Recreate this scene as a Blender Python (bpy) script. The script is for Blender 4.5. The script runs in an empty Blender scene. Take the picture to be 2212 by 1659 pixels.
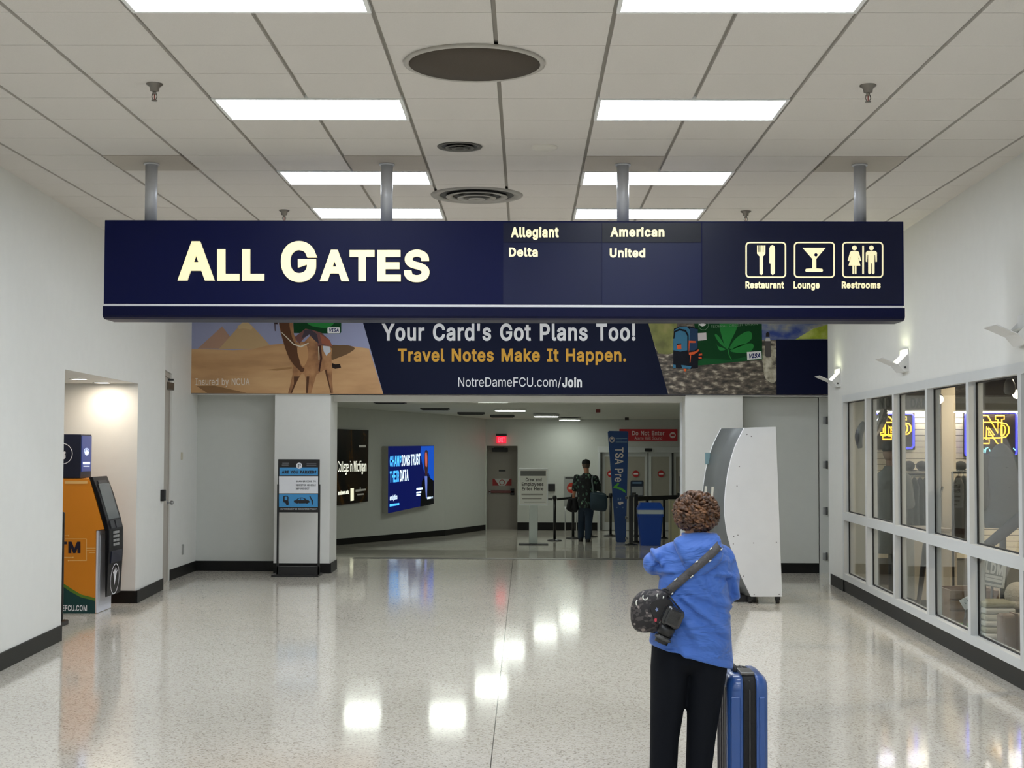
import bpy, bmesh, math, random
from mathutils import Vector, Matrix
from mathutils.bvhtree import BVHTree
from mathutils.geometry import delaunay_2d_cdt
random.seed(7)
C = bpy.context.scene.collection
scene = bpy.context.scene

# ------------------------------------------------------------------ camera, world, exposure
F_PX, CX, CY = 3160.0, 1106.0, 829.5
HC = 1.8                                             # lens height
VPX, VPY = 1135.0, 961.0                             # where the hall's long axis vanishes
_d = Vector(((VPX-CX)/F_PX, -(VPY-CY)/F_PX, -1.0)).normalized()
_u = Vector((0.003, 1.0, 0.0)); _u = (_u - _d*_u.dot(_d)).normalized()
_x = _d.cross(_u)
ROT = Matrix((_x, _d, _u))                           # camera space -> world
CAM = Vector((0, 0, HC))
cam_data = bpy.data.cameras.new('view')
cam_data.sensor_width = 36.0
cam_data.lens = 36.0*F_PX/2212.0
cam_data.clip_start = 0.1; cam_data.clip_end = 200
cam = bpy.data.objects.new('view', cam_data); C.objects.link(cam)
cam.matrix_world = Matrix.Translation(CAM) @ ROT.to_4x4()
scene.camera = cam
w = bpy.data.worlds.new('World'); scene.world = w; w.use_nodes = True
w.node_tree.nodes['Background'].inputs[0].default_value = (0.5, 0.52, 0.55, 1)
w.node_tree.nodes['Background'].inputs[1].default_value = 0.05
vs = scene.view_settings
vs.view_transform = 'Standard'; vs.look = 'None'; vs.gamma = 1.0; vs.use_curve_mapping = False
vs.exposure = 0.3
HALL_LIGHT, FAR_LIGHT, SHOP_LIGHT = 14.0, 13.0, 260.0

def ray(px, py):
    return ROT @ Vector(((px-CX)/F_PX, -(py-CY)/F_PX, -1.0))
def at_Y(px, py, Y):
    d = ray(px, py); return CAM + d*(Y/d.y)
def at_Z(px, py, Z):
    d = ray(px, py); return CAM + d*((Z-HC)/d.z)
H = HC + 2.177                                        # hall ceiling
def FZ(Y):                                            # the floor ramps gently down past the portal
    if Y < 23.4: return 0.0
    return -0.28*min(1.0, (Y-23.4)/5.6)
def at_floor(px, py):
    d = ray(px, py); lo, hi = 3.0, 60.0
    for _ in range(60):
        m = (lo+hi)/2; p = CAM + d*(m/d.y)
        if p.z > FZ(m): lo = m
        else: hi = m
    return CAM + d*(lo/d.y)
def XL(Y):
    if Y > 19.3: return -4.68
    if Y > 18.1: return -4.475-0.205*(Y-18.1)/1.2
    return -4.13-0.05*(Y-11.2)
def XR(Y): return 3.68+0.0365*(Y-10.8)
def ZC2(Y): return 2.6 - 0.2*max(0.0, min(1.0, (Y-29.0)/6.7))   # ceiling past the portal

# ------------------------------------------------------------------ materials
def lin(c):
    c = c/255.0
    return c/12.92 if c <= 0.04045 else ((c+0.055)/1.055)**2.4
def rgb(t): return (lin(t[0]), lin(t[1]), lin(t[2]), 1.0)
_M = {}
def M(name, col, rough=0.5, metal=0.0, emit=0.0, spec=0.5, bump=0.0, bscale=60.0, var=0.0, vscale=8.0, coat=0.0):
    if name in _M: return _M[name]
    m = bpy.data.materials.new(name); m.use_nodes = True; _M[name] = m
    nt = m.node_tree; b = nt.nodes['Principled BSDF']
    b.inputs['Base Color'].default_value = rgb(col)
    b.inputs['Roughness'].default_value = rough
    b.inputs['Metallic'].default_value = metal
    b.inputs['Specular IOR Level'].default_value = spec
    if coat: b.inputs['Coat Weight'].default_value = coat; b.inputs['Coat Roughness'].default_value = 0.08
    if emit:
        b.inputs['Emission Color'].default_value = rgb(col); b.inputs['Emission Strength'].default_value = emit
    tc = nt.nodes.new('ShaderNodeTexCoord')
    if bump:
        n = nt.nodes.new('ShaderNodeTexNoise'); n.inputs['Scale'].default_value = bscale; n.inputs['Detail'].default_value = 4
        bp = nt.nodes.new('ShaderNodeBump'); bp.inputs['Strength'].default_value = bump; bp.inputs['Distance'].default_value = 0.02
        nt.links.new(tc.outputs['Object'], n.inputs['Vector']); nt.links.new(n.outputs['Fac'], bp.inputs['Height'])
        nt.links.new(bp.outputs['Normal'], b.inputs['Normal'])
    n2 = nt.nodes.new('ShaderNodeTexNoise'); n2.inputs['Scale'].default_value = vscale; n2.inputs['Detail'].default_value = 5
    mx = nt.nodes.new('ShaderNodeMix'); mx.data_type = 'RGBA'
    v = max(var, 0.03)
    mx.inputs['A'].default_value = tuple(x*(1-v) for x in rgb(col)[:3])+(1,)
    mx.inputs['B'].default_value = tuple(min(1, x*(1+v)) for x in rgb(col)[:3])+(1,)
    nt.links.new(tc.outputs['Object'], n2.inputs['Vector']); nt.links.new(n2.outputs['Fac'], mx.inputs['Factor'])
    nt.links.new(mx.outputs['Result'], b.inputs['Base Color'])
    return m
def ramp_mat(name, tex, scale, stops, rough=0.6, stretch=(1,1,1), bump=0.0, detail=4, metal=0.0, distort=0.0, constant=False):
    if name in _M: return _M[name]
    m = bpy.data.materials.new(name); m.use_nodes = True; _M[name] = m
    nt = m.node_tree; b = nt.nodes['Principled BSDF']; b.inputs['Roughness'].default_value = rough; b.inputs['Metallic'].default_value = metal
    tc = nt.nodes.new('ShaderNodeTexCoord'); mp = nt.nodes.new('ShaderNodeMapping'); mp.inputs['Scale'].default_value = stretch
    nt.links.new(tc.outputs['Object'], mp.inputs['Vector'])
    if tex == 'noise':
        n = nt.nodes.new('ShaderNodeTexNoise'); n.inputs['Detail'].default_value = detail; n.inputs['Distortion'].default_value = distort; out = 'Fac'
    else:
        n = nt.nodes.new('ShaderNodeTexVoronoi'); out = 'Color' if tex == 'cells' else 'Distance'
    n.inputs['Scale'].default_value = scale
    nt.links.new(mp.outputs['Vector'], n.inputs['Vector'])
    r = nt.nodes.new('ShaderNodeValToRGB'); e = r.color_ramp.elements
    if constant: r.color_ramp.interpolation = 'CONSTANT'
    e[0].position, e[0].color = stops[0][0], rgb(stops[0][1])
    e[1].position, e[1].color = stops[-1][0], rgb(stops[-1][1])
    for p, c in stops[1:-1]:
        k = e.new(p); k.color = rgb(c)
    nt.links.new(n.outputs[out], r.inputs['Fac']); nt.links.new(r.outputs['Color'], b.inputs['Base Color'])
    if bump:
        bp = nt.nodes.new('ShaderNodeBump'); bp.inputs['Strength'].default_value = bump; bp.inputs['Distance'].default_value = 0.01
        nt.links.new(n.outputs[out if out != 'Color' else 'Distance'], bp.inputs['Height']); nt.links.new(bp.outputs['Normal'], b.inputs['Normal'])
    return m
def terrazzo():
    m = bpy.data.materials.new('terrazzo'); m.use_nodes = True; nt = m.node_tree; b = nt.nodes['Principled BSDF']
    L = nt.links.new
    tc = nt.nodes.new('ShaderNodeTexCoord')
    v = nt.nodes.new('ShaderNodeTexVoronoi'); v.inputs['Scale'].default_value = 95; L(tc.outputs['Object'], v.inputs['Vector'])
    sp = nt.nodes.new('ShaderNodeSeparateColor'); L(v.outputs['Color'], sp.inputs['Color'])
    r = nt.nodes.new('ShaderNodeValToRGB'); e = r.color_ramp.elements
    e[0].position, e[0].color = 0.0, rgb((164, 155, 141)); e[1].position, e[1].color = 1.0, rgb((232, 226, 215))
    k = e.new(0.14); k.color = rgb((200, 192, 179)); k = e.new(0.3); k.color = rgb((218, 211, 198)); k = e.new(0.8); k.color = rgb((224, 217, 205))
    L(sp.outputs['Red'], r.inputs['Fac'])
    n = nt.nodes.new('ShaderNodeTexNoise'); n.inputs['Scale'].default_value = 1.1; n.inputs['Detail'].default_value = 5; L(tc.outputs['Object'], n.inputs['Vector'])
    mx = nt.nodes.new('ShaderNodeMix'); mx.data_type = 'RGBA'; mx.blend_type = 'MULTIPLY'; mx.inputs['Factor'].default_value = 0.1
    L(r.outputs['Color'], mx.inputs['A']); L(n.outputs['Fac'], mx.inputs['B'])
    # the divider strip that runs the length of the hall
    sx = nt.nodes.new('ShaderNodeSeparateXYZ'); L(tc.outputs['Object'], sx.inputs['Vector'])
    a1 = nt.nodes.new('ShaderNodeMath'); a1.operation = 'ADD'; a1.inputs[1].default_value = 0.19; L(sx.outputs['X'], a1.inputs[0])
    a2 = nt.nodes.new('ShaderNodeMath'); a2.operation = 'ABSOLUTE'; L(a1.outputs[0], a2.inputs[0])
    a3 = nt.nodes.new('ShaderNodeMath'); a3.operation = 'LESS_THAN'; a3.inputs[1].default_value = 0.003; L(a2.outputs[0], a3.inputs[0])
    mx2 = nt.nodes.new('ShaderNodeMix'); mx2.data_type = 'RGBA'; L(a3.outputs[0], mx2.inputs['Factor']); L(mx.outputs['Result'], mx2.inputs['A']); mx2.inputs['B'].default_value = rgb((95, 90, 82))
    L(mx2.outputs['Result'], b.inputs['Base Color'])
    b.inputs['Roughness'].default_value = 0.1; b.inputs['Specular IOR Level'].default_value = 0.62
    n2 = nt.nodes.new('ShaderNodeTexNoise'); n2.inputs['Scale'].default_value = 2.2; n2.inputs['Detail'].default_value = 2; L(tc.outputs['Object'], n2.inputs['Vector'])
    mr = nt.nodes.new('ShaderNodeMapRange'); mr.inputs['To Min'].default_value = 0.055; mr.inputs['To Max'].default_value = 0.12; L(n2.outputs['Fac'], mr.inputs['Value']); L(mr.outputs['Result'], b.inputs['Roughness'])
    n3 = nt.nodes.new('ShaderNodeTexNoise'); n3.inputs['Scale'].default_value = 3.0; L(tc.outputs['Object'], n3.inputs['Vector'])
    bp = nt.nodes.new('ShaderNodeBump'); bp.inputs['Strength'].default_value = 0.03; bp.inputs['Distance'].default_value = 0.008; L(n3.outputs['Fac'], bp.inputs['Height']); L(bp.outputs['Normal'], b.inputs['Normal'])
    return m
def glass_mat():
    m = bpy.data.materials.new('clear_glass'); m.use_nodes = True; nt = m.node_tree
    nt.nodes.remove(nt.nodes['Principled BSDF']); out = nt.nodes['Material Output']
    t = nt.nodes.new('ShaderNodeBsdfTransparent'); t.inputs[0].default_value = (0.95, 0.97, 0.96, 1)
    g = nt.nodes.new('ShaderNodeBsdfGlossy'); g.inputs['Roughness'].default_value = 0.01
    f = nt.nodes.new('ShaderNodeFresnel'); f.inputs['IOR'].default_value = 1.5
    gm = nt.nodes.new('ShaderNodeNewGeometry'); ir = nt.nodes.new('ShaderNodeMapRange'); ir.inputs['To Min'].default_value = 1.22; ir.inputs['To Max'].default_value = 1/1.22   # a ray leaving the pane bends back
    nt.links.new(gm.outputs['Backfacing'], ir.inputs['Value']); nt.links.new(ir.outputs['Result'], f.inputs['IOR'])
    x = nt.nodes.new('ShaderNodeMixShader')
    nt.links.new(f.outputs[0], x.inputs[0]); nt.links.new(t.outputs[0], x.inputs[1]); nt.links.new(g.outputs[0], x.inputs[2]); nt.links.new(x.outputs[0], out.inputs['Surface'])
    return m

# ------------------------------------------------------------------ mesh builder
WM = {}
class MB:
    def __init__(self): self.bm = bmesh.new(); self.mats = []
    def mi(self, m):
        if m is None: return 0
        if m not in self.mats: self.mats.append(m)
        return self.mats.index(m)
    def faces(self, verts, faces, m=None, smooth=False):
        i = self.mi(m); vs_ = [self.bm.verts.new(v) for v in verts]
        for f in faces:
            try:
                g = self.bm.faces.new([vs_[k] for k in f]); g.material_index = i; g.smooth = smooth
            except ValueError: pass
        return vs_
    def hexa(self, p, m=None):                       # 8 corners: bottom 4 ccw, top 4 ccw
        self.faces(p, [(3,2,1,0),(4,5,6,7),(0,1,5,4),(1,2,6,5),(2,3,7,6),(3,0,4,7)], m)
    def box(self, x0, x1, y0, y1, z0, z1, m=None, bev=0.0, mx=None):
        x0, x1 = min(x0,x1), max(x0,x1); y0, y1 = min(y0,y1), max(y0,y1); z0, z1 = min(z0,z1), max(z0,z1)
        p = [Vector(q) for q in ((x0,y0,z0),(x1,y0,z0),(x1,y1,z0),(x0,y1,z0),(x0,y0,z1),(x1,y0,z1),(x1,y1,z1),(x0,y1,z1))]
        if bev:
            t = bmesh.new(); vv = [t.verts.new(q) for q in p]
            for f in [(3,2,1,0),(4,5,6,7),(0,1,5,4),(1,2,6,5),(2,3,7,6),(3,0,4,7)]: t.faces.new([vv[k] for k in f])
            bmesh.ops.bevel(t, geom=t.edges[:], offset=bev, segments=3, profile=0.5, affect='EDGES')
            self.merge(t, m, mx); t.free(); return
        if mx is not None: p = [mx @ q for q in p]
        self.hexa(p, m)
    def merge(self, t, m=None, mx=None, smooth=False):
        t.verts.ensure_lookup_table(); t.verts.index_update()
        self.faces([(mx @ v.co) if mx is not None else v.co.copy() for v in t.verts], [[v.index for v in f.verts] for f in t.faces], m, smooth)
    def prism(self, pts, ext, m=None, smooth=False):   # closed polygon of Vectors swept by ext
        n = len(pts); a = [Vector(p) for p in pts]; b = [p+Vector(ext) for p in a]
        self.faces(a+b, [tuple(range(n-1,-1,-1)), tuple(range(n,2*n))] + [(i,(i+1)%n,n+(i+1)%n,n+i) for i in range(n)], m, smooth)
    def loft(self, rings, m=None, smooth=True, cap=True):
        n = len(rings[0]); V = [p for r in rings for p in r]; Fs = []
        for k in range(len(rings)-1):
            for i in range(n): Fs.append((k*n+i, k*n+(i+1)%n, (k+1)*n+(i+1)%n, (k+1)*n+i))
        if cap: Fs += [tuple(range(n-1,-1,-1)), tuple(range((len(rings)-1)*n, len(rings)*n))]
        self.faces(V, Fs, m, smooth)
    def cyl(self, p0, p1, r0, r1=None, m=None, seg=20, smooth=True):
        p0, p1 = Vector(p0), Vector(p1); r1 = r0 if r1 is None else r1
        a, b = frame(p1-p0)
        self.loft([[p+a*(r*math.cos(t))+b*(r*math.sin(t)) for t in angs(seg)] for p, r in ((p0,r0),(p1,r1))], m, smooth)
    def tube(self, pts, r, m=None, seg=8, closed=False):
        pts = [Vector(p) for p in pts]; n = len(pts); R = []; pa = None
        for i, p in enumerate(pts):
            t = (pts[(i+1)%n]-pts[i-1]) if closed else (pts[min(i+1,n-1)]-pts[max(i-1,0)])
            t.normalize()
            if pa is None: pa, b = frame(t)
            else:
                pa = pa - t*pa.dot(t)
                if pa.length < 1e-6: pa, b = frame(t)
                pa.normalize()
            b = t.cross(pa); rr = r[i] if isinstance(r, (list, tuple)) else r
            R.append([p+pa*(rr*math.cos(a))+b*(rr*math.sin(a)) for a in angs(seg)])
        if closed: R.append(R[0])
        self.loft(R, m, True, not closed)
    def lathe(self, prof, c, m=None, seg=32, ax=(1,0,0), ay=(0,1,0), az=(0,0,1), smooth=True):   # prof: (r, z)
        c, ax, ay, az = Vector(c), Vector(ax), Vector(ay), Vector(az)
        self.loft([[c+ax*(max(r,1e-4)*math.cos(t))+ay*(max(r,1e-4)*math.sin(t))+az*z for t in angs(seg)] for r, z in prof], m, smooth, False)
    def ball(self, c, rx, ry=None, rz=None, m=None, seg=16, mx=None):
        ry = ry or rx; rz = rz or rx; c = Vector(c); R = []
        for i in range(1, seg//2+1):
            ph = -math.pi/2 + math.pi*i/(seg//2+1)
            R.append([Vector((rx*math.cos(ph)*math.cos(t), ry*math.cos(ph)*math.sin(t), rz*math.sin(ph))) for t in angs(seg)])
        R = [[Vector((0,0,-rz))+p*0.001 for p in R[0]]]+R+[[Vector((0,0,rz))+p*0.001 for p in R[-1]]]
        R = [[(mx @ p if mx is not None else p)+c for p in r] for r in R]
        self.loft(R, m, True)
    def capsule(self, p0, r0, p1, r1, m=None, seg=14):
        p0, p1 = Vector(p0), Vector(p1); d = p1-p0
        if d.length < 1e-6: return self.ball(p0, r0, m=m, seg=seg)
        t = d.normalized(); a, b = frame(t); R = []
        for k in range(5):
            ph = -math.pi/2 + (k+0.05)*math.pi/2/4; R.append((p0+t*(r0*math.sin(ph)), r0*math.cos(ph)))
        for k in range(5):
            ph = (k if k < 4 else 3.95)*math.pi/2/4; R.append((p1+t*(r1*math.sin(ph)), r1*math.cos(ph)))
        self.loft([[c+a*(r*math.cos(s))+b*(r*math.sin(s)) for s in angs(seg)] for c, r in R], m, True)
    def build(self, name, parent=None, m=None, bevel=0.0, loc=None):
        me = bpy.data.meshes.new(name); o = bpy.data.objects.new(name, me); C.objects.link(o)
        bmesh.ops.recalc_face_normals(self.bm, faces=self.bm.faces[:])
        W = WM[parent] if parent is not None else Matrix.Identity(4)
        if parent is None and loc is not None: W = Matrix.Translation(Vector(loc)); o.matrix_world = W
        self.bm.transform(W.inverted()); self.bm.to_mesh(me); self.bm.free()
        for q in (self.mats or ([m] if m else [])): me.materials.append(q)
        if parent is not None: o.parent = parent
        WM[o] = W
        if bevel:
            bv = o.modifiers.new('edge', 'BEVEL'); bv.width = bevel; bv.segments = 2; bv.limit_method = 'ANGLE'; bv.angle_limit = 0.6
        return o
def angs(n): return [2*math.pi*i/n for i in range(n)]
def frame(t):
    t = Vector(t).normalized(); up = Vector((0,0,1)) if abs(t.z) < 0.9 else Vector((1,0,0))
    a = t.cross(up).normalized(); return a, t.cross(a)
def remesh(mb, voxel, it=3, fac=0.6):
    """fuse the builder's shells into one continuous smooth surface"""
    me = bpy.data.meshes.new('fuse'); bmesh.ops.recalc_face_normals(mb.bm, faces=mb.bm.faces[:]); mb.bm.to_mesh(me); mb.bm.free()
    o = bpy.data.objects.new('fuse', me); C.objects.link(o)
    r = o.modifiers.new('r', 'REMESH'); r.mode = 'VOXEL'; r.voxel_size = voxel
    s = o.modifiers.new('s', 'SMOOTH'); s.factor = fac; s.iterations = it
    dg = bpy.context.evaluated_depsgraph_get()
    n = bpy.data.meshes.new_from_object(o.evaluated_get(dg))
    bpy.data.objects.remove(o); bpy.data.meshes.remove(me)
    mb.bm = bmesh.new(); mb.bm.from_mesh(n); bpy.data.meshes.remove(n)
    for f in mb.bm.faces: f.smooth = True; f.material_index = 0
    return mb
def tag(o, label, cat, group=None):
    o['label'] = label; o['category'] = cat
    if group: o['group'] = group
    return o
def thing(name, loc, label, cat, group=None, rz=0.0):
    o = bpy.data.objects.new(name, None); C.objects.link(o); o.empty_display_size = 0.1
    W = Matrix.Translation(Vector(loc)) @ Matrix.Rotation(rz, 4, 'Z'); o.matrix_world = W; WM[o] = W
    return tag(o, label, cat, group)
def struct(name, mb, m=None, bevel=0.0):
    o = mb.build(name, None, m, bevel); o['kind'] = 'structure'; return o
def copy_tree(o, loc=None, rz=None, parent=None, top=True):
    c = o.copy(); C.objects.link(c)
    if parent is not None: c.parent = parent
    if top:
        W = Matrix.Translation(Vector(loc)) @ Matrix.Rotation(rz or 0.0, 4, 'Z'); c.matrix_world = W; WM[c] = W
    for ch in list(o.children): copy_tree(ch, parent=c, top=False)
    return c

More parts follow.
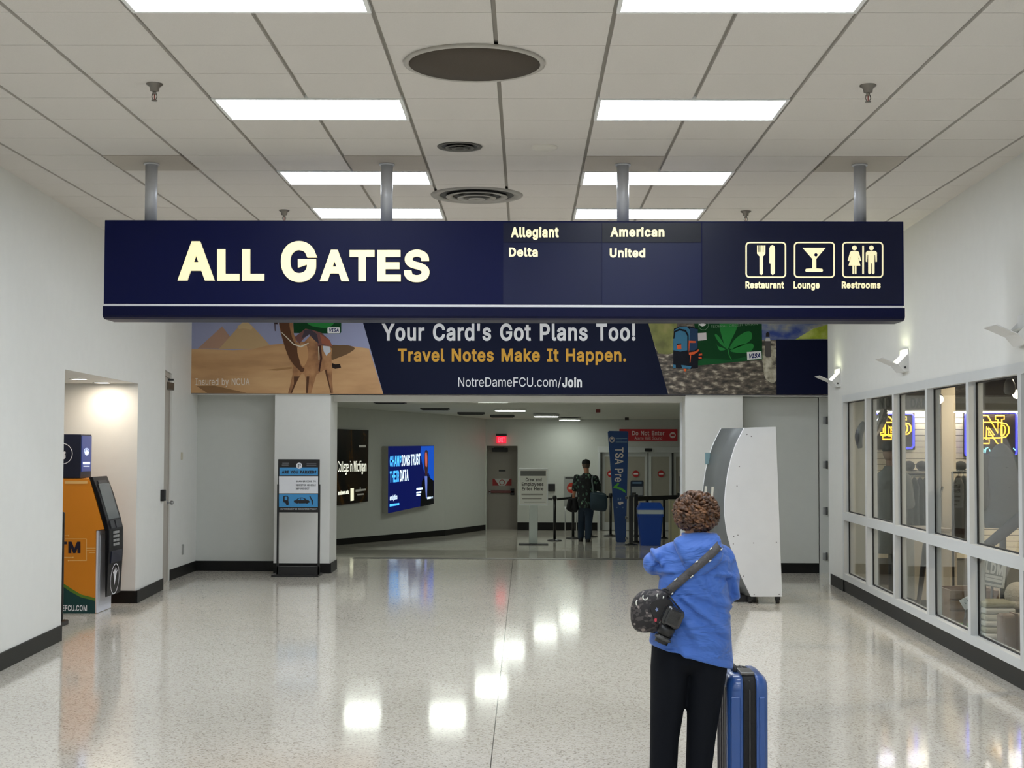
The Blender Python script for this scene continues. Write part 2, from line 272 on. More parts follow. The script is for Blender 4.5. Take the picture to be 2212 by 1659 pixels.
# ------------------------------------------------------------------ lettering and flat prints
# letter outlines (grotesque sans): character code, advance, then per contour x y and the two handle offsets of each bezier point, in 1/250 em
GLYPH_DATA = [
[33,49,[17,40,5,0,-1,29,16,127,0,-29,6,0,33,127,-6,0,0,-29,32,40,0,29,-5,0],[24,-1,4,0,-3,0,16,2,3,-2,-2,2,13,10,0,-3,0,3,16,18,-2,-2,3,2,24,22,-3,0,4,0,33,18,-3,2,2,-2,36,10,0,3,0,-3,33,2,2,2,-3,-2]],
[39,52,[19,79,5,0,0,16,18,127,0,-16,5,0,34,127,-6,0,-1,-16,32,79,1,16,-4,0]],
[46,47,[24,-1,3,0,-3,0,16,2,2,-2,-2,2,12,10,0,-3,0,3,16,18,-2,-2,2,3,24,22,-3,0,3,0,32,18,-2,3,2,-2,35,10,0,3,0,-3,32,2,2,2,-2,-2]],
[47,62,[59,133,-5,0,-14,-51,18,-19,13,51,-5,0,4,-19,4,0,13,51,45,133,-14,-51,4,0]],
[63,90,[33,38,5,0,0,1,33,40,0,-1,0,7,35,57,-1,-4,2,5,42,67,-3,-2,3,3,52,75,-4,-3,4,2,62,83,-3,-3,2,4,65,96,0,-5,0,4,63,106,1,-3,-2,3,55,113,3,-2,-3,2,44,115,4,0,-3,0,34,113,3,2,-3,-1,26,106,3,3,-2,-3,23,95,0,4,-5,0,7,95,5,0,0,7,12,113,-3,-5,4,5,26,125,-6,-3,5,3,44,129,-7,0,8,0,64,125,-6,2,5,-3,76,113,-3,5,3,-5,81,95,0,7,0,-6,76,78,3,5,-3,-5,64,65,5,4,-4,-2,55,59,2,2,-2,-2,50,51,1,3,-1,-3,48,40,0,5,0,-1,48,38,0,0,-5,0],[41,-1,3,0,-3,0,33,2,2,-2,-2,2,30,10,0,-3,0,3,33,18,-2,-2,2,2,41,22,-3,0,3,0,49,18,-2,2,2,-2,52,10,0,3,0,-3,49,2,2,2,-2,-2]],
[65,120,[4,0,6,0,16,42,50,127,-15,-42,7,0,69,127,-6,0,16,-42,116,0,-16,42,-6,0,99,0,5,0,-9,25,72,76,9,-26,-2,4,66,93,2,-7,-2,7,58,120,3,-11,1,0,61,120,-1,0,-3,-11,53,93,2,7,-2,-7,48,76,1,4,-9,-26,21,0,9,25,-5,0],[27,36,22,0,0,4,27,50,0,-5,22,0,92,50,-21,0,0,-5,92,36,0,4,-21,0]],
[66,114,[15,0,16,0,0,42,15,127,0,-42,15,0,60,127,-15,0,9,0,82,123,-6,3,6,-3,95,110,-3,6,3,-5,100,93,0,7,0,-5,97,80,2,4,-2,-4,89,71,3,3,-3,-2,79,67,3,1,0,-1,79,66,0,0,4,-1,91,61,-4,3,4,-2,101,51,-3,4,2,-5,104,34,0,7,0,-6,100,17,3,5,-3,-5,86,4,6,3,-6,-3,62,0,10,0,-16,0],[31,14,0,15,10,0,61,14,-10,0,10,0,82,20,-4,-4,5,4,89,34,0,-6,0,4,86,46,2,-4,-3,4,76,54,4,-2,-4,3,62,58,6,0,-10,0,31,58,10,0,0,-15],[31,71,0,14,10,0,59,71,-9,0,5,0,72,74,-4,-2,4,2,81,82,-2,-4,2,3,84,93,0,-4,0,6,78,107,4,-4,-4,4,60,113,8,0,-10,0,31,113,10,0,0,-14]],
[67,128,[67,-2,6,0,-11,0,38,6,8,-5,-9,6,17,29,5,-10,-4,10,10,64,0,-14,0,13,17,98,-4,-9,5,10,38,121,-9,-5,8,5,67,129,-11,0,6,0,85,126,-6,2,6,-2,101,118,-5,3,4,-4,112,105,-3,5,3,-6,118,87,-1,7,-5,0,102,87,5,0,-1,4,97,99,3,-4,-2,3,89,107,3,-2,-3,2,79,112,4,-1,-4,1,67,114,4,0,-8,0,46,108,6,4,-6,-4,31,91,4,7,-3,-8,26,64,0,10,0,-11,31,36,-3,8,4,-7,46,19,-6,4,6,-4,67,13,-8,0,4,0,79,15,-4,-1,4,1,89,20,-3,-2,3,2,97,29,-2,-4,3,3,102,40,-1,-4,5,0,118,40,-5,0,-1,-6,112,23,3,5,-3,-5,101,9,4,4,-5,-3,85,1,6,2,-6,-2]],
[68,126,[55,0,13,0,-11,0,24,0,10,0,0,5,24,14,0,-4,10,0,54,14,-10,0,10,0,79,20,-6,-4,7,4,95,37,-4,-7,3,8,100,64,0,-10,0,10,95,90,3,-7,-4,7,80,107,6,-4,-7,4,55,113,10,0,-10,0,23,113,11,0,0,5,23,127,0,-5,11,0,56,127,-11,0,13,0,88,120,-9,5,9,-5,108,98,-4,9,5,-10,115,64,0,13,0,-13,108,30,5,9,-4,-10,88,8,9,5,-9,-5],[31,127,-5,0,0,-42,31,0,0,42,-5,0,15,0,5,0,0,42,15,127,0,-42,5,0]],
[69,105,[15,0,26,0,0,42,15,127,0,-42,26,0,93,127,-26,0,0,-5,93,113,0,5,-21,0,31,113,21,0,0,-14,31,71,0,14,19,0,89,71,-19,0,0,-4,89,57,0,5,-19,0,31,57,19,0,0,-14,31,14,0,15,21,0,94,14,-21,0,0,-4,94,0,0,5,-26,0]],
[70,103,[15,0,5,0,0,42,15,127,0,-42,26,0,92,127,-25,0,0,-5,92,113,0,5,-20,0,31,113,21,0,0,-15,31,70,0,14,19,0,87,70,-19,0,0,-5,87,55,0,5,-19,0,31,55,19,0,0,-18,31,0,0,18,-5,0]],
[71,130,[67,-2,10,0,-11,0,37,6,9,-5,-8,6,17,29,5,-10,-5,10,10,64,0,-14,0,13,17,98,-5,-9,5,10,37,121,-8,-5,9,5,66,129,-11,0,7,0,85,126,-6,2,6,-2,101,117,-5,4,4,-3,112,104,-3,5,3,-5,119,87,-2,6,-6,0,102,87,6,0,-1,4,97,98,2,-3,-2,4,89,107,3,-3,-3,2,79,112,4,-1,-4,1,66,114,5,0,-7,0,46,108,6,4,-6,-4,31,91,4,7,-3,-8,26,64,0,10,0,-11,31,36,-3,8,4,-7,46,19,-6,4,6,-4,67,13,-8,0,7,0,86,18,-5,-3,6,3,99,31,-3,-6,3,5,104,51,0,-8,1,-1,109,50,-2,0,-13,0,71,50,12,0,0,4,71,64,0,-5,16,0,119,64,-16,0,0,-5,119,50,0,5,0,-10,113,23,4,7,-5,-8,94,5,8,4,-8,-5]],
[72,129,[15,0,5,0,0,42,15,127,0,-42,5,0,31,127,-5,0,0,-18,31,72,0,19,22,0,98,72,-22,0,0,19,98,127,0,-18,5,0,114,127,-5,0,0,-42,114,0,0,42,-5,0,98,0,5,0,0,19,98,58,0,-19,-22,0,31,58,22,0,0,-19,31,0,0,19,-5,0]],
[73,75,[8,0,20,0,0,5,8,14,0,-4,7,0,30,14,-8,0,0,33,30,113,0,-33,-8,0,8,113,7,0,0,5,8,127,0,-5,20,0,67,127,-20,0,0,-5,67,113,0,5,-7,0,46,113,7,0,0,-33,46,14,0,33,7,0,67,14,-7,0,0,-4,67,0,0,5,-20,0]],
[74,99,[46,-2,11,0,-11,0,19,8,7,-6,-7,7,8,36,0,-12,0,3,8,43,0,-2,6,0,24,43,-5,0,0,-2,24,36,0,3,0,-7,30,19,-4,4,4,-5,46,12,-6,0,7,0,62,19,-4,-5,4,4,68,36,0,-7,0,31,68,127,0,-30,5,0,84,127,-5,0,0,-30,84,36,0,31,0,-12,74,8,7,7,-7,-6]],
[75,117,[26,36,10,11,0,6,26,54,0,-6,3,4,35,65,-3,-3,3,4,44,76,-3,-4,3,3,53,86,-3,-3,13,14,91,127,-13,-14,7,0,112,127,-7,0,-18,-19,58,69,18,19,-1,0,57,69,0,0,-10,-11],[15,0,5,0,0,42,15,127,0,-42,5,0,31,127,-5,0,0,-14,31,84,0,14,0,-10,31,56,0,9,0,-2,31,48,0,3,0,-16,31,0,0,16,-5,0],[93,0,6,0,-15,22,47,65,15,-22,3,4,57,77,-3,-4,18,-25,112,0,-18,26,-6,0]],
[76,98,[15,0,25,0,0,42,15,127,0,-42,5,0,31,127,-5,0,0,-37,31,14,0,38,20,0,90,14,-19,0,0,-4,90,0,0,5,-25,0]],
[77,157,[15,0,5,0,0,42,15,127,0,-42,8,0,38,127,-8,0,10,-27,69,47,-10,27,1,-2,72,40,-1,3,1,-3,75,31,-1,3,1,-4,78,21,-1,3,1,-3,80,12,0,3,-1,0,77,12,1,0,1,3,79,21,-1,-3,1,3,82,30,-1,-3,2,4,86,40,-1,-3,0,2,88,47,-1,-2,10,27,119,127,-10,-27,8,0,142,127,-8,0,0,-42,142,0,0,42,-5,0,126,0,5,0,0,24,126,73,0,-25,0,2,126,82,0,-4,0,3,126,92,0,-3,0,4,127,103,-1,-3,0,4,127,114,0,-3,0,0,128,114,0,0,-1,-4,124,102,2,4,-1,-4,120,91,2,3,-1,-4,117,80,1,4,-1,-3,114,73,1,2,-10,-25,85,0,10,24,-4,0,72,0,4,0,-10,24,43,73,9,-25,-1,2,40,80,1,-3,-1,3,36,90,2,-3,-1,4,32,102,2,-4,-1,4,28,114,1,-4,1,0,30,114,-1,0,0,-3,30,104,0,4,0,-4,30,93,0,4,0,-4,30,82,0,4,0,-3,30,73,0,3,0,-25,30,0,0,24,-5,0]],
[78,131,[15,0,5,0,0,42,15,127,0,-42,6,0,34,127,-6,0,17,-27,86,46,-17,27,1,-2,91,38,-2,3,2,-4,97,27,-2,4,2,-4,103,14,-2,4,0,0,101,13,1,1,0,5,100,27,0,-4,0,4,100,39,0,-3,0,4,100,49,0,-3,0,26,100,127,0,-26,5,0,116,127,-6,0,0,-42,116,0,0,42,-7,0,97,0,6,0,-16,24,51,73,15,-25,-2,3,44,83,2,-4,-2,3,37,95,3,-5,-3,5,27,113,4,-7,1,0,30,113,-1,0,0,-6,31,96,-1,5,0,-5,31,82,0,4,0,-4,31,73,0,2,0,-25,31,0,0,24,-5,0]],
[79,133,[67,-2,11,0,-11,0,38,6,8,-5,-9,6,17,29,5,-10,-4,10,10,64,0,-14,0,13,17,98,-4,-9,5,10,38,121,-9,-5,8,5,67,129,-11,0,11,0,96,121,-9,5,8,-5,116,98,-5,10,5,-9,123,64,0,13,0,-14,116,29,5,10,-5,-10,96,6,8,6,-9,-5],[67,13,-8,0,7,0,87,19,-6,-4,7,4,102,36,-4,-7,4,8,108,64,0,-11,0,10,102,91,4,-7,-4,8,87,108,7,-4,-6,4,67,114,7,0,-8,0,46,108,6,4,-6,-4,31,91,4,8,-3,-7,26,64,0,10,0,-11,31,36,-3,8,4,-7,46,19,-6,4,6,-4]],
[80,111,[15,0,5,0,0,42,15,127,0,-42,15,0,59,127,-15,0,10,0,83,122,-6,3,6,-4,97,107,-3,6,4,-6,102,87,0,8,0,-8,97,66,4,6,-3,-6,83,52,6,3,-6,-4,59,46,10,0,-11,0,27,46,11,0,0,5,27,61,0,-5,11,0,58,61,-10,0,7,0,74,64,-4,-2,4,2,83,73,-2,-4,2,4,86,87,0,-5,0,5,83,100,2,-4,-2,4,74,110,4,-3,-4,2,58,113,7,0,-9,0,31,113,9,0,0,-38,31,0,0,38,-5,0]],
[81,133,[61,40,7,-10,6,0,78,40,-5,0,5,-6,92,21,-4,6,2,-1,96,16,-1,2,7,-9,117,-12,-7,9,-6,0,100,-12,6,0,-4,6,86,7,5,-7,-1,1,83,11,1,-1,-7,10],[67,-2,11,0,-11,0,38,6,8,-5,-9,6,17,29,5,-10,-4,10,10,64,0,-14,0,13,17,98,-4,-9,5,10,38,121,-9,-5,8,5,67,129,-11,0,11,0,96,121,-9,5,8,-5,116,98,-5,10,5,-9,123,64,0,13,0,-14,116,29,5,10,-5,-10,96,6,8,6,-9,-5],[67,13,-8,0,7,0,87,19,-6,-4,7,4,102,36,-4,-7,4,8,108,64,0,-11,0,10,102,91,4,-7,-4,8,87,108,7,-4,-6,4,67,114,7,0,-8,0,46,108,6,4,-6,-4,31,91,4,8,-3,-7,26,64,0,10,0,-11,31,36,-3,8,4,-7,46,19,-6,4,6,-4]],
[82,112,[15,0,5,0,0,42,15,127,0,-42,15,0,59,127,-15,0,10,0,83,122,-6,3,7,-3,98,108,-4,6,3,-6,102,88,0,8,0,-8,98,68,3,6,-4,-6,83,54,7,4,-6,-3,59,49,10,0,-12,0,24,49,12,0,0,5,24,64,0,-5,12,0,58,64,-11,0,7,0,74,67,-4,-2,5,2,83,75,-1,-4,2,4,86,88,0,-5,0,5,83,101,2,-4,-1,4,74,110,5,-2,-4,2,58,113,7,0,-9,0,31,113,9,0,0,-38,31,0,0,38,-5,0],[88,0,6,0,-10,19,58,57,10,-19,6,0,76,57,-6,0,10,-19,107,0,-10,19,-6,0]],
[83,112,[56,-2,10,0,-9,0,32,2,7,-3,-7,3,16,15,4,-5,-4,5,10,34,0,-7,5,0,26,34,-5,0,1,-5,31,22,-3,3,3,-3,42,15,-5,1,4,-2,56,12,-5,0,6,0,71,15,-4,-2,5,2,82,23,-2,-3,3,3,86,35,0,-5,0,4,83,45,2,-3,-2,2,74,51,4,-2,-4,2,61,56,5,-2,-5,1,46,60,5,-2,-11,3,22,72,5,-5,-6,6,13,93,0,-8,0,7,19,112,-4,-5,4,5,34,124,-6,-3,7,3,57,129,-9,0,8,0,79,124,-6,3,6,-3,94,112,-3,5,4,-5,100,94,0,7,-5,0,84,94,6,0,0,7,76,109,5,-3,-6,4,56,115,8,0,-5,0,42,112,4,2,-4,-2,32,105,2,3,-2,-4,29,94,0,4,0,-4,33,83,-3,3,2,-2,42,77,-3,2,4,-2,53,73,-3,1,4,-1,66,70,-4,1,4,-1,78,66,-4,2,4,-2,90,59,-4,3,3,-2,99,49,-3,4,2,-4,102,35,0,5,0,-7,97,16,3,5,-4,-6,81,3,7,3,-7,-4]],
[84,112,[8,113,13,0,0,5,8,127,0,-5,32,0,104,127,-32,0,0,-5,104,113,0,5,-13,0,64,113,14,0,0,-38,64,0,0,38,-5,0,48,0,5,0,0,38,48,113,0,-38,-13,0]],
[85,129,[65,-2,10,0,-10,0,38,4,8,-4,-7,4,21,20,4,-7,-4,7,15,43,0,-8,0,28,15,127,0,-28,5,0,31,127,-5,0,0,-27,31,45,0,27,0,-7,35,28,-3,5,3,-5,47,17,-5,3,5,-3,65,13,-7,0,7,0,83,17,-5,-3,5,3,94,28,-3,-5,3,5,98,45,0,-7,0,27,98,127,0,-27,6,0,114,127,-5,0,0,-28,114,43,0,28,0,-8,108,20,4,7,-4,-7,91,4,7,4,-8,-4]],
[86,120,[51,0,6,0,-16,42,4,127,16,-42,6,0,21,127,-6,0,9,-25,48,52,-9,25,2,-5,54,34,-2,8,2,-7,62,8,-3,10,-1,0,59,8,1,0,3,10,67,35,-3,-8,2,7,72,52,-1,-5,9,25,99,127,-9,-25,5,0,116,127,-6,0,-16,-42,69,0,16,42,-6,0]],
[87,172,[39,0,6,0,-12,42,4,127,12,-42,6,0,21,127,-6,0,6,-26,41,49,-7,26,1,-4,44,36,-1,5,1,-4,47,23,-1,5,1,-4,49,10,-1,5,0,0,47,10,1,0,1,5,50,23,-1,-4,1,5,53,36,-1,-4,1,5,56,49,-1,-4,7,26,77,127,-7,-26,6,0,95,127,-6,0,7,-26,115,49,-6,26,2,-4,119,36,-1,5,1,-4,122,23,-1,5,1,-4,124,10,-1,5,0,0,122,10,1,0,1,5,125,23,-1,-4,1,5,128,36,-1,-4,1,5,131,49,-1,-4,6,26,151,127,-7,-26,5,0,167,127,-5,0,-11,-42,133,0,11,42,-7,0,114,0,6,0,-7,27,92,81,7,-27,-1,5,88,98,1,-6,-1,6,84,119,1,-8,1,0,87,119,-1,0,-1,-8,84,99,1,6,-1,-6,79,81,2,6,-7,-27,58,0,7,27,-7,0]],
[88,119,[5,0,6,0,16,24,54,71,-16,-24,0,-4,54,59,0,4,-15,23,7,127,16,-23,7,0,26,127,-6,0,6,-9,44,100,-6,9,3,-4,51,90,-2,3,2,-2,56,82,-2,3,1,-2,61,73,-2,4,-1,0,58,73,1,0,2,3,63,82,-1,-2,1,3,68,90,-2,-2,2,3,75,100,-3,-4,6,9,93,127,-6,-9,6,0,112,127,-7,0,-16,-22,65,60,15,22,0,4,65,72,0,-4,16,-24,114,0,-16,24,-6,0,95,0,7,0,-7,11,73,32,8,-10,-2,4,67,41,2,-2,-2,3,62,49,2,-3,-1,2,58,58,1,-4,1,0,61,58,-1,0,-2,-3,56,49,2,3,-1,-2,52,41,1,3,-2,-2,45,32,3,4,-7,-10,23,0,7,11,-6,0]],
[89,118,[51,0,5,0,0,17,51,52,0,-17,-16,25,4,127,16,-25,6,0,23,127,-6,0,8,-14,48,86,-8,14,3,-4,56,73,-3,4,2,-4,62,58,-2,6,-2,0,56,58,2,0,2,6,63,73,-2,-4,2,4,70,86,-3,-4,8,14,95,127,-8,-14,6,0,114,127,-6,0,-16,-25,67,52,16,25,0,-17,67,0,0,17,-5,0]],
[97,97,[40,-2,5,0,-6,0,24,1,5,-2,-5,2,12,11,3,-4,-3,4,8,27,0,-6,0,5,11,40,-2,-3,2,4,19,48,-3,-2,4,2,31,53,-4,-1,5,1,45,55,-5,-1,5,1,58,57,-3,-1,4,0,66,59,-1,-1,2,1,69,64,0,-3,0,0,69,64,0,0,0,4,67,74,1,-3,-2,3,60,80,3,-1,-3,2,49,83,4,0,-5,0,37,81,4,1,-3,-2,29,75,2,2,-2,-2,25,68,1,3,-5,2,10,73,5,-2,2,6,20,87,-4,-4,4,3,33,94,-5,-2,5,1,48,96,-5,0,4,0,60,95,-4,1,4,-1,71,90,-3,2,4,-2,81,80,-3,4,2,-4,84,63,0,7,0,-21,84,0,0,21,-5,0,69,0,5,0,0,4,69,13,0,-4,0,0,68,13,0,0,-1,-2,63,6,2,2,-2,-2,54,0,4,2,-4,-1],[43,11,-4,0,5,0,57,15,-4,-3,4,2,66,23,-2,-3,2,4,69,34,0,-3,0,5,69,47,0,-4,-1,0,65,45,2,1,-2,0,58,44,2,0,-3,0,50,43,3,0,-2,-1,44,42,1,0,-4,0,34,40,3,1,-4,-1,26,35,2,2,-2,-2,23,26,0,4,0,-3,25,18,-1,2,2,-2,32,13,-3,1,3,-1]],
[98,106,[57,-2,8,0,-5,0,43,1,4,-2,-4,2,34,8,3,-3,-2,2,30,15,1,-2,-1,0,28,15,1,0,0,-5,28,0,0,5,-5,0,13,0,5,0,0,42,13,127,0,-42,5,0,28,127,-5,0,0,-16,28,80,0,16,1,0,30,80,-1,0,1,2,34,86,-2,-2,2,3,43,93,-4,-2,3,2,57,96,-6,0,8,0,78,90,-6,4,6,-4,92,73,-3,7,4,-7,98,47,0,10,0,-10,92,21,4,7,-3,-7,78,4,6,4,-6,-4],[55,12,-6,0,6,0,70,16,-4,-3,4,4,79,29,-2,-5,2,6,82,47,0,-6,0,7,79,65,2,-5,-2,6,70,78,4,-3,-4,3,55,82,6,0,-6,0,40,78,4,3,-4,-3,31,66,2,5,-2,-6,28,47,0,7,0,-7,31,29,-2,5,2,-6,40,16,-4,3,4,-3]],
[99,99,[52,-2,5,0,-9,0,29,4,7,-4,-6,4,14,21,4,-7,-4,8,9,47,0,-10,0,10,14,73,-4,-8,4,7,29,90,-6,-4,7,4,52,96,-9,0,4,0,65,94,-4,1,4,-1,76,89,-3,2,4,-2,85,80,-2,4,2,-3,90,69,-1,4,-5,-1,76,65,5,2,-1,3,73,72,1,-2,-2,2,67,78,2,-2,-2,1,61,81,2,-1,-3,1,52,82,3,0,-6,0,36,78,4,3,-4,-4,27,65,2,5,-2,-6,24,47,0,6,0,-6,27,29,-2,6,2,-5,36,16,-4,4,4,-3,52,12,-6,0,3,0,61,13,-3,-1,2,1,68,17,-2,-2,2,1,73,22,-2,-2,1,2,76,29,-1,-2,5,-1,91,26,-5,1,-1,-5,85,14,3,3,-2,-3,77,5,3,3,-4,-2,65,0,4,1,-4,-1]],
[100,106,[49,-2,6,0,-8,0,28,4,6,-4,-6,4,14,21,3,-7,-4,7,9,47,0,-10,0,10,14,73,-4,-7,3,7,28,90,-6,-4,6,4,49,96,-8,0,6,0,63,93,-3,2,4,-2,72,86,-2,3,2,-2,77,80,-2,2,0,0,78,80,-1,0,0,16,78,127,0,-16,5,0,93,127,-5,0,0,-42,93,0,0,42,-5,0,78,0,5,0,0,5,78,15,0,-5,0,0,77,15,0,0,-1,-2,72,8,2,2,-2,-3,63,1,4,2,-4,-2],[51,12,-6,0,6,0,66,16,-4,-3,4,3,75,29,-2,-6,2,5,78,47,0,-7,0,7,75,66,2,-6,-2,5,66,78,4,-3,-4,3,51,82,6,0,-6,0,36,78,4,3,-4,-3,27,65,2,6,-2,-5,24,47,0,7,0,-6,27,29,-2,6,2,-5,36,16,-4,4,4,-3]],
[101,101,[53,-2,7,0,-9,0,29,4,7,-4,-6,4,14,21,3,-7,-4,8,9,47,0,-10,0,9,14,72,-4,-7,3,8,29,90,-7,-4,6,4,51,96,-8,0,5,0,66,94,-4,1,5,-2,80,85,-4,4,4,-4,89,70,-2,7,3,-6,93,48,0,9,0,-2,93,42,0,2,-25,0,19,42,24,0,0,5,19,55,0,-4,22,0,84,55,-21,0,-2,-1,77,51,3,1,0,6,74,67,2,-5,-2,5,66,78,4,-2,-4,3,51,83,6,0,-5,0,37,78,4,3,-4,-2,27,67,2,5,-2,-4,24,53,0,5,0,-3,24,44,0,3,0,-7,28,27,-3,4,2,-5,38,15,-5,3,4,-2,53,12,-6,0,4,0,63,13,-3,-1,3,1,71,18,-2,-2,3,2,76,26,-1,-3,5,-1,91,23,-5,1,-1,-5,84,10,3,4,-4,-4,71,1,5,2,-6,-2]],
[103,106,[52,-38,7,0,-7,0,33,-35,6,-2,-5,2,21,-28,3,-3,-4,4,13,-17,2,-4,4,2,25,-10,-4,-3,2,-2,30,-16,-2,2,2,-3,39,-22,-4,1,3,-2,52,-24,-6,0,7,0,71,-19,-5,-3,4,4,78,-1,0,-8,0,6,78,17,0,-6,-1,0,77,17,0,0,-2,-2,72,10,2,3,-2,-2,63,4,4,2,-4,-2,49,1,6,0,-8,0,28,7,6,-4,-6,3,14,23,3,-7,-4,6,9,48,0,-10,0,10,14,73,-4,-7,3,8,28,90,-6,-4,6,4,49,96,-8,0,6,0,63,93,-3,2,4,-2,72,86,-2,3,2,-2,77,80,-1,2,0,0,78,80,0,0,0,5,78,95,0,-5,5,0,93,95,-5,0,0,-33,93,-2,0,32,0,-8,88,-22,3,5,-4,-6,73,-34,6,2,-7,-2],[51,15,-6,0,6,0,66,19,-4,-3,4,2,75,30,-2,-5,2,5,78,48,0,-7,0,7,75,66,2,-5,-2,5,66,78,4,-3,-4,3,51,82,6,0,-6,0,36,78,4,3,-4,-3,27,66,2,5,-2,-6,24,48,0,7,0,-7,27,31,-2,5,2,-5,36,19,-4,3,4,-3]],
[104,103,[28,57,0,5,0,-19,28,0,0,19,-5,0,13,0,5,0,0,42,13,127,0,-42,5,0,28,127,-5,0,0,-18,28,72,0,18,-1,0,26,72,1,0,3,9,38,91,-5,-4,5,3,57,96,-7,0,6,0,74,92,-5,3,5,-3,85,80,-3,6,3,-5,89,60,0,8,0,-20,89,0,0,20,-5,0,74,0,5,0,0,20,74,59,0,-20,0,7,68,76,4,-4,-4,4,52,82,7,0,-4,0,40,79,4,2,-3,-2,32,71,2,3,-3,-4]],
[105,42,[13,0,5,0,0,32,13,95,0,-32,5,0,28,95,-5,0,0,-32,28,0,0,32,-5,0],[21,111,3,0,-3,0,13,114,3,-2,-2,2,10,121,0,-3,0,3,13,128,-2,-2,3,2,21,131,-3,0,3,0,28,128,-2,2,3,-2,32,121,0,3,0,-3,28,114,3,2,-2,-2]],
[107,95,[27,34,6,5,0,6,27,53,0,-6,1,0,30,53,-1,0,14,14,71,95,-14,-14,6,0,90,95,-6,0,-15,-15,46,50,15,15,-1,0,44,50,1,0,-5,-5],[13,0,5,0,0,42,13,127,0,-42,5,0,28,127,-5,0,0,-42,28,0,0,42,-5,0],[73,0,7,0,-12,15,37,46,12,-15,4,4,48,57,-4,-3,15,-19,93,0,-15,19,-6,0]],
[108,47,[35,-1,2,0,-8,0,18,5,4,-4,-3,4,13,21,0,-7,0,35,13,127,0,-35,5,0,28,127,-5,0,0,-34,28,25,0,34,0,-5,30,16,-1,1,1,-2,37,13,-4,0,1,0,40,13,-1,0,1,0,42,14,0,-1,1,-5,45,1,-1,4,-1,-1,40,0,2,0,-1,0]],
[109,152,[13,0,5,0,0,32,13,95,0,-32,5,0,28,95,-5,0,0,-7,28,74,0,7,0,0,27,74,0,0,1,5,33,86,-3,-3,3,4,43,94,-4,-2,4,2,55,97,-4,0,7,0,72,90,-5,4,4,-4,80,74,-1,6,0,0,78,74,1,0,1,4,84,86,-3,-4,3,3,95,94,-4,-2,4,2,109,97,-5,0,6,0,124,93,-4,2,5,-2,135,82,-3,5,3,-5,139,64,0,7,0,-21,139,0,0,21,-5,0,124,0,5,0,0,21,124,63,0,-21,0,7,118,78,4,-3,-4,3,105,83,5,0,-5,0,94,80,3,2,-4,-2,86,73,2,3,-1,-4,84,62,0,4,0,-21,84,0,0,21,-5,0,69,0,5,0,0,22,69,65,0,-22,0,5,63,78,4,-3,-3,3,50,83,5,0,-4,0,39,80,4,2,-3,-2,31,72,2,4,-2,-3,28,59,0,6,0,-19,28,0,0,20,-5,0]],
[110,102,[28,57,0,5,0,-19,28,0,0,19,-5,0,13,0,5,0,0,32,13,95,0,-32,5,0,28,95,-5,0,0,-8,28,72,0,8,-1,0,26,72,0,0,3,9,38,91,-5,-4,5,3,57,96,-7,0,6,0,74,92,-5,3,5,-3,85,80,-3,6,3,-5,89,60,0,8,0,-20,89,0,0,20,-5,0,74,0,5,0,0,20,74,59,0,-20,0,7,68,76,4,-4,-4,4,52,82,7,0,-4,0,40,79,4,2,-3,-2,32,71,2,3,-3,-4]],
[111,104,[52,-2,9,0,-9,0,29,4,7,-4,-6,4,14,21,4,-7,-4,8,9,47,0,-10,0,10,14,73,-4,-8,4,7,29,90,-6,-4,7,4,52,96,-9,0,9,0,75,90,-7,4,6,-4,90,73,-4,7,3,-8,95,47,0,10,0,-10,90,21,3,8,-4,-7,75,4,6,4,-7,-4],[52,12,-6,0,6,0,68,16,-5,-3,4,4,77,29,-2,-5,2,6,80,47,0,-6,0,6,77,65,2,-6,-2,5,68,78,4,-4,-5,3,52,82,6,0,-6,0,36,78,4,3,-4,-4,27,65,2,5,-2,-6,24,47,0,6,0,-6,27,29,-2,6,2,-5,36,16,-4,4,4,-3]],
[112,106,[13,-36,5,0,0,44,13,95,0,-44,5,0,28,95,-5,0,0,-5,28,80,0,5,1,0,30,80,-1,0,1,2,34,86,-2,-2,2,3,43,93,-4,-2,3,2,57,96,-6,0,8,0,78,90,-6,4,6,-4,92,73,-3,7,4,-7,98,47,0,10,0,-10,92,21,4,7,-3,-7,78,4,6,4,-6,-4,57,-2,8,0,-5,0,43,1,4,-2,-4,2,34,8,3,-3,-2,2,30,15,1,-2,-1,0,28,15,1,0,0,-17,28,-36,0,17,-5,0],[55,12,-6,0,6,0,70,16,-4,-3,4,4,79,29,-2,-5,2,6,82,47,0,-6,0,7,79,65,2,-5,-2,6,70,78,4,-3,-4,3,55,82,6,0,-6,0,40,78,4,3,-4,-3,31,66,2,5,-2,-6,28,47,0,7,0,-7,31,29,-2,5,2,-6,40,16,-4,3,4,-3]],
[114,65,[13,0,5,0,0,32,13,95,0,-32,5,0,28,95,-5,0,0,-5,28,80,0,5,0,0,29,80,0,0,2,5,38,92,-4,-3,5,3,53,96,-5,0,1,0,57,96,-1,0,2,0,61,96,-1,0,0,-5,61,81,0,5,-1,0,57,81,2,0,-1,0,52,81,2,0,-5,0,40,79,3,2,-4,-2,31,71,2,3,-2,-3,28,59,0,5,0,-20,28,0,0,20,-5,0]],
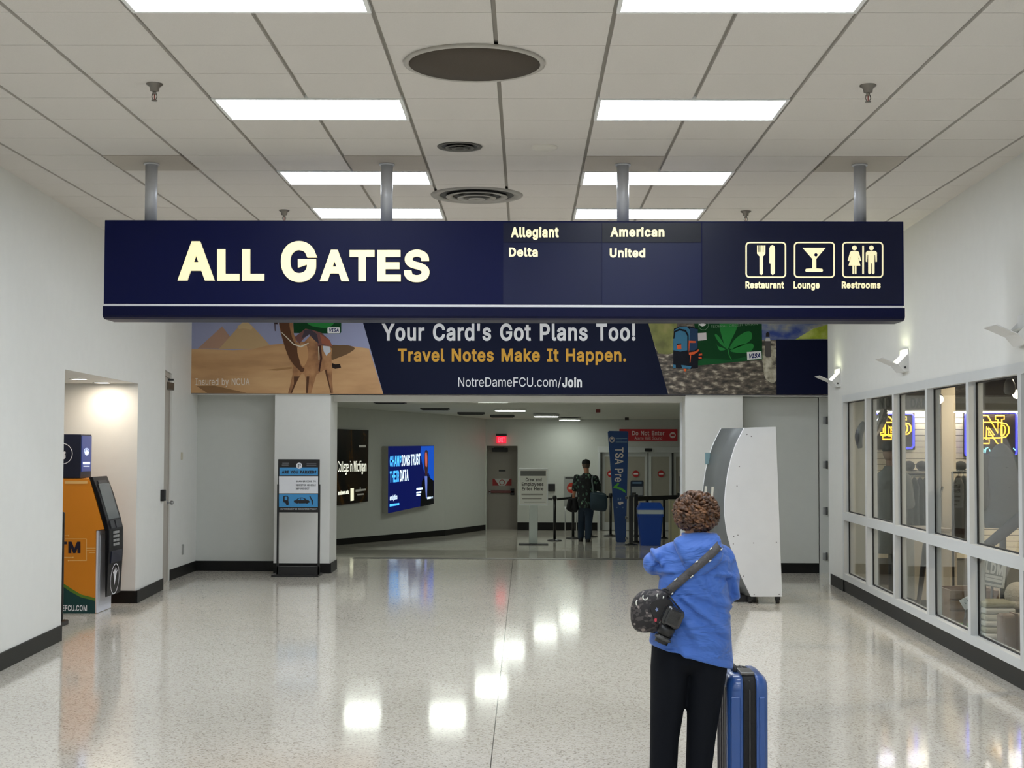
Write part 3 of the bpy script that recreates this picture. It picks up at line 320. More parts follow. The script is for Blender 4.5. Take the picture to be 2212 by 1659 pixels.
[115,91,[45,-2,8,0,-6,0,28,1,5,-2,-5,2,15,9,4,-3,-3,4,9,24,1,-6,5,1,23,27,-4,-1,2,-6,31,15,-4,3,4,-2,45,11,-5,0,7,0,61,16,-4,-3,4,2,67,26,0,-4,0,3,64,34,2,-2,-3,2,53,39,5,-1,-5,1,37,43,6,-2,-8,2,18,52,4,-4,-4,4,12,68,0,-6,0,6,16,83,-3,-4,3,4,29,93,-6,-3,5,2,47,96,-7,0,6,0,63,93,-4,2,5,-2,75,85,-3,3,3,-4,81,72,-1,5,-5,-1,67,69,5,1,-1,4,61,79,3,-3,-3,3,47,83,6,0,-6,0,33,79,3,3,-4,-2,27,69,0,4,0,-3,31,61,-3,2,3,-2,43,56,-5,1,5,-1,57,52,-4,1,9,-2,77,43,-5,4,4,-4,83,27,0,6,0,-6,78,12,3,4,-3,-5,65,2,6,2,-6,-3]],
[116,57,[51,95,-16,0,0,-5,51,82,0,4,-16,0,2,82,16,0,0,4,2,95,0,-5,16,0],[16,118,0,-32,5,0,31,118,-5,0,0,-31,31,24,0,32,0,-4,34,15,-2,2,2,-2,43,12,-4,0,1,0,46,13,-1,0,2,0,50,13,-1,0,1,-4,53,0,-1,5,-1,0,48,-1,2,1,-2,0,42,-1,2,0,-8,0,23,5,5,-4,-5,5,16,23,0,-7,0,32]],
[117,103,[46,-1,7,0,-7,0,29,3,5,-3,-5,2,17,15,3,-6,-2,5,13,35,0,-8,0,20,13,95,0,-20,5,0,28,95,-5,0,0,-20,28,36,0,20,0,-7,34,19,-4,4,4,-4,50,13,-7,0,5,0,62,15,-3,-1,4,2,71,24,-2,-4,2,4,74,38,0,-5,0,19,74,95,0,-19,5,0,89,95,-5,0,0,-32,89,0,0,32,-5,0,75,0,4,0,0,8,75,23,0,-8,0,0,77,23,-1,0,-3,-9,64,4,6,4,-5,-3]],
[118,97,[41,0,5,0,-12,32,4,95,12,-32,6,0,21,95,-5,0,7,-19,41,39,-6,18,2,-6,47,22,-2,5,1,-6,51,5,-1,6,-1,0,46,5,2,0,2,6,51,22,-2,-6,1,5,56,39,-2,-6,7,18,76,95,-7,-19,6,0,93,95,-6,0,-12,-32,57,0,12,32,-6,0]],
[119,142,[34,0,5,0,-9,32,6,95,9,-32,5,0,22,95,-6,0,4,-14,33,53,-3,14,2,-5,38,34,-1,7,2,-7,44,10,-2,9,-1,0,41,10,1,0,2,9,46,34,-1,-7,2,7,52,53,-2,-6,3,14,63,95,-4,-14,5,0,79,95,-5,0,4,-14,90,53,-3,14,2,-5,95,34,-1,7,2,-7,101,10,-2,9,-1,0,98,10,1,0,2,9,103,34,-2,-7,2,7,108,53,-1,-6,4,14,120,95,-4,-14,5,0,136,95,-5,0,-9,-32,107,0,10,32,-5,0,92,0,5,0,-4,14,80,43,4,-14,-1,4,76,56,1,-4,-1,5,73,70,1,-5,-2,5,69,84,1,-4,1,0,73,84,-2,0,-2,-4,69,70,1,5,-1,-5,66,56,1,5,-2,-4,62,43,1,4,-4,-14,50,0,4,14,-5,0]],
[121,97,[12,-35,1,0,1,5,15,-21,-1,-5,1,-1,18,-22,-1,0,3,-1,26,-22,-2,-1,2,0,33,-18,-2,-3,2,2,38,-9,-2,-4,1,3,41,0,-1,-3,-12,31,4,95,12,-32,6,0,21,95,-5,0,7,-19,41,39,-6,18,2,-6,47,22,-2,5,1,-6,51,5,-1,6,-1,0,46,5,2,0,2,6,51,22,-2,-6,1,5,56,39,-2,-6,7,18,76,95,-6,-19,6,0,93,95,-6,0,-14,-37,51,-15,14,37,-2,-4,44,-27,3,3,-3,-3,35,-34,3,2,-4,-1,23,-36,4,0,-3,0,16,-36,2,0,-2,1]]]
_T = {}
GLYPHS = {chr(r[0]): (r[1]/250.0, r[2:]) for r in GLYPH_DATA}
def _contour(c, bold):
    n = len(c)//6; B = [[t/250.0 for t in c[6*i:6*i+6]] for i in range(n)]; P = []
    for a, b in zip(B, B[1:]+B[:1]):
        p0, p3 = Vector((a[0], a[1])), Vector((b[0], b[1])); p1, p2 = p0+Vector((a[4], a[5])), p3+Vector((b[2], b[3])); d = p3-p0
        flat = d.length < 1e-6 or max(abs(d.x*(q.y-p0.y)-d.y*(q.x-p0.x)) for q in (p1, p2))/d.length < 0.004
        for s in range(1 if flat else 5):
            t = s/5; P.append(p0*(1-t)**3+p1*(3*t*(1-t)**2)+p2*(3*t*t*(1-t))+p3*t**3)
    Q = [P[0]]
    for p in P[1:]:
        if (p-Q[-1]).length > 8e-3: Q.append(p)
    if len(Q) > 3 and (Q[0]-Q[-1]).length < 8e-3: Q.pop()
    if not bold: return Q
    out = []
    for k, p in enumerate(Q):                          # thicken along the mitre of the two edges
        u, v = (p-Q[k-1]).normalized(), (Q[(k+1)%len(Q)]-p).normalized()
        nu, nv = Vector((-u.y, u.x)), Vector((-v.y, v.x)); m = nu+nv
        if m.length < 0.2: out.append(p+nu*bold); continue
        m.normalize(); out.append(p+m*(bold/max(0.45, m.dot(nu))))
    return out
def _winding(p, P):
    w = 0
    for q in P:
        for k, b in enumerate(q):
            a = q[k-1]
            if (a.y > p.y) != (b.y > p.y) and p.x < (b.x-a.x)*(p.y-a.y)/(b.y-a.y)+a.x: w += 1 if b.y > a.y else -1
    return w
def glyphs(s, bold=0.0, space=1.0):
    """outlines of a line of lettering, tessellated and scaled to the unit square"""
    k = (s, bold, space)
    if k in _T: return _T[k]
    x = 0.0; vs_ = []; fs = []
    for ch in s:
        if ch == ' ': x += 0.27*space+bold; continue
        ad, cs = GLYPHS[ch]; g = (ch, bold)
        if g not in _T:
            P = [_contour(c, bold) for c in cs]; co = []; ed = []
            for q in P:
                n0 = len(co); co += q; ed += [(n0+k, n0+(k+1)%len(q)) for k in range(len(q))]
            gv, _, gf = delaunay_2d_cdt(co, ed, [], 0, 1e-5)[:3]
            _T[g] = ([Vector((p.x, p.y, 0)) for p in gv], [tuple(f) for f in gf if _winding(sum((gv[k] for k in f), Vector((0, 0)))/3, P)])
        n0 = len(vs_); vs_ += [p+Vector((x, 0, 0)) for p in _T[g][0]]; fs += [tuple(n0+i for i in t) for t in _T[g][1]]
        x += ad*space+bold*1.6
    x0 = min(v.x for v in vs_); x1 = max(v.x for v in vs_); y0 = min(v.y for v in vs_); y1 = max(v.y for v in vs_)
    _T[k] = ([((v.x-x0)/(x1-x0), (v.y-y0)/(y1-y0)) for v in vs_], fs); return _T[k]
class Plane:
    """a real flat surface; pixels of the photograph are projected on it to find where print lies"""
    def __init__(self, p, U=(1,0,0), V=(0,0,1)):
        self.p = Vector(p); self.U = Vector(U).normalized(); self.V = Vector(V).normalized(); self.N = self.U.cross(self.V)
    def hit(self, px, py, lift=0.0):
        d = ray(px, py); t = (self.p-CAM).dot(self.N)/d.dot(self.N); return CAM + d*t + self.N*lift
    def poly(self, mb, pts, m, lift=0.002, smooth=0):
        if smooth: pts = catmull(pts, smooth)
        q = [self.hit(x, y, lift) for x, y in pts]
        mb.faces(q, [tuple(range(len(q)))], m)
    def rect(self, mb, x0, y0, x1, y1, m, lift=0.002): self.poly(mb, [(x0,y1),(x1,y1),(x1,y0),(x0,y0)], m, lift)
    def slab(self, mb, pts, m, t, lift=0.0):
        q = [self.hit(x, y, lift) for x, y in pts]; mb.prism(q, -self.N*t, m)
    def disc(self, mb, x, y, r, m, lift=0.003, ry=None, seg=28): self.poly(mb, [(x+r*math.cos(a), y+(ry or r)*math.sin(a)) for a in angs(seg)], m, lift)
    def ring(self, mb, x, y, r, wd, m, lift=0.003, seg=32):
        o = [self.hit(x+r*math.cos(a), y+r*math.sin(a), lift) for a in angs(seg)]; i = [self.hit(x+(r-wd)*math.cos(a), y+(r-wd)*math.sin(a), lift) for a in angs(seg)]
        mb.faces(o+i, [(k, (k+1)%seg, seg+(k+1)%seg, seg+k) for k in range(seg)], m)
    def line(self, mb, pts, wd, m, lift=0.003):
        for (x0,y0),(x1,y1) in zip(pts, pts[1:]):
            l = math.hypot(x1-x0, y1-y0) or 1; nx, ny = -(y1-y0)/l*wd/2, (x1-x0)/l*wd/2
            self.poly(mb, [(x0+nx,y0+ny),(x1+nx,y1+ny),(x1-nx,y1-ny),(x0-nx,y0-ny)], m, lift)
    def text(self, mb, s, x0, y0, x1, y1, m, lift=0.004, bold=0.0, quad=None, slant=0.0, thick=0.0, space=1.0):
        vs_, fs = glyphs(s, bold, space)
        bl, br, tl = quad if quad else ((x0,y1),(x1,y1),(x0,y0))
        o, a, b = self.hit(*bl, lift), self.hit(*br, lift), self.hit(*tl, lift)
        ea, eb = a-o, b-o
        q = [o+ea*(u+slant*v)+eb*v for u, v in vs_]
        if thick:                                     # raised letters
            t = bmesh.new(); vv = [t.verts.new(p) for p in q]
            for f in fs:
                try: t.faces.new([vv[k] for k in f])
                except ValueError: pass
            bmesh.ops.remove_doubles(t, verts=t.verts[:], dist=1e-5)
            r = bmesh.ops.extrude_face_region(t, geom=t.faces[:])
            bmesh.ops.translate(t, verts=[v for v in r['geom'] if isinstance(v, bmesh.types.BMVert)], vec=self.N*thick)
            mb.merge(t, m); t.free()
        else: mb.faces(q, fs, m)
def catmull(pts, k, closed=True):
    out = []; n = len(pts)
    for i in range(n if closed else n-1):
        p0, p1, p2, p3 = (pts[(i+j-1)%n] if closed else pts[max(0, min(n-1, i+j-1))] for j in range(4))
        for s in range(k):
            t = s/k
            out.append(tuple(0.5*(2*b+(c-a)*t+(2*a-5*b+4*c-d)*t*t+(3*b-a-3*c+d)*t**3) for a, b, c, d in zip(p0, p1, p2, p3)))
    if not closed: out.append(pts[-1])
    return out

# ------------------------------------------------------------------ palette
WALL = M('wall_paint', (220, 220, 215), 0.55, bump=0.04, bscale=180)
WALLG = M('grey_wall_paint', (196, 198, 192), 0.55, bump=0.04, bscale=180)
TILE = M('ceiling_tile', (210, 205, 198), 0.9, bump=0.25, bscale=260, var=0.05, vscale=150)
GRID = M('ceiling_grid', (156, 152, 143), 0.8)
BASE = M('black_vinyl_base', (15, 14, 13), 0.45, spec=0.25)
WHITE = M('white_paint', (230, 231, 228), 0.4)
ALU = M('white_aluminium', (205, 207, 206), 0.38)
STEEL = M('brushed_steel', (176, 177, 178), 0.35, metal=0.9)
CHROME = M('chrome', (205, 205, 206), 0.15, metal=1.0)
BLACK = M('black_plastic', (18, 18, 20), 0.4)
BLACKM = M('black_metal', (14, 14, 15), 0.35)
DKGREY = M('dark_grey', (62, 62, 62), 0.5)
DOOR = M('door_paint', (178, 172, 162), 0.5)
NAVY = M('sign_navy', (6, 13, 58), 0.4, spec=0.14)
CREAM = M('lit_cream_acrylic', (255, 244, 196), 0.35, emit=0.36)
GLASS = glass_mat()
DIFF = M('lamp_diffuser', (238, 246, 255), 0.4, emit=HALL_LIGHT)
DIFF2 = M('lamp_diffuser_far', (242, 250, 240), 0.4, emit=FAR_LIGHT)
FLOOR = terrazzo()

# ------------------------------------------------------------------ setting: floor
mb = MB()
ys = [-9.0, 2.0, 8.0, 14.0, 19.0, 23.4, 24.5, 26.0, 27.5, 29.0, 31.0, 34.0, 38.0]
V = []; Fc = []
for y in ys: V += [(-7.0, y, FZ(y)), (9.0, y, FZ(y))]
for i in range(len(ys)-1): Fc.append((2*i, 2*i+1, 2*i+3, 2*i+2))
n0 = len(V)
V += [(x, y, z-0.3) for x, y, z in V]
Fc += [tuple(n0+k for k in f) for f in Fc]
Fc += [(0, 2, n0+2, n0), (1, 3, n0+3, n0+1)]
mb.faces(V, Fc, FLOOR); floor = struct('floor', mb)
mb = MB(); mb.box(-2.72, 2.22, 23.1, 23.36, 0.0, 0.004, M('threshold_strip', (88, 85, 79), 0.35)); struct('trim_threshold', mb)

# ------------------------------------------------------------------ setting: hall ceiling with its tiles in a wide grid
TX0, TY0, TS = -0.166, 7.29, 0.6096
mb = MB()
mb.box(-5.2, 5.2, -9.0, 20.6, H+0.02, H+0.12, GRID)
LIGHT_ROWS = [-25, -21, -17, -13, -9, -5, -1, 3, 7, 10, 14, 18]
PLATES = [(-5, 6), (-2, 6), (1, 6), (4, 6)]
for j in range(-27, 22):
    y0 = TY0+TS*j; yc = y0+TS/2
    for i in range(-8, 7):
        x0 = TX0+TS*i; x1 = x0+TS
        if j in LIGHT_ROWS and i in (-3, -2, 1, 2): continue
        if (i, j) in PLATES: continue
        a, b = x0+0.012, x1-0.012
        a = max(a, XL(yc)-0.02); b = min(b, XR(yc)+0.02)
        if b-a < 0.05: continue
        mb.box(a, b, y0+0.003, y0+TS-0.003, H, H+0.021, TILE)
ceiling = struct('ceiling', mb)

# ------------------------------------------------------------------ setting: walls
def wallseg(mb, fx, y0, y1, z0, z1, t, m=WALL):      # sloping side wall, thickness t outwards (sign)
    a, b = fx(y0), fx(y1)
    p = [(a,y0,z0),(a+t,y0,z0),(b+t,y1,z0),(b,y1,z0),(a,y0,z1),(a+t,y0,z1),(b+t,y1,z1),(b,y1,z1)]
    mb.hexa([Vector(q) for q in p], m)
A0, A1, D0, D1, E = 13.41, 16.55, 18.1, 19.3, 20.83
HT = H+0.1
mb = MB()
wallseg(mb, XL, -9, A0, 0, HT, -0.15); wallseg(mb, XL, A0, A1, 2.48, HT, -0.15)
wallseg(mb, XL, A1, D0, 0, HT, -0.15); wallseg(mb, XL, D0, D1, 2.72, HT, -0.3); wallseg(mb, XL, D1, E+0.4, 0, HT, -0.3); wallseg(mb, lambda y: XL(y)-0.24, D0-0.2, D1+0.1, 0, 2.72, -0.05)
# cash machine alcove
mb.box(-6.5, XL(A0)-0.149, A0-0.15, A0, 0, 2.6, WALL); mb.box(-6.5, XL(A1)-0.149, A1, A1+0.15, 0, 2.6, WALL)
mb.box(-6.5, -6.35, A0, A1, 0, 2.6, WALL)
mb.prism([(XL(A0)-0.149, A0, 2.48), (XL(A1)-0.149, A1, 2.48), (-6.35, A1, 2.48), (-6.35, A0, 2.48)], (0, 0, 0.12), WALL)
struct('wall_left', mb)
GZ0, GZ1 = 0.15, 2.425                               # shop glazing
M_Y = [18.2-1.46*k for k in range(7)]                # mullion positions
G0, G1 = M_Y[-1], M_Y[0]
mb = MB()
wallseg(mb, XR, -9, G0, 0, HT, 0.15); wallseg(mb, XR, G0, G1+0.04, GZ1, HT, 0.15); wallseg(mb, XR, G1+0.04, 19.15, 0, HT, 0.15)
mb.box(XR(19.15), 4.6, 19.15, 19.3, 0, HT, WALL)
mb.box(4.45, 4.6, 19.3, 21.2, 0, HT, WALL)
struct('wall_right', mb)
mb = MB(); mb.box(-5.2, 5.2, -9.15, -9.0, 0, HT, WALL); struct('wall_back', mb)
# end of the hall: bulkhead, piers, recesses
YE = 20.46
mb = MB()
mb.box(-5.0, 4.6, YE-0.02, 21.2, 2.49, HT, WALL)
mb.box(-3.51, -2.73, YE, 21.2, 0, 2.49, WALL); mb.box(2.233, 3.03, YE, 21.2, 0, 2.49, WALL)
mb.box(-5.0, -3.51, E, 21.2, 0, 2.49, WALLG)
mb.box(3.03, 4.45, E, 21.2, 0, 2.49, WALLG)
mb.box(-2.73, 2.233, 20.85, 21.2, 2.41, 2.49, WALL)
struct('wall_end', mb)
# room past the portal
PA, PB, PC_ = at_floor(726, 1178), at_floor(960, 1157), at_floor(1048, 1145)
YF = PC_.y
dv = (PB-PA); PZ = PA - dv*(1.05)                     # run the angled wall back towards the portal
mb = MB()
def vwall(mb, p, q, z1, m, t=0.12):
    d = Vector((q.x-p.x, q.y-p.y, 0)).normalized(); n = Vector((-d.y, d.x, 0))*t
    a, b = Vector((p.x,p.y,-0.4)), Vector((q.x,q.y,-0.4)); k = Vector((0,0,z1+0.4))
    mb.hexa([a, b, b+n, a+n, a+k, b+k, b+n+k, a+n+k], m)
vwall(mb, PZ, PB, 2.75, WALLG); vwall(mb, PB, PC_, 2.75, WALLG)
mb.box(PZ.x-0.3, PZ.x+0.0, 21.2, PZ.y+0.1, -0.3, 2.75, WALLG)
struct('wall_far_left', mb)
DX0, DX1 = at_Y(1051, 1000, YF).x, at_Y(1118, 1000, YF).x
DR = 0.85                                             # exit door niche depth
mb = MB()
SX0, SX1 = at_Y(1292, 1000, YF).x, at_Y(1492, 1000, YF).x
dtop = at_Y(1085, 963, YF+DR).z
mb.box(PC_.x-0.15, DX0, YF, YF+DR+0.2, -0.4, 2.75, WALLG)
mb.box(DX0, DX1, YF, YF+DR+0.2, dtop, 2.75, WALLG)
mb.box(DX0, DX1, YF+DR+0.05, YF+DR+0.2, -0.4, dtop, WALLG)
mb.box(DX1, SX0, YF, YF+0.2, -0.4, 2.75, WALLG)
stop = at_Y(1380, 965, YF).z
mb.box(SX0, SX1, YF, YF+0.2, stop, 2.75, WALLG); mb.box(SX1, 6.2, YF, YF+0.2, -0.4, 2.75, WALLG)
mb.box(SX0, SX1, YF+1.3, YF+1.4, -0.4, 2.75, WALLG)
struct('wall_far', mb)
mb = MB(); mb.box(6.0, 6.2, 21.2, YF+0.2, -0.4, 2.75, WALLG); mb.box(4.6, 6.0, 21.05, 21.2, -0.3, 2.75, WALLG); struct('wall_far_right', mb)
mb = MB(); V = []
for y in (21.2, 29.0, YF+1.4): V += [(-7, y, ZC2(y)), (6.2, y, ZC2(y)), (-7, y, ZC2(y)+0.1), (6.2, y, ZC2(y)+0.1)]
mb.faces(V, [(0,1,5,4),(2,3,7,6),(4,5,9,8),(6,7,11,10),(0,2,3,1),(8,9,11,10)], M('plaster_ceiling', (214, 216, 208), 0.7, bump=0.06, bscale=90)); struct('ceiling_far', mb)

# baseboards
def basestrip(mb, pts, h=0.14, t=0.012):
    for p, q in zip(pts, pts[1:]):
        p, q = Vector(p), Vector(q); d = (q-p); d.z = 0; d.normalize(); n = Vector((d.y, -d.x, 0))*t
        e = d*t*0.9
        a, b = p, q; k = Vector((0,0,h))
        mb.hexa([a, b, b+n, a+n, a+k, b+k, b+n+k, a+n+k], BASE)
mb = MB()
basestrip(mb, [(XL(-9),-9,0),(XL(A0),A0,0)]); basestrip(mb, [(-6.35,A1,0),(XL(A1)+0.012,A1,0),(XL(D0),D0,0)]); basestrip(mb, [(XL(D1),D1,0),(XL(E),E,0),(-3.51,E,0)])
struct('baseboard_left', mb)
mb = MB(); basestrip(mb, [(-3.51,YE,0),(-2.73+0.012,YE,0),(-2.73,21.2,0)]); basestrip(mb, [(2.233,21.2,0),(2.233-0.012,YE,0),(3.03,YE,0)]); struct('baseboard_end', mb)
mb = MB(); basestrip(mb, [(XR(19.15),19.15,0),(XR(G1+0.04),G1+0.04,0)]); basestrip(mb, [(3.03,E,0),(4.45,E,0)]); struct('baseboard_right', mb)
mb = MB(); basestrip(mb, [(PZ.x, PZ.y, FZ(PZ.y)), tuple(PA), tuple(PB), tuple(PC_)], 0.13)
basestrip(mb, [(DX1, YF, FZ(YF)), (SX0-0.02, YF, FZ(YF))], 0.19); struct('baseboard_far', mb)
mb = MB(); wallseg(mb, XR, G0, G1+0.04, 0, GZ0, 0.1, BASE); wallseg(mb, lambda y: XR(y)-0.012, -9, G0, 0, 0.15, 0.011, BASE); struct('baseboard_shop_curb', mb)

# shop window: frame, mullions and panes, one window per bay
mb = MB()
fx = lambda y: XR(y)-0.015
wallseg(mb, fx, G0, G1+0.04, GZ1-0.085, GZ1+0.0, 0.12, ALU); wallseg(mb, fx, G0, G1+0.04, 0.885, 0.985, 0.12, ALU); wallseg(mb, fx, G0, G1+0.04, GZ0, GZ0+0.075, 0.12, ALU)
for y in M_Y:
    wallseg(mb, fx, y-0.045, y+0.045, GZ0+0.075, 0.885, 0.12, ALU); wallseg(mb, fx, y-0.045, y+0.045, 0.985, GZ1-0.085, 0.12, ALU)
struct('trim_shop_window_frame', mb)
GASK = M('black_gasket', (12, 12, 12), 0.5)
for k in range(6):
    y1, y0 = M_Y[k]-0.045, M_Y[k+1]+0.045
    t = bpy.data.objects.new('window_%d' % (k+1), None); C.objects.link(t); t['kind'] = 'structure'; WM[t] = Matrix.Translation(Vector((XR(y0), y0, 0.2))); t.matrix_world = WM[t]
    for z0, z1 in ((GZ0+0.075, 0.885), (0.985, GZ1-0.085)):
        mb = MB(); wallseg(mb, lambda y: XR(y)+0.05, y0, y1, z0, z1, 0.006, GLASS); mb.build('pane', t)
        mb = MB(); g = lambda y: XR(y)+0.045; e = 0.012
        wallseg(mb, g, y0, y0+e, z0, z1, 0.016, GASK); wallseg(mb, g, y1-e, y1, z0, z1, 0.016, GASK); wallseg(mb, g, y0+e, y1-e, z0, z0+e, 0.016, GASK); wallseg(mb, g, y0+e, y1-e, z1-e, z1, 0.016, GASK)
        mb.build('gasket', t)

# left service door in its recess
t = bpy.data.objects.new('door_1', None); C.objects.link(t); t['kind'] = 'structure'; WM[t] = Matrix.Translation(Vector((XL(D1), D0, 0))); t.matrix_world = WM[t]
mb = MB(); wallseg(mb, lambda y: XL(y)-0.035, D0+0.05, D1-0.05, 0.005, 2.66, -0.045, DOOR); mb.build('slab', t)
mb = MB(); wallseg(mb, lambda y: XL(y)-0.02, D1-0.05, D1+0.0, 0, 2.72, -0.2, DOOR); wallseg(mb, lambda y: XL(y)-0.02, D0, D0+0.05, 0, 2.72, -0.2, DOOR); wallseg(mb, lambda y: XL(y)-0.02, D0+0.05, D1-0.05, 2.66, 2.72, -0.2, DOOR); mb.build('frame', t)
mb = MB(); hx = XL(D1-0.16)-0.035; mb.cyl((hx, D1-0.16, 1.03), (hx+0.05, D1-0.16, 1.03), 0.012, m=STEEL); mb.ball((hx+0.065, D1-0.16, 1.03), 0.028, m=STEEL); mb.cyl((hx, D1-0.16, 1.03), (hx+0.008, D1-0.16, 1.03), 0.034, m=STEEL); mb.build('door_knob', t)
mb = MB(); mb.box(hx+0.001, hx+0.06, D1-0.42, D1-0.08, 2.5, 2.6, M('closer_bronze', (88, 80, 70), 0.4, metal=0.5), 0.008); mb.box(hx+0.03, hx+0.1, D1-0.3, D1-0.27, 2.62, 2.645, DKGREY); mb.build('door_closer', t)
# big hinged panel closing the niche beside the shop
t = bpy.data.objects.new('door_2', None); C.objects.link(t); t['kind'] = 'structure'; WM[t] = Matrix.Translation(Vector((3.05, E-0.06, 0))); t.matrix_world = WM[t]
xr = at_Y(1768, 1000, E-0.06).x; xj = at_Y(1790, 1000, E-0.06).x
mb = MB(); mb.box(3.04, xr, E-0.06, E-0.013, 0.145, 2.485, WALLG, 0.004); mb.build('slab', t)
mb = MB(); mb.box(xr+0.012, xj, E-0.055, E-0.013, 0.0, 2.485, WALLG); mb.box(xj, 4.45, E-0.03, E-0.013, 0, 2.485, WALLG); mb.build('jamb', t)
for py in (908, 1004, 1104, 1202):
    c = at_Y(1786, py, E-0.08); mb = MB(); mb.cyl(c-Vector((0,0,0.055)), c+Vector((0,0,0.055)), 0.013, m=DKGREY); mb.box(c.x-0.05, c.x, c.y+0.01, c.y+0.024, c.z-0.05, c.z+0.05, STEEL); mb.build('hinge', t)
# track and grille guide on the portal's jamb
mb = MB(); mb.box(2.205, 2.232, 20.86, 20.95, 0, 2.41, ALU); mb.box(2.195, 2.205, 20.88, 20.92, 1.14, 1.36, DKGREY); struct('trim_portal_track', mb)

# exit door
t = bpy.data.objects.new('door_3', None); C.objects.link(t); t['kind'] = 'structure'; WM[t] = Matrix.Translation(Vector((DX0, YF+DR, FZ(YF)))); t.matrix_world = WM[t]
zf = FZ(YF); yd = YF+DR
mb = MB(); mb.box(DX0+0.05, DX1-0.05, yd-0.005, yd+0.04, zf, dtop-0.06, DOOR); mb.build('slab', t)
mb = MB(); mb.box(DX0, DX0+0.05, yd-0.05, yd+0.05, zf, dtop, DOOR); mb.box(DX1-0.05, DX1, yd-0.05, yd+0.05, zf, dtop, DOOR); mb.box(DX0+0.05, DX1-0.05, yd-0.05, yd+0.05, dtop-0.06, dtop, DOOR); mb.build('frame', t)
pl = Plane((0, yd-0.006, 0)); RED = M('safety_red', (176, 30, 32), 0.45); PW = M('print_white', (232, 232, 228), 0.5)
a = at_Y(1056, 1062, yd); b = at_Y(1111, 1062, yd)
mb = MB(); mb.box(a.x, b.x, yd-0.09, yd-0.05, a.z-0.03, a.z+0.03, M('bar_red', (120, 60, 56), 0.4), 0.008); mb.box(b.x-0.1, b.x, yd-0.09, yd-0.005, a.z-0.08, a.z+0.08, BLACK, 0.01); mb.box(a.x, a.x+0.06, yd-0.09, yd-0.005, a.z-0.05, a.z+0.05, STEEL, 0.01); mb.build('push_bar', t)
mb = MB(); pl.rect(mb, 1064, 1034, 1105, 1049, PW, 0.001); pl.poly(mb, [(1064,1034),(1068,1034),(1078,1049),(1064,1049)], RED, 0.003); pl.poly(mb, [(1105,1034),(1101,1034),(1091,1049),(1105,1049)], RED, 0.003); pl.ring(mb, 1084.5, 1042, 6, 1.4, RED, 0.004); pl.rect(mb, 1077.5, 1015, 1092, 1018.5, DKGREY, 0.002); mb.build('warning_sticker', t)
mb = MB(); c = at_Y(1080, 972, yd); mb.box(c.x-0.2, c.x+0.2, yd-0.08, yd-0.005, c.z-0.05, c.z+0.05, DKGREY, 0.01); mb.box(c.x-0.15, c.x+0.1, yd-0.1, yd-0.08, c.z+0.03, c.z+0.06, DKGREY); mb.build('door_closer', t)

# sliding exit doors
t = bpy.data.objects.new('door_4', None); C.objects.link(t); t['kind'] = 'structure'; WM[t] = Matrix.Translation(Vector((SX0, YF, zf))); t.matrix_world = WM[t]
mb = MB(); hz = at_Y(1400, 978, YF).z
mb.box(SX0, SX1, YF-0.06, YF+0.1, hz, stop, ALU, 0.01); mb.box(SX0, SX0+0.05, YF-0.06, YF+0.1, zf, hz, ALU); mb.box(SX0+0.05, SX0+0.075, YF-0.07, YF+0.1, zf, hz, BLACK); mb.build('frame', t)
FROST = M('frosted_panel', (168, 164, 152), 0.2)
xs = [at_Y(px, 1000, YF).x for px in (1299, 1400, 1453, 1492)]
for k in range(3):
    x0, x1 = xs[k]+0.012, xs[k+1]-0.012
    mb = MB(); mb.box(x0, x0+0.07, YF+0.02, YF+0.06, zf+0.01, hz, ALU); mb.box(x1-0.07, x1, YF+0.02, YF+0.06, zf+0.01, hz, ALU); mb.box(x0+0.07, x1-0.07, YF+0.02, YF+0.06, hz-0.1, hz, ALU); mb.box(x0+0.07, x1-0.07, YF+0.02, YF+0.06, zf+0.01, zf+0.2, ALU)
    o = mb.build('leaf', t); mb = MB(); mb.box(x0+0.07, x1-0.07, YF+0.035, YF+0.045, zf+0.2, hz-0.1, FROST); mb.build('panel', o)
mb = MB(); mb.box(xs[2]-0.02, xs[2]+0.02, YF-0.01, YF+0.02, zf, hz, BLACK); mb.build('seal', t)
pl = Plane((0, YF+0.018, 0))
for px in (1319, 1373.5, 1428):
    mb = MB(); pl.disc(mb, px, 1023.5, 7.3, RED, 0.001); pl.rect(mb, px-4.8, 1022, px+4.8, 1025.2, PW, 0.003); mb.build('no_entry_sticker', t)
c = at_Y(1400.5, 971, YF-0.06); mb = MB(); mb.box(c.x-0.09, c.x+0.09, c.y-0.06, c.y, c.z-0.05, c.z+0.03, BLACK, 0.015); mb.build('motion_sensor', t)

# ------------------------------------------------------------------ ceiling lights
SIDE = {-3: 'banner side', 1: 'shop side'}
def troffer(i, j, label):
    x0, y0 = TX0+TS*i, TY0+TS*j; x1, y1 = x0+2*TS, y0+TS
    t = thing('ceiling_light', ((x0+x1)/2, (y0+y1)/2, H), label, 'ceiling light', 'troffers in the hall ceiling')
    f = 0.028
    mb = MB()
    for a in ((x0+.006,x1-.006,y0+.004,y0+f),(x0+.006,x1-.006,y1-f,y1-.004),(x0+.006,x0+f,y0+f,y1-f),(x1-f,x1-.006,y0+f,y1-f)): mb.box(*a, H-0.006, H+0.019, WHITE)
    mb.build('frame', t)
    mb = MB(); mb.box(x0+f, x1-f, y0+f, y1-f, H-0.002, H+0.018, DIFF); mb.build('diffuser', t)
    return t
where = {-1: 'cut by the top photo edge', 3: 'level with the nearer sprinkler heads', 7: 'just behind the sign poles', 10: 'touching the top of the sign'}
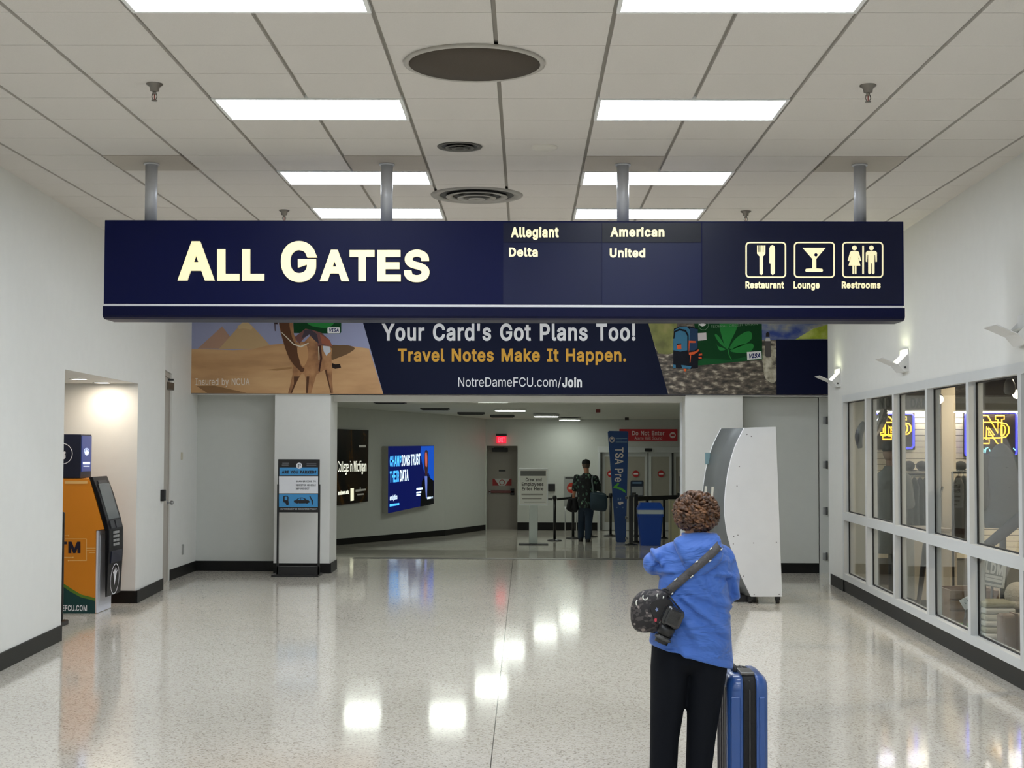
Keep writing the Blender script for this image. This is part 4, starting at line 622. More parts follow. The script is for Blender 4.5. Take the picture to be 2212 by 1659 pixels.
for j in LIGHT_ROWS:
    for i in (-3, 1):
        s = 'over the grey kiosk stand side' if i == 1 else 'over the cash machine side'
        s = 'on the shop window side' if i == 1 else 'on the cash machine side'
        if j in where: l = 'white ceiling light %s, %s' % (where[j], s)
        elif j > 10: l = 'white ceiling light hidden behind the hanging sign, %s' % s
        else: l = 'white ceiling light overhead behind the photographer, %s' % s
        troffer(i, j, l)

# sign pole mounting plates, grilles, vents, sprinklers
PLATE = M('plate_beige', (172, 164, 152), 0.6)
# ceiling speaker / round return grille
p = at_Z(1025, 135, H)
t = thing('ceiling_grille', (p.x, p.y, H), 'large dark brown round grille with thin pale rim, nearest disc in ceiling', 'ceiling grille')
mb = MB(); mb.lathe([(0.4, 0.0), (0.405, -0.012), (0.385, -0.02), (0.372, -0.012), (0.372, 0)], p, M('grille_rim', (170, 165, 156), 0.4)); mb.build('rim', t)
mb = MB(); mb.lathe([(0.375, -0.002), (0.375, -0.014), (0.2, -0.017), (0.0, -0.018)], p, M('grille_cloth', (74, 64, 52), 0.8, bump=0.5, bscale=300)); mb.build('face', t)
p = at_Z(1030, 421, H)
t = thing('air_diffuser', (p.x, p.y, H), 'large round air diffuser with pale concentric rings just above the sign', 'air diffuser')
VG = M('vent_grey', (150, 147, 140), 0.45)
mb = MB()
for r0, r1, z in ((0.40, 0.325, 0.0), (0.27, 0.215, 0.012), (0.17, 0.12, 0.022), (0.075, 0.0, 0.03)): mb.lathe([(r0, -0.008-z), (r0-0.006, -0.014-z), (r1, -0.006-z), (r1, 0.0-z*0.6)], p, VG)
mb.lathe([(0.405, 0), (0.40, -0.008)], p, VG)
mb.build('rings', t)
mb = MB(); mb.lathe([(0.395, 0.0), (0.38, -0.003), (0.0, -0.003)], p, BLACK); mb.build('throat', t)
p = at_Z(993, 316, H)
t = thing('air_vent', (p.x, p.y, H), 'small dark round ceiling vent between the big grille and the ringed diffuser', 'air vent')
mb = MB()
for r0, r1, z in ((0.165, 0.13, 0.0), (0.105, 0.08, 0.008), (0.06, 0.03, 0.014)): mb.lathe([(r0, -0.004-z), (r0-0.004, -0.01-z), (r1, -0.005-z), (r1, 0.0)], p, M('vent_dark', (84, 82, 76), 0.45))
mb.build('rings', t)
mb = MB(); mb.lathe([(0.16, 0.0), (0.15, -0.003), (0.0, -0.003)], p, BLACK); mb.build('throat', t)
p = at_Z(1176, 317, H)
mb = MB(); mb.lathe([(0.095, 0), (0.095, -0.01), (0.08, -0.02), (0.0, -0.022)], p, M('detector_cream', (208, 204, 194), 0.6)); tag(mb.build('ceiling_disc', None, loc=p), 'small flat cream disc on the ceiling beside the dark round vent', 'smoke detector')
SPK = M('sprinkler_metal', (120, 115, 108), 0.35, metal=0.8)
def sprinkler(px, py, label):
    p = at_Z(px, py, H); t = thing('sprinkler_head', p, label, 'sprinkler', 'sprinkler heads in the hall ceiling')
    mb = MB(); mb.lathe([(0.05, 0), (0.05, -0.006), (0.03, -0.02), (0.026, -0.045), (0.012, -0.05)], p, SPK, 20); mb.build('escutcheon', t)
    mb = MB(); mb.cyl(p+Vector((0,0,-0.04)), p+Vector((0,0,-0.065)), 0.012, m=SPK)
    for s in (-1, 1): mb.tube([p+Vector((s*0.012,0,-0.06)), p+Vector((s*0.016,0,-0.08)), p+Vector((s*0.006,0,-0.1))], 0.003, SPK, 6)
    mb.cyl(p+Vector((0,0,-0.1)), p+Vector((0,0,-0.104)), 0.018, m=SPK); mb.cyl(p+Vector((0,0,-0.06)), p+Vector((0,0,-0.1)), 0.003, m=M('bulb_red', (150, 60, 50), 0.3)); mb.build('nozzle', t)
sprinkler(334, 181, 'sprinkler head in the nearer row, on the cash machine side of the ceiling')
sprinkler(1875, 184, 'sprinkler head in the nearer row, on the shop window side of the ceiling')
sprinkler(614, 454, 'small sprinkler head just above the sign, between its first two poles')
sprinkler(1611, 456, 'small sprinkler head just above the sign, between its last two poles')

# ------------------------------------------------------------------ hanging sign
YS = 11.09
S0, S1 = at_Y(226, 500, YS).x, at_Y(1952, 500, YS).x
zt, zs, zb = at_Y(1100, 477, YS).z, at_Y(1100, 662, YS).z, at_Y(1100, 691, YS).z
t = thing('hanging_sign', ((S0+S1)/2, 11.24, zb), 'long navy hanging sign with cream lettering, on four steel poles', 'sign')
mb = MB(); mb.box(S0, S1, YS, YS+0.32, zs+0.012, zt, NAVY, 0.004); hs = mb.build('body', t)
mb = MB(); pr = [(YS-0.02, zs-0.006), (YS-0.02, zs-0.075), (YS-0.005, zb+0.012), (YS+0.03, zb), (YS+0.3, zb), (YS+0.33, zs-0.075), (YS+0.33, zs-0.006)]
mb.prism([Vector((S0, a, b)) for a, b in pr], (S1-S0, 0, 0), M('sign_navy_lower', (5, 10, 48), 0.4, spec=0.14)); mb.build('bottom_rail', t)
mb = MB(); mb.box(S0+0.01, S1-0.01, YS-0.008, YS+0.32, zs-0.006, zs+0.012, M('sign_stripe', (225, 225, 228), 0.3)); mb.build('stripe', t)
pl = Plane((0, YS, 0))
for px0, px1, py0, py1, col in ((1087,1299.5,481,524,(7,13,42)),(1087,1299.5,525,657,(11,19,58)),(1300.5,1514,481,524,(14,16,30)),(1300.5,1514,525,657,(13,22,62)),(1517,1948,481,657,(8,15,46))):
    mb = MB(); pl.rect(mb, px0, py0, px1, py1, M('insert_%d_%d' % (px0, py0), col, 0.3, spec=0.25), 0.003); mb.build('insert_panel', t)
def sign_text(s, r, bold=0.03, thick=0.006, lift=0.005, **k):
    mb = MB(); pl.text(mb, s, *r, CREAM, lift, bold, thick=thick, **k); o = mb.build('lettering', t); return o
mb = MB()
for s, r in (('A', (385,522,464.5,606.5)), ('L', (470.5,539,518,607)), ('L', (524,539,571.5,607)), ('G', (608,521.5,686,610)), ('A', (691.5,540.5,755,608)), ('T', (756,541,809.5,608)), ('E', (815.5,541,866,608.5)), ('S', (873,540,928,610))):
    pl.text(mb, s, *r, CREAM, 0.004, 0.035, thick=0.02)
mb.build('main_lettering', t)
for s, r in (('Allegiant', (1103.7,490.5,1207,518.5)), ('Delta', (1099.4,535,1161.7,555)), ('American', (1318,491,1435,512)), ('United', (1317,536.5,1393.6,556.5)), ('Restaurant', (1610,608.5,1693,623.5)), ('Lounge', (1714,608.5,1770,627.5)), ('Restrooms', (1818,608.5,1901.5,623.5))):
    sign_text(s, r, 0.035)
def rrect(x0, y0, x1, y1, r, k=5):
    out = []
    for cx, cy, a0 in ((x1-r,y1-r,0),(x0+r,y1-r,90),(x0+r,y0+r,180),(x1-r,y0+r,270)):
        out += [(cx+r*math.cos(math.radians(a0+90*i/k)), cy+r*math.sin(math.radians(a0+90*i/k))) for i in range(k+1)]
    return out
def frame_icon(mb, x0, y0, x1, y1, wd, r, m, lift):
    o = rrect(x0,y0,x1,y1,r); i = rrect(x0+wd,y0+wd,x1-wd,y1-wd,r-wd); n = len(o)
    mb.faces([pl.hit(*p, lift) for p in o+i], [(k,(k+1)%n,n+(k+1)%n,n+k) for k in range(n)], m)
def zz(pts, ox=1050, oy=440, s=2.3284): return [(ox+x/s, oy+y/s) for x, y in pts]
L4 = 0.006
def icon(kind, x0, x1):
    mb = MB(); frame_icon(mb, x0, 522.5, x1, 600.6, 3.2, 9, CREAM, L4)
    if kind == 'dine':
        pl.poly(mb, zz([(1362,210),(1369,210),(1369,244),(1373,244),(1373,210),(1380,210),(1380,244),(1384,244),(1384,210),(1391,210),(1391,244),(1395,244),(1395,210),(1404,210),(1404,252),(1393,266),(1393,352),(1384,360),(1375,352),(1375,266),(1362,252)]), CREAM, L4)
        pl.poly(mb, zz([(1424,300),(1424,225),(1430,212),(1440,208),(1450,214),(1452,230),(1452,350),(1441,360),(1431,350),(1431,302)]), CREAM, L4)
    elif kind == 'bar':
        pl.poly(mb, zz([(1590,222),(1708,222),(1660,278),(1660,326),(1690,328),(1694,336),(1690,344),(1608,344),(1604,336),(1608,328),(1640,326),(1640,278)]), CREAM, L4)
        pl.disc(mb, 1050+1658/2.3284, 440+258/2.3284, 3.6, NAVY, L4+0.002)
    else:
        for cx, fem in ((1852, 1), (1937, 0)):
            pl.disc(mb, 1050+cx/2.3284, 440+223/2.3284, 5.2, CREAM, L4)
            q = [(-14,238),(14,238),(22,244),(34,286),(27,290),(16,262),(30,312),(10,312),(10,354),(1.5,354),(1.5,312),(-1.5,312),(-1.5,354),(-10,354),(-10,312),(-30,312),(-16,262),(-27,290),(-34,286),(-22,244)] if fem else \
                [(-20,238),(20,238),(28,246),(28,292),(21,294),(19,258),(16,258),(16,350),(9,355),(2,350),(2,300),(-2,300),(-2,350),(-9,355),(-16,350),(-16,258),(-19,258),(-21,294),(-28,292),(-28,246)]
            pl.poly(mb, zz([(cx+a, b) for a, b in q]), CREAM, L4)
        pl.poly(mb, zz([(1891,212),(1900,212),(1900,354),(1891,354)]), CREAM, L4)
    mb.build('pictogram', t)
icon('dine', 1610, 1698); icon('bar', 1714.5, 1803); icon('wc', 1818.8, 1907.7)
POLE = M('pole_aluminium', (186, 187, 190), 0.34, metal=0.15)
for i, j in PLATES:
    x = TX0+TS*(i+0.5); y = TY0+TS*(j+0.5)
    mb = MB(); mb.cyl((x, y, zt-0.01), (x, y, H-0.004), 0.047, m=POLE, seg=28); mb.cyl((x, y, H-0.016), (x, y, H-0.004), 0.06, m=POLE, seg=28); mb.build('pole', t)
    mb = MB(); mb.box(x-TS/2+0.008, x+TS/2-0.008, y-TS/2+0.004, y+TS/2-0.004, H-0.004, H+0.015, PLATE); mb.build('mounting_plate', t)

# ------------------------------------------------------------------ printed banner across the bulkhead
YB = YE-0.045
pl = Plane((0, YB, 0))
x0, x1 = at_Y(408, 800, YB).x, at_Y(1793, 800, YB).x
z0, z1 = at_Y(1100, 852, YB).z, at_Y(1100, 648, YB).z
t = thing('advertising_banner', ((x0+x1)/2, YB, z0), 'wide printed banner of camel, navy slogan panel and green card, above the portal', 'banner')
mb = MB(); mb.box(x0, x1, YB, YB+0.024, z0, z1, M('banner_board', (24, 28, 44), 0.5)); mb.build('board', t)
def zb1(pts): return [(400+x/4.809, 680+y/4.809) for x, y in pts]
def zb2(pts): return [(1380+x/5.027, 680+y/5.027) for x, y in pts]
def pm(n, c, **k): return M('print_'+n, c, 0.6, spec=0.12, **k)
def lay(name, items):
    mb = MB()
    for pts, m, l, s in items: pl.poly(mb, pts, m, l, s)
    return mb.build(name, t)
SKY = pm('sky', (150, 154, 184)); SAND = ramp_mat('print_sand', 'noise', 1.6, [(0.3, (156,116,76)), (0.5, (188,146,100)), (0.7, (204,164,116))], 0.5, (0.5,1,2.5))
lay('desert_picture', [([(408.5,651),(771,651),(828,851.5),(408.5,849)], SKY, 0.001, 0),
  (zb1([(130,352),(385,120),(560,352)]), pm('pyr1', (172,138,118)), 0.002, 0), (zb1([(350,356),(560,120),(630,55),(700,120),(885,320),(800,356)]), pm('pyr2', (186,158,118)), 0.003, 0),
  (zb1([(540,125),(630,55),(700,125),(690,155),(600,140),(560,150)]), pm('pyr3', (198,172,130)), 0.0035, 0),
  ([(408.5,754)]+zb1([(200,356),(500,368),(700,358),(880,312),(1020,300),(1500,330),(1620,316),(1760,330),(1910,352)])+[(828,851.5),(408.5,849)], SAND, 0.0045, 0),
  (zb1([(1510,325),(1600,316),(1700,318),(1762,350),(1700,400),(1600,442),(1515,462)]), pm('dune', (108,84,60)), 0.0055, 4),
  (zb1([(120,740),(300,735),(640,812),(230,812)]), pm('dune2', (136,104,72)), 0.0055, 0), (zb1([(820,575),(1110,540),(1110,562),(960,580)]), pm('dune3', (160,122,82)), 0.0055, 0)])
CAM1, CAM2 = ramp_mat('print_camel', 'noise', 5, [(0.3, (120,80,50)), (0.5, (160,112,70)), (0.7, (184,138,92))], 0.5), pm('camel_dark', (92,62,44))
lay('camel_picture', [(zb1([(900,-30),(960,-90),(1060,-110),(1115,-40),(1120,60),(1130,200),(1160,285),(1240,280),(1300,215),(1330,200),(1400,260),(1480,300),(1530,360),(1520,420),(1525,560),(1530,700),(1537,815),(1515,815),(1500,740),(1465,640),(1450,570),(1365,620),(1330,740),(1310,815),(1255,815),(1262,700),(1240,620),(1215,605),(1190,640),(1150,720),(1110,815),(1070,815),(1090,740),(1115,620),(1115,530),(1080,460),(1040,350),(1010,250),(985,150),(970,60),(905,50)]), CAM1, 0.007, 0),
  (zb1([(975,20),(1080,20),(1085,120),(1120,260),(1160,330),(1200,520),(1240,560),(1215,600),(1170,560),(1120,510),(1060,400),(1020,270),(990,150)]), CAM2, 0.008, 3),
  (zb1([(1165,350),(1250,300),(1280,420),(1240,530),(1200,500)]), pm('camel_light', (190,146,102)), 0.009, 3),
  (zb1([(905,62),(970,62),(960,100),(930,95)]), pm('muzzle', (60,44,46)), 0.0085, 0), (zb1([(925,90),(940,90),(942,170),(932,170)]), pm('rope', (90,80,90)), 0.0085, 0),
  (zb1([(1190,640),(1150,720),(1110,815),(1095,815),(1130,720),(1130,640)]), CAM2, 0.008, 0), (zb1([(1262,640),(1290,640),(1275,815),(1255,815)]), CAM2, 0.008, 0), (zb1([(1450,575),(1470,570),(1500,720),(1520,815),(1512,815),(1490,730)]), CAM2, 0.008, 0),
  (zb1([(1525,500),(1560,515),(1610,510),(1620,550),(1560,562),(1530,550)]), pm('shadow', (40,30,26)), 0.0075, 0)])
BL = pm('blanket', (116,80,76))
lay('saddle_picture', [(zb1([(1140,230),(1180,200),(1250,145),(1330,160),(1420,190),(1500,260),(1535,335),(1500,325),(1420,320),(1380,330),(1370,260),(1290,205),(1240,240),(1190,300),(1150,260)]), BL, 0.010, 0),
  (zb1([(1240,160),(1300,150),(1370,200),(1390,300),(1350,270),(1290,205),(1210,250)]), pm('blanket2', (70,62,70)), 0.011, 0), (zb1([(1400,200),(1500,260),(1530,330),(1420,300)]), pm('blanket3', (150,92,72)), 0.011, 0),
  (zb1([(1430,322),(1500,330),(1515,380),(1480,410),(1470,430),(1440,380)]), pm('cloth', (196,200,208)), 0.011, 0),
  (zb1([(1385,320),(1410,320),(1425,450),(1400,590),(1385,580),(1405,450)]), pm('strap', (70,44,38)), 0.011, 0), (zb1([(1382,330),(1392,330),(1396,470),(1388,470)]), pm('strap2', (200,190,160)), 0.012, 0),
  (zb1([(1000,185),(1010,185),(1130,300),(1200,325),(1280,290),(1286,298),(1205,340),(1125,312)]), pm('rein', (214,206,188)), 0.012, 0)])
GRN, GRN2, LEAF = pm('card_green', (16, 62, 32)), pm('card_green2', (26,84,44)), pm('leaf_green', (44, 128, 62))
VW, VN = pm('visa_white', (226,226,226)), pm('visa_navy', (22,32,92))
lay('card_picture', [(zb1([(1115,-120),(1622,-120),(1622,180),(1610,196),(1130,190)]), GRN, 0.0065, 0), (zb1([(1260,60),(1400,20),(1530,30),(1545,90),(1480,135),(1380,130),(1300,110)]), LEAF, 0.0068, 3)])
mb = MB(); pl.poly(mb, rrect(707.5,707,734.5,720,2), VW, 0.0072); pl.text(mb, 'VISA', 710,709.5,732,717.5, VN, 0.0085, 0.03, slant=0.05); mb.build('card_label', t)
lay('slogan_panel', [([(771,651),(1387,651),(1443.5,852),(828.5,851)], pm('slogan_navy', (13, 19, 42)), 0.001, 0)])
SW, SG = pm('slogan_white', (226,226,228)), pm('slogan_gold', (206,156,62))
for s, r, m, b in (("Your Card's Got Plans Too!", (824.5,698.5,1372.5,736.5), SW, 0.025), ('Travel Notes Make It Happen.', (859.5,753,1352.5,788.5), SG, 0.025), ('NotreDameFCU.com/', (990,814.5,1212,838), SW, 0.0), ('Join', (1214.5,814.5,1257,837), SW, 0.035), ('Insured by NCUA', (422.5,817,539.5,836), pm('fine_white', (220,210,196)), 0.008)):
    mb = MB(); pl.text(mb, s, *r, m, 0.006, b); mb.build('lettering', t)
ROCK = ramp_mat('print_rock', 'noise', 8.5, [(0.32, (22,22,22)), (0.45, (70,62,54)), (0.55, (104,94,82)), (0.66, (186,174,156))], 0.5, (1,1,2.2), detail=8)
HILL = ramp_mat('print_hill', 'noise', 3, [(0.35, (92,94,44)), (0.5, (126,128,64)), (0.65, (150,140,84))], 0.5, detail=6)
CLOUD = ramp_mat('print_cloud', 'noise', 2.6, [(0.35, (36,62,140)), (0.47, (110,120,150)), (0.55, (150,150,142)), (0.66, (222,222,216))], 0.5, (1,1,1.6), detail=6)
lay('mountain_picture', [([(1387,651),(1792,651),(1792,852.5),(1443.5,852)], ROCK, 0.001, 0),
  ([(1387,651)]+[(1462,651)]+zb2([(420,60),(400,200),(370,420),(300,430),(210,420),(170,330)]), HILL, 0.002, 0), ([(1640,651),(1792,651),(1792,735),(1645,735)], CLOUD, 0.002, 0),
  (zb2([(1650,300),(1760,230),(1900,150),(2070,100),(2076,262),(1740,266)]), ramp_mat('print_meadow', 'noise', 4, [(0.35, (120,128,40)), (0.5, (160,176,52)), (0.65, (196,204,110))], 0.5), 0.003, 0),
  (zb2([(1340,350),(1500,380),(1490,720),(1380,700),(1350,560)]), ramp_mat('print_pale_rock', 'noise', 9, [(0.35, (60,52,46)), (0.5, (168,160,140)), (0.65, (206,200,184))], 0.5), 0.003, 3)])
lay('card_picture', [(zb2([(600,-60),(1330,-110),(1342,485),(640,552),(640,300),(600,100)]), GRN, 0.004, 0), (zb2([(650,470),(1000,490),(1341,420),(1342,485),(640,552)]), GRN2, 0.005, 0)]
  + [(zb2(p), LEAF, 0.006, 4) for p in ([(955,375),(890,200),(880,60),(960,-30),(1060,60),(1070,130),(1000,280)], [(985,370),(1040,270),(1130,200),(1200,180),(1230,220),(1210,280),(1110,340)], [(990,390),(1100,330),(1220,310),(1245,350),(1200,405),(1090,415)], [(945,360),(870,300),(826,230),(835,208),(880,250)], [(940,372),(860,340),(845,312),(870,380),(910,388)])]
  + [(zb2([(960,370),(975,380),(985,440),(1010,485),(1000,490),(975,440)]), LEAF, 0.006, 0), (zb2([(640,200),(732,194),(735,274),(642,282)]), pm('chip', (206,198,200)), 0.006, 0)])
mb = MB(); pl.text(mb, 'FEDERAL CREDIT UNION', 0,0,0,0, pm('card_text', (120,150,124)), 0.008, 0.0, quad=zb2([(782,142),(1290,112),(782,116)])); pl.ring(mb, 1380+700/5.027, 680+112/5.027, 11, 0.8, pm('card_text', (120,150,124)), 0.008)
for a in (-0.9, -0.45, 0.0, 0.5, 0.95):
    c, s = math.cos(a-1.57), math.sin(a-1.57); bx, by = 1380+690/5.027, 680+128/5.027
    pl.poly(mb, [(bx, by), (bx+c*6-s*1.6, by+s*6+c*1.6), (bx+c*9.5, by+s*9.5), (bx+c*6+s*1.6, by+s*6-c*1.6)], VW, 0.008)
mb.build('card_text', t)
mb = MB(); pl.poly(mb, zb2([(1172,405),(1330,395),(1334,478),(1176,492)]), VW, 0.0075); pl.text(mb, 'VISA', 0,0,0,0, VN, 0.009, 0.03, quad=zb2([(1186,476),(1318,466),(1188,424)]), slant=0.06); mb.build('card_label', t)
TEAL, ORG, BPK = pm('pack_teal', (64,116,146)), pm('pack_orange', (214,96,52)), pm('pack_black', (24,26,34))
lay('backpack_picture', [(zb2([(372,540),(372,300),(380,150),(450,128),(560,126),(640,150),(640,370),(690,430),(690,480),(640,500),(642,575),(560,590),(380,575)]), BPK, 0.008, 0), (zb2([(372,385),(374,250),(385,165),(440,135),(520,130),(560,170),(560,380),(450,400)]), TEAL, 0.009, 0),
  (zb2([(555,140),(640,160),(636,360),(600,390),(545,390)]), pm('pack_blue', (40,62,92)), 0.0095, 0), (zb2([(372,540),(400,545),(400,580),(368,575)]), TEAL, 0.009, 0), (zb2([(460,545),(570,560),(560,588),(470,580)]), TEAL, 0.0095, 0)]
  + [(zb2(p), ORG, 0.0105, 0) for p in ([(412,318),(458,314),(462,372),(418,376)], [(540,282),(618,286),(618,304),(545,304)], [(540,300),(550,300),(545,400),(535,400)], [(540,410),(610,400),(650,372),(650,395),(600,430),(545,438)], [(650,425),(685,420),(688,440),(650,445)], [(645,460),(680,458),(684,475),(650,480)], [(485,586),(515,588),(512,615),(488,612)], [(556,440),(566,440),(558,520),(552,520)])]
  + [(zb2(p), BPK, 0.011, 0) for p in ([(372,260),(380,180),(440,150),(510,165),(540,220),(540,400),(525,400),(525,230),(500,185),(445,170),(395,190),(385,260)], [(412,314),(460,310),(460,322),(412,328)])])
lay('bottle_picture', [(zb2([(1370,285),(1430,285),(1434,455),(1385,462),(1368,440)]), pm('bottle', (86,82,80)), 0.006, 0), (zb2([(1378,255),(1420,252),(1430,285),(1370,285)]), pm('bottle_neck', (200,196,190)), 0.006, 0), (zb2([(1378,240),(1380,200),(1400,184),(1418,205),(1418,240)]), pm('bottle_cap', (44,42,44)), 0.006, 0)])
lay('corner_panel', [([(1676.5,733.5),(1792,733.5),(1792,852),(1677,852)], pm('qr_navy', (12, 18, 46)), 0.009, 0)])

# the dark cornice under the banner
mb = MB(); mb.box(-2.73, 2.233, YE-0.03, YE-0.021, 2.488, 2.498, BLACK); struct('trim_banner_edge', mb)

# ------------------------------------------------------------------ wall lamps over the shop window
def sconce(Yc, lit, label):
    x = XR(Yc); z = 2.62; hw = 0.155
    t = thing('wall_lamp', (x, Yc, z), label, 'wall lamp', 'bent metal uplights over the shop window')
    SC = M('lamp_white_metal', (222, 222, 220), 0.4)
    q = lambda dx, y, dz: Vector((x-dx, y, z+dz))
    mb = MB(); mb.box(x-0.016, x-0.001, Yc-hw-0.004, Yc+hw+0.004, z-0.076, z+0.155, SC, 0.003); mb.build('back_plate', t)
    for s in (-1, 1):                                # end cheeks
        y = Yc+s*hw
        mb = MB(); mb.prism([q(0.016, y, 0.10), q(0.117, y, 0.0), q(0.052, y, -0.078), q(0.016, y, -0.075)], (0, -s*0.005, 0), SC); c = mb.build('cheek', t)
        mb = MB(); mb.cyl(q(0.042, y, -0.035), q(0.042, y+s*0.004, -0.035), 0.011, m=DKGREY); mb.build('screw', c)
    def bent(p, th):
        b = [(a[0]+th[0], a[1]+th[1]) for a in p]
        mb.prism([q(a, Yc-hw+0.0052, c) for a, c in p]+[q(a, Yc-hw+0.0052, c) for a, c in reversed(b)], (0, 2*hw-0.0104, 0), SC)
    mb = MB(); bent([(0.117,0.0),(0.268,0.065)], (0.003, -0.006)); bent([(0.117,0.0),(0.052,-0.078)], (-0.006, 0.003)); bent([(0.052,-0.078),(0.016,-0.075)], (0, 0.005)); mb.build('wing', t)
    mb = MB(); mb.cyl(q(0.055, Yc-hw+0.02, 0.03), q(0.055, Yc+hw-0.02, 0.03), 0.016, m=M('lamp_tube_on', (248, 252, 214), 0.4, emit=55.0) if lit else M('lamp_tube_off', (200, 200, 190), 0.4)); mb.build('tube_bulb', t)
sconce(10.75, False, 'unlit bent metal wall lamp nearest the edge of the photo, over the last window bay')
sconce(14.75, True, 'lit bent metal wall lamp above the middle of the shop window')
sconce(18.55, True, 'lit bent metal wall lamp overlapping the end of the banner')

# ------------------------------------------------------------------ cash machine alcove
for k, (px, py, l) in enumerate(((170, 818, 'round recessed downlight in the alcove soffit, first above the cash machine'), (220, 826, 'round recessed downlight in the alcove soffit, nearest the alcove far wall'))):
    p = at_Z(px, py, 2.48)
    t = thing('downlight', p, l, 'downlight', 'alcove downlights')
    mb = MB(); mb.lathe([(0.1, 0), (0.1, -0.006), (0.082, -0.008), (0.08, 0)], p, WHITE); mb.build('trim_ring', t)
    mb = MB(); mb.lathe([(0.08, -0.001), (0.06, -0.003), (0.0, -0.003)], p, M('downlight_lens', (255, 240, 220), 0.4, emit=95.0)); mb.build('lens', t)
YA, AD = 15.54, 0.53
pa = lambda px, py: at_Y(px, py, YA)
t = thing('cash_machine', (pa(150, 1327).x, YA+AD/2, 0), 'orange and dark green cash machine with black keypad front in the alcove', 'cash machine')
OR = M('machine_orange', (222, 136, 24), 0.45); ABK = M('machine_black', (12, 12, 15), 0.35, spec=0.25); AW = M('machine_white', (214, 216, 224), 0.4)
mb = MB(); z0 = pa(100, 1146).z
pts = [pa(72, 1034), pa(193, 1034), pa(225, 1143), pa(207, 1146), pa(206, 1326.5), pa(72, 1326.5)]
pts = [Vector((p.x, YA, max(p.z, 0.0))) for p in pts]; pts[-1].z = pts[-2].z = 0.0
mb.prism(pts, (0, AD, 0), OR); mb.build('cabinet', t)
mb = MB(); x = pa(207, 1200).x; mb.box(x, x+0.022, YA+0.004, YA+AD-0.004, 0.004, z0, AW, 0.004); mb.box(x+0.022, x+0.03, YA+0.06, YA+AD-0.06, 0.08, z0-0.05, AW, 0.003); mb.build('front_panel', t)
inner = [(192,1031),(206,1070),(222,1128),(227,1148),(227,1290)]; outer = [(200,1030),(214,1066),(231,1124),(236,1146),(236,1190),(230,1290)]
mb = MB(); mb.prism([pa(*q) for q in outer]+[pa(*q) for q in reversed(inner)], (0, AD+0.01, 0), ABK); fas = mb.build('fascia', t, bevel=0.006)
oo = [pa(*q) for q in outer]
def on_face(k, s, y, lift):                           # a point on facet k of the fascia
    a, b = oo[k], oo[k+1]; n = Vector((-(b.z-a.z), 0, b.x-a.x)).normalized(); n = n if n.x > 0 else -n
    p = a.lerp(b, s); return Vector((p.x, YA+y*AD, p.z)) + n*lift
def plate(mb, k, s0, s1, y0, y1, m, th=0.008):
    q = [on_face(k,s1,y0,0),on_face(k,s1,y1,0),on_face(k,s0,y1,0),on_face(k,s0,y0,0)]; r = [on_face(k,s1,y0,th),on_face(k,s1,y1,th),on_face(k,s0,y1,th),on_face(k,s0,y0,th)]
    mb.hexa(q+r, m)
mb = MB(); plate(mb, 1, -0.35, 0.98, 0.12, 0.88, M('machine_screen', (96, 100, 100), 0.12), 0.006); mb.build('screen', fas)
mb = MB(); plate(mb, 0, 0.25, 0.8, 0.2, 0.8, M('machine_grey', (52, 52, 56), 0.35), 0.008); mb.build('camera_bar', fas)
mb = MB()
for r in range(4):
    for c in range(4): plate(mb, 3, 0.08+0.2*r, 0.2+0.2*r, 0.28+0.1*c, 0.36+0.1*c, M('key_grey', (150, 150, 150), 0.4), 0.01)
mb.build('keypad', fas)
mb = MB(); plate(mb, 2, 0.1, 0.85, 0.12, 0.4, M('machine_grey', (52, 52, 56), 0.35), 0.012); mb.build('card_slot', fas)
mb = MB(); plate(mb, 2, 0.1, 0.85, 0.5, 0.88, M('machine_grey', (52, 52, 56), 0.35), 0.012); mb.build('receipt_slot', fas)
mb = MB(); plate(mb, 4, 0.02, 0.28, 0.12, 0.88, M('dispenser_navy', (26, 28, 48), 0.3), 0.01); mb.build('dispenser', fas)
LW = M('logo_white', (236, 236, 240), 0.4)
mb = MB()
for a in angs(30):
    c = on_face(4, 0.65, 0.5, 0.004)
    u = (on_face(4,1,0.5,0)-on_face(4,0,0.5,0)).normalized(); v = Vector((0,1,0)); b = a+math.pi/15
    P = lambda r, a: c+u*(r*math.cos(a))+v*(r*math.sin(a))
    mb.faces([P(.165,a),P(.165,b),P(.155,b),P(.155,a)], [(0,1,2,3)], LW)
for a in (2.35, 2.75, 3.15, 3.6, 4.0):
    mb.faces([c+u*.07, P(.07,a-.18)-u*0.02, P(.13,a), P(.07,a+.18)-u*0.02], [(0,1,2,3)], LW)
mb.build('logo', fas)
pl = Plane((0, YA-0.001, 0))
GT, GL = M('machine_teal', (8, 62, 62), 0.45), M('machine_leaf', (92, 128, 40), 0.45)
mb = MB()
pl.poly(mb, [(73,1262),(100,1254),(135,1259),(155,1272),(175,1284),(205.8,1292),(205.8,1298),(205.8,1326.3),(73,1326.3)], GL, 0.001); pl.poly(mb, [(73,1266),(100,1258),(133,1265),(152,1278),(174,1290),(205.8,1298),(205.8,1326.3),(73,1326.3)], GT, 0.002); mb.build('wave_graphic', t)
mb = MB(); pl.text(mb, 'ATM', 98, 1170, 174, 1195, M('atm_dark', (30, 24, 44), 0.4), 0.003, 0.04); mb.build('lettering', t)
mb = MB(); pl.text(mb, 'NOTREDAMEFCU.COM', 76, 1307, 188, 1320, LW, 0.004, 0.02)
mb.build('lettering', t)
mb = MB(); GLD = M('circuit_line', (244, 206, 132), 0.4)
for q in ([(141,1164),(187,1164),(187,1211),(148,1211)], [(187,1184),(207,1184)], [(187,1189),(207,1189)], [(135,1157),(148,1157)], [(137,1204),(158,1204)], [(192,1194),(206,1194)]): pl.line(mb, q, 1.1, GLD, 0.003)
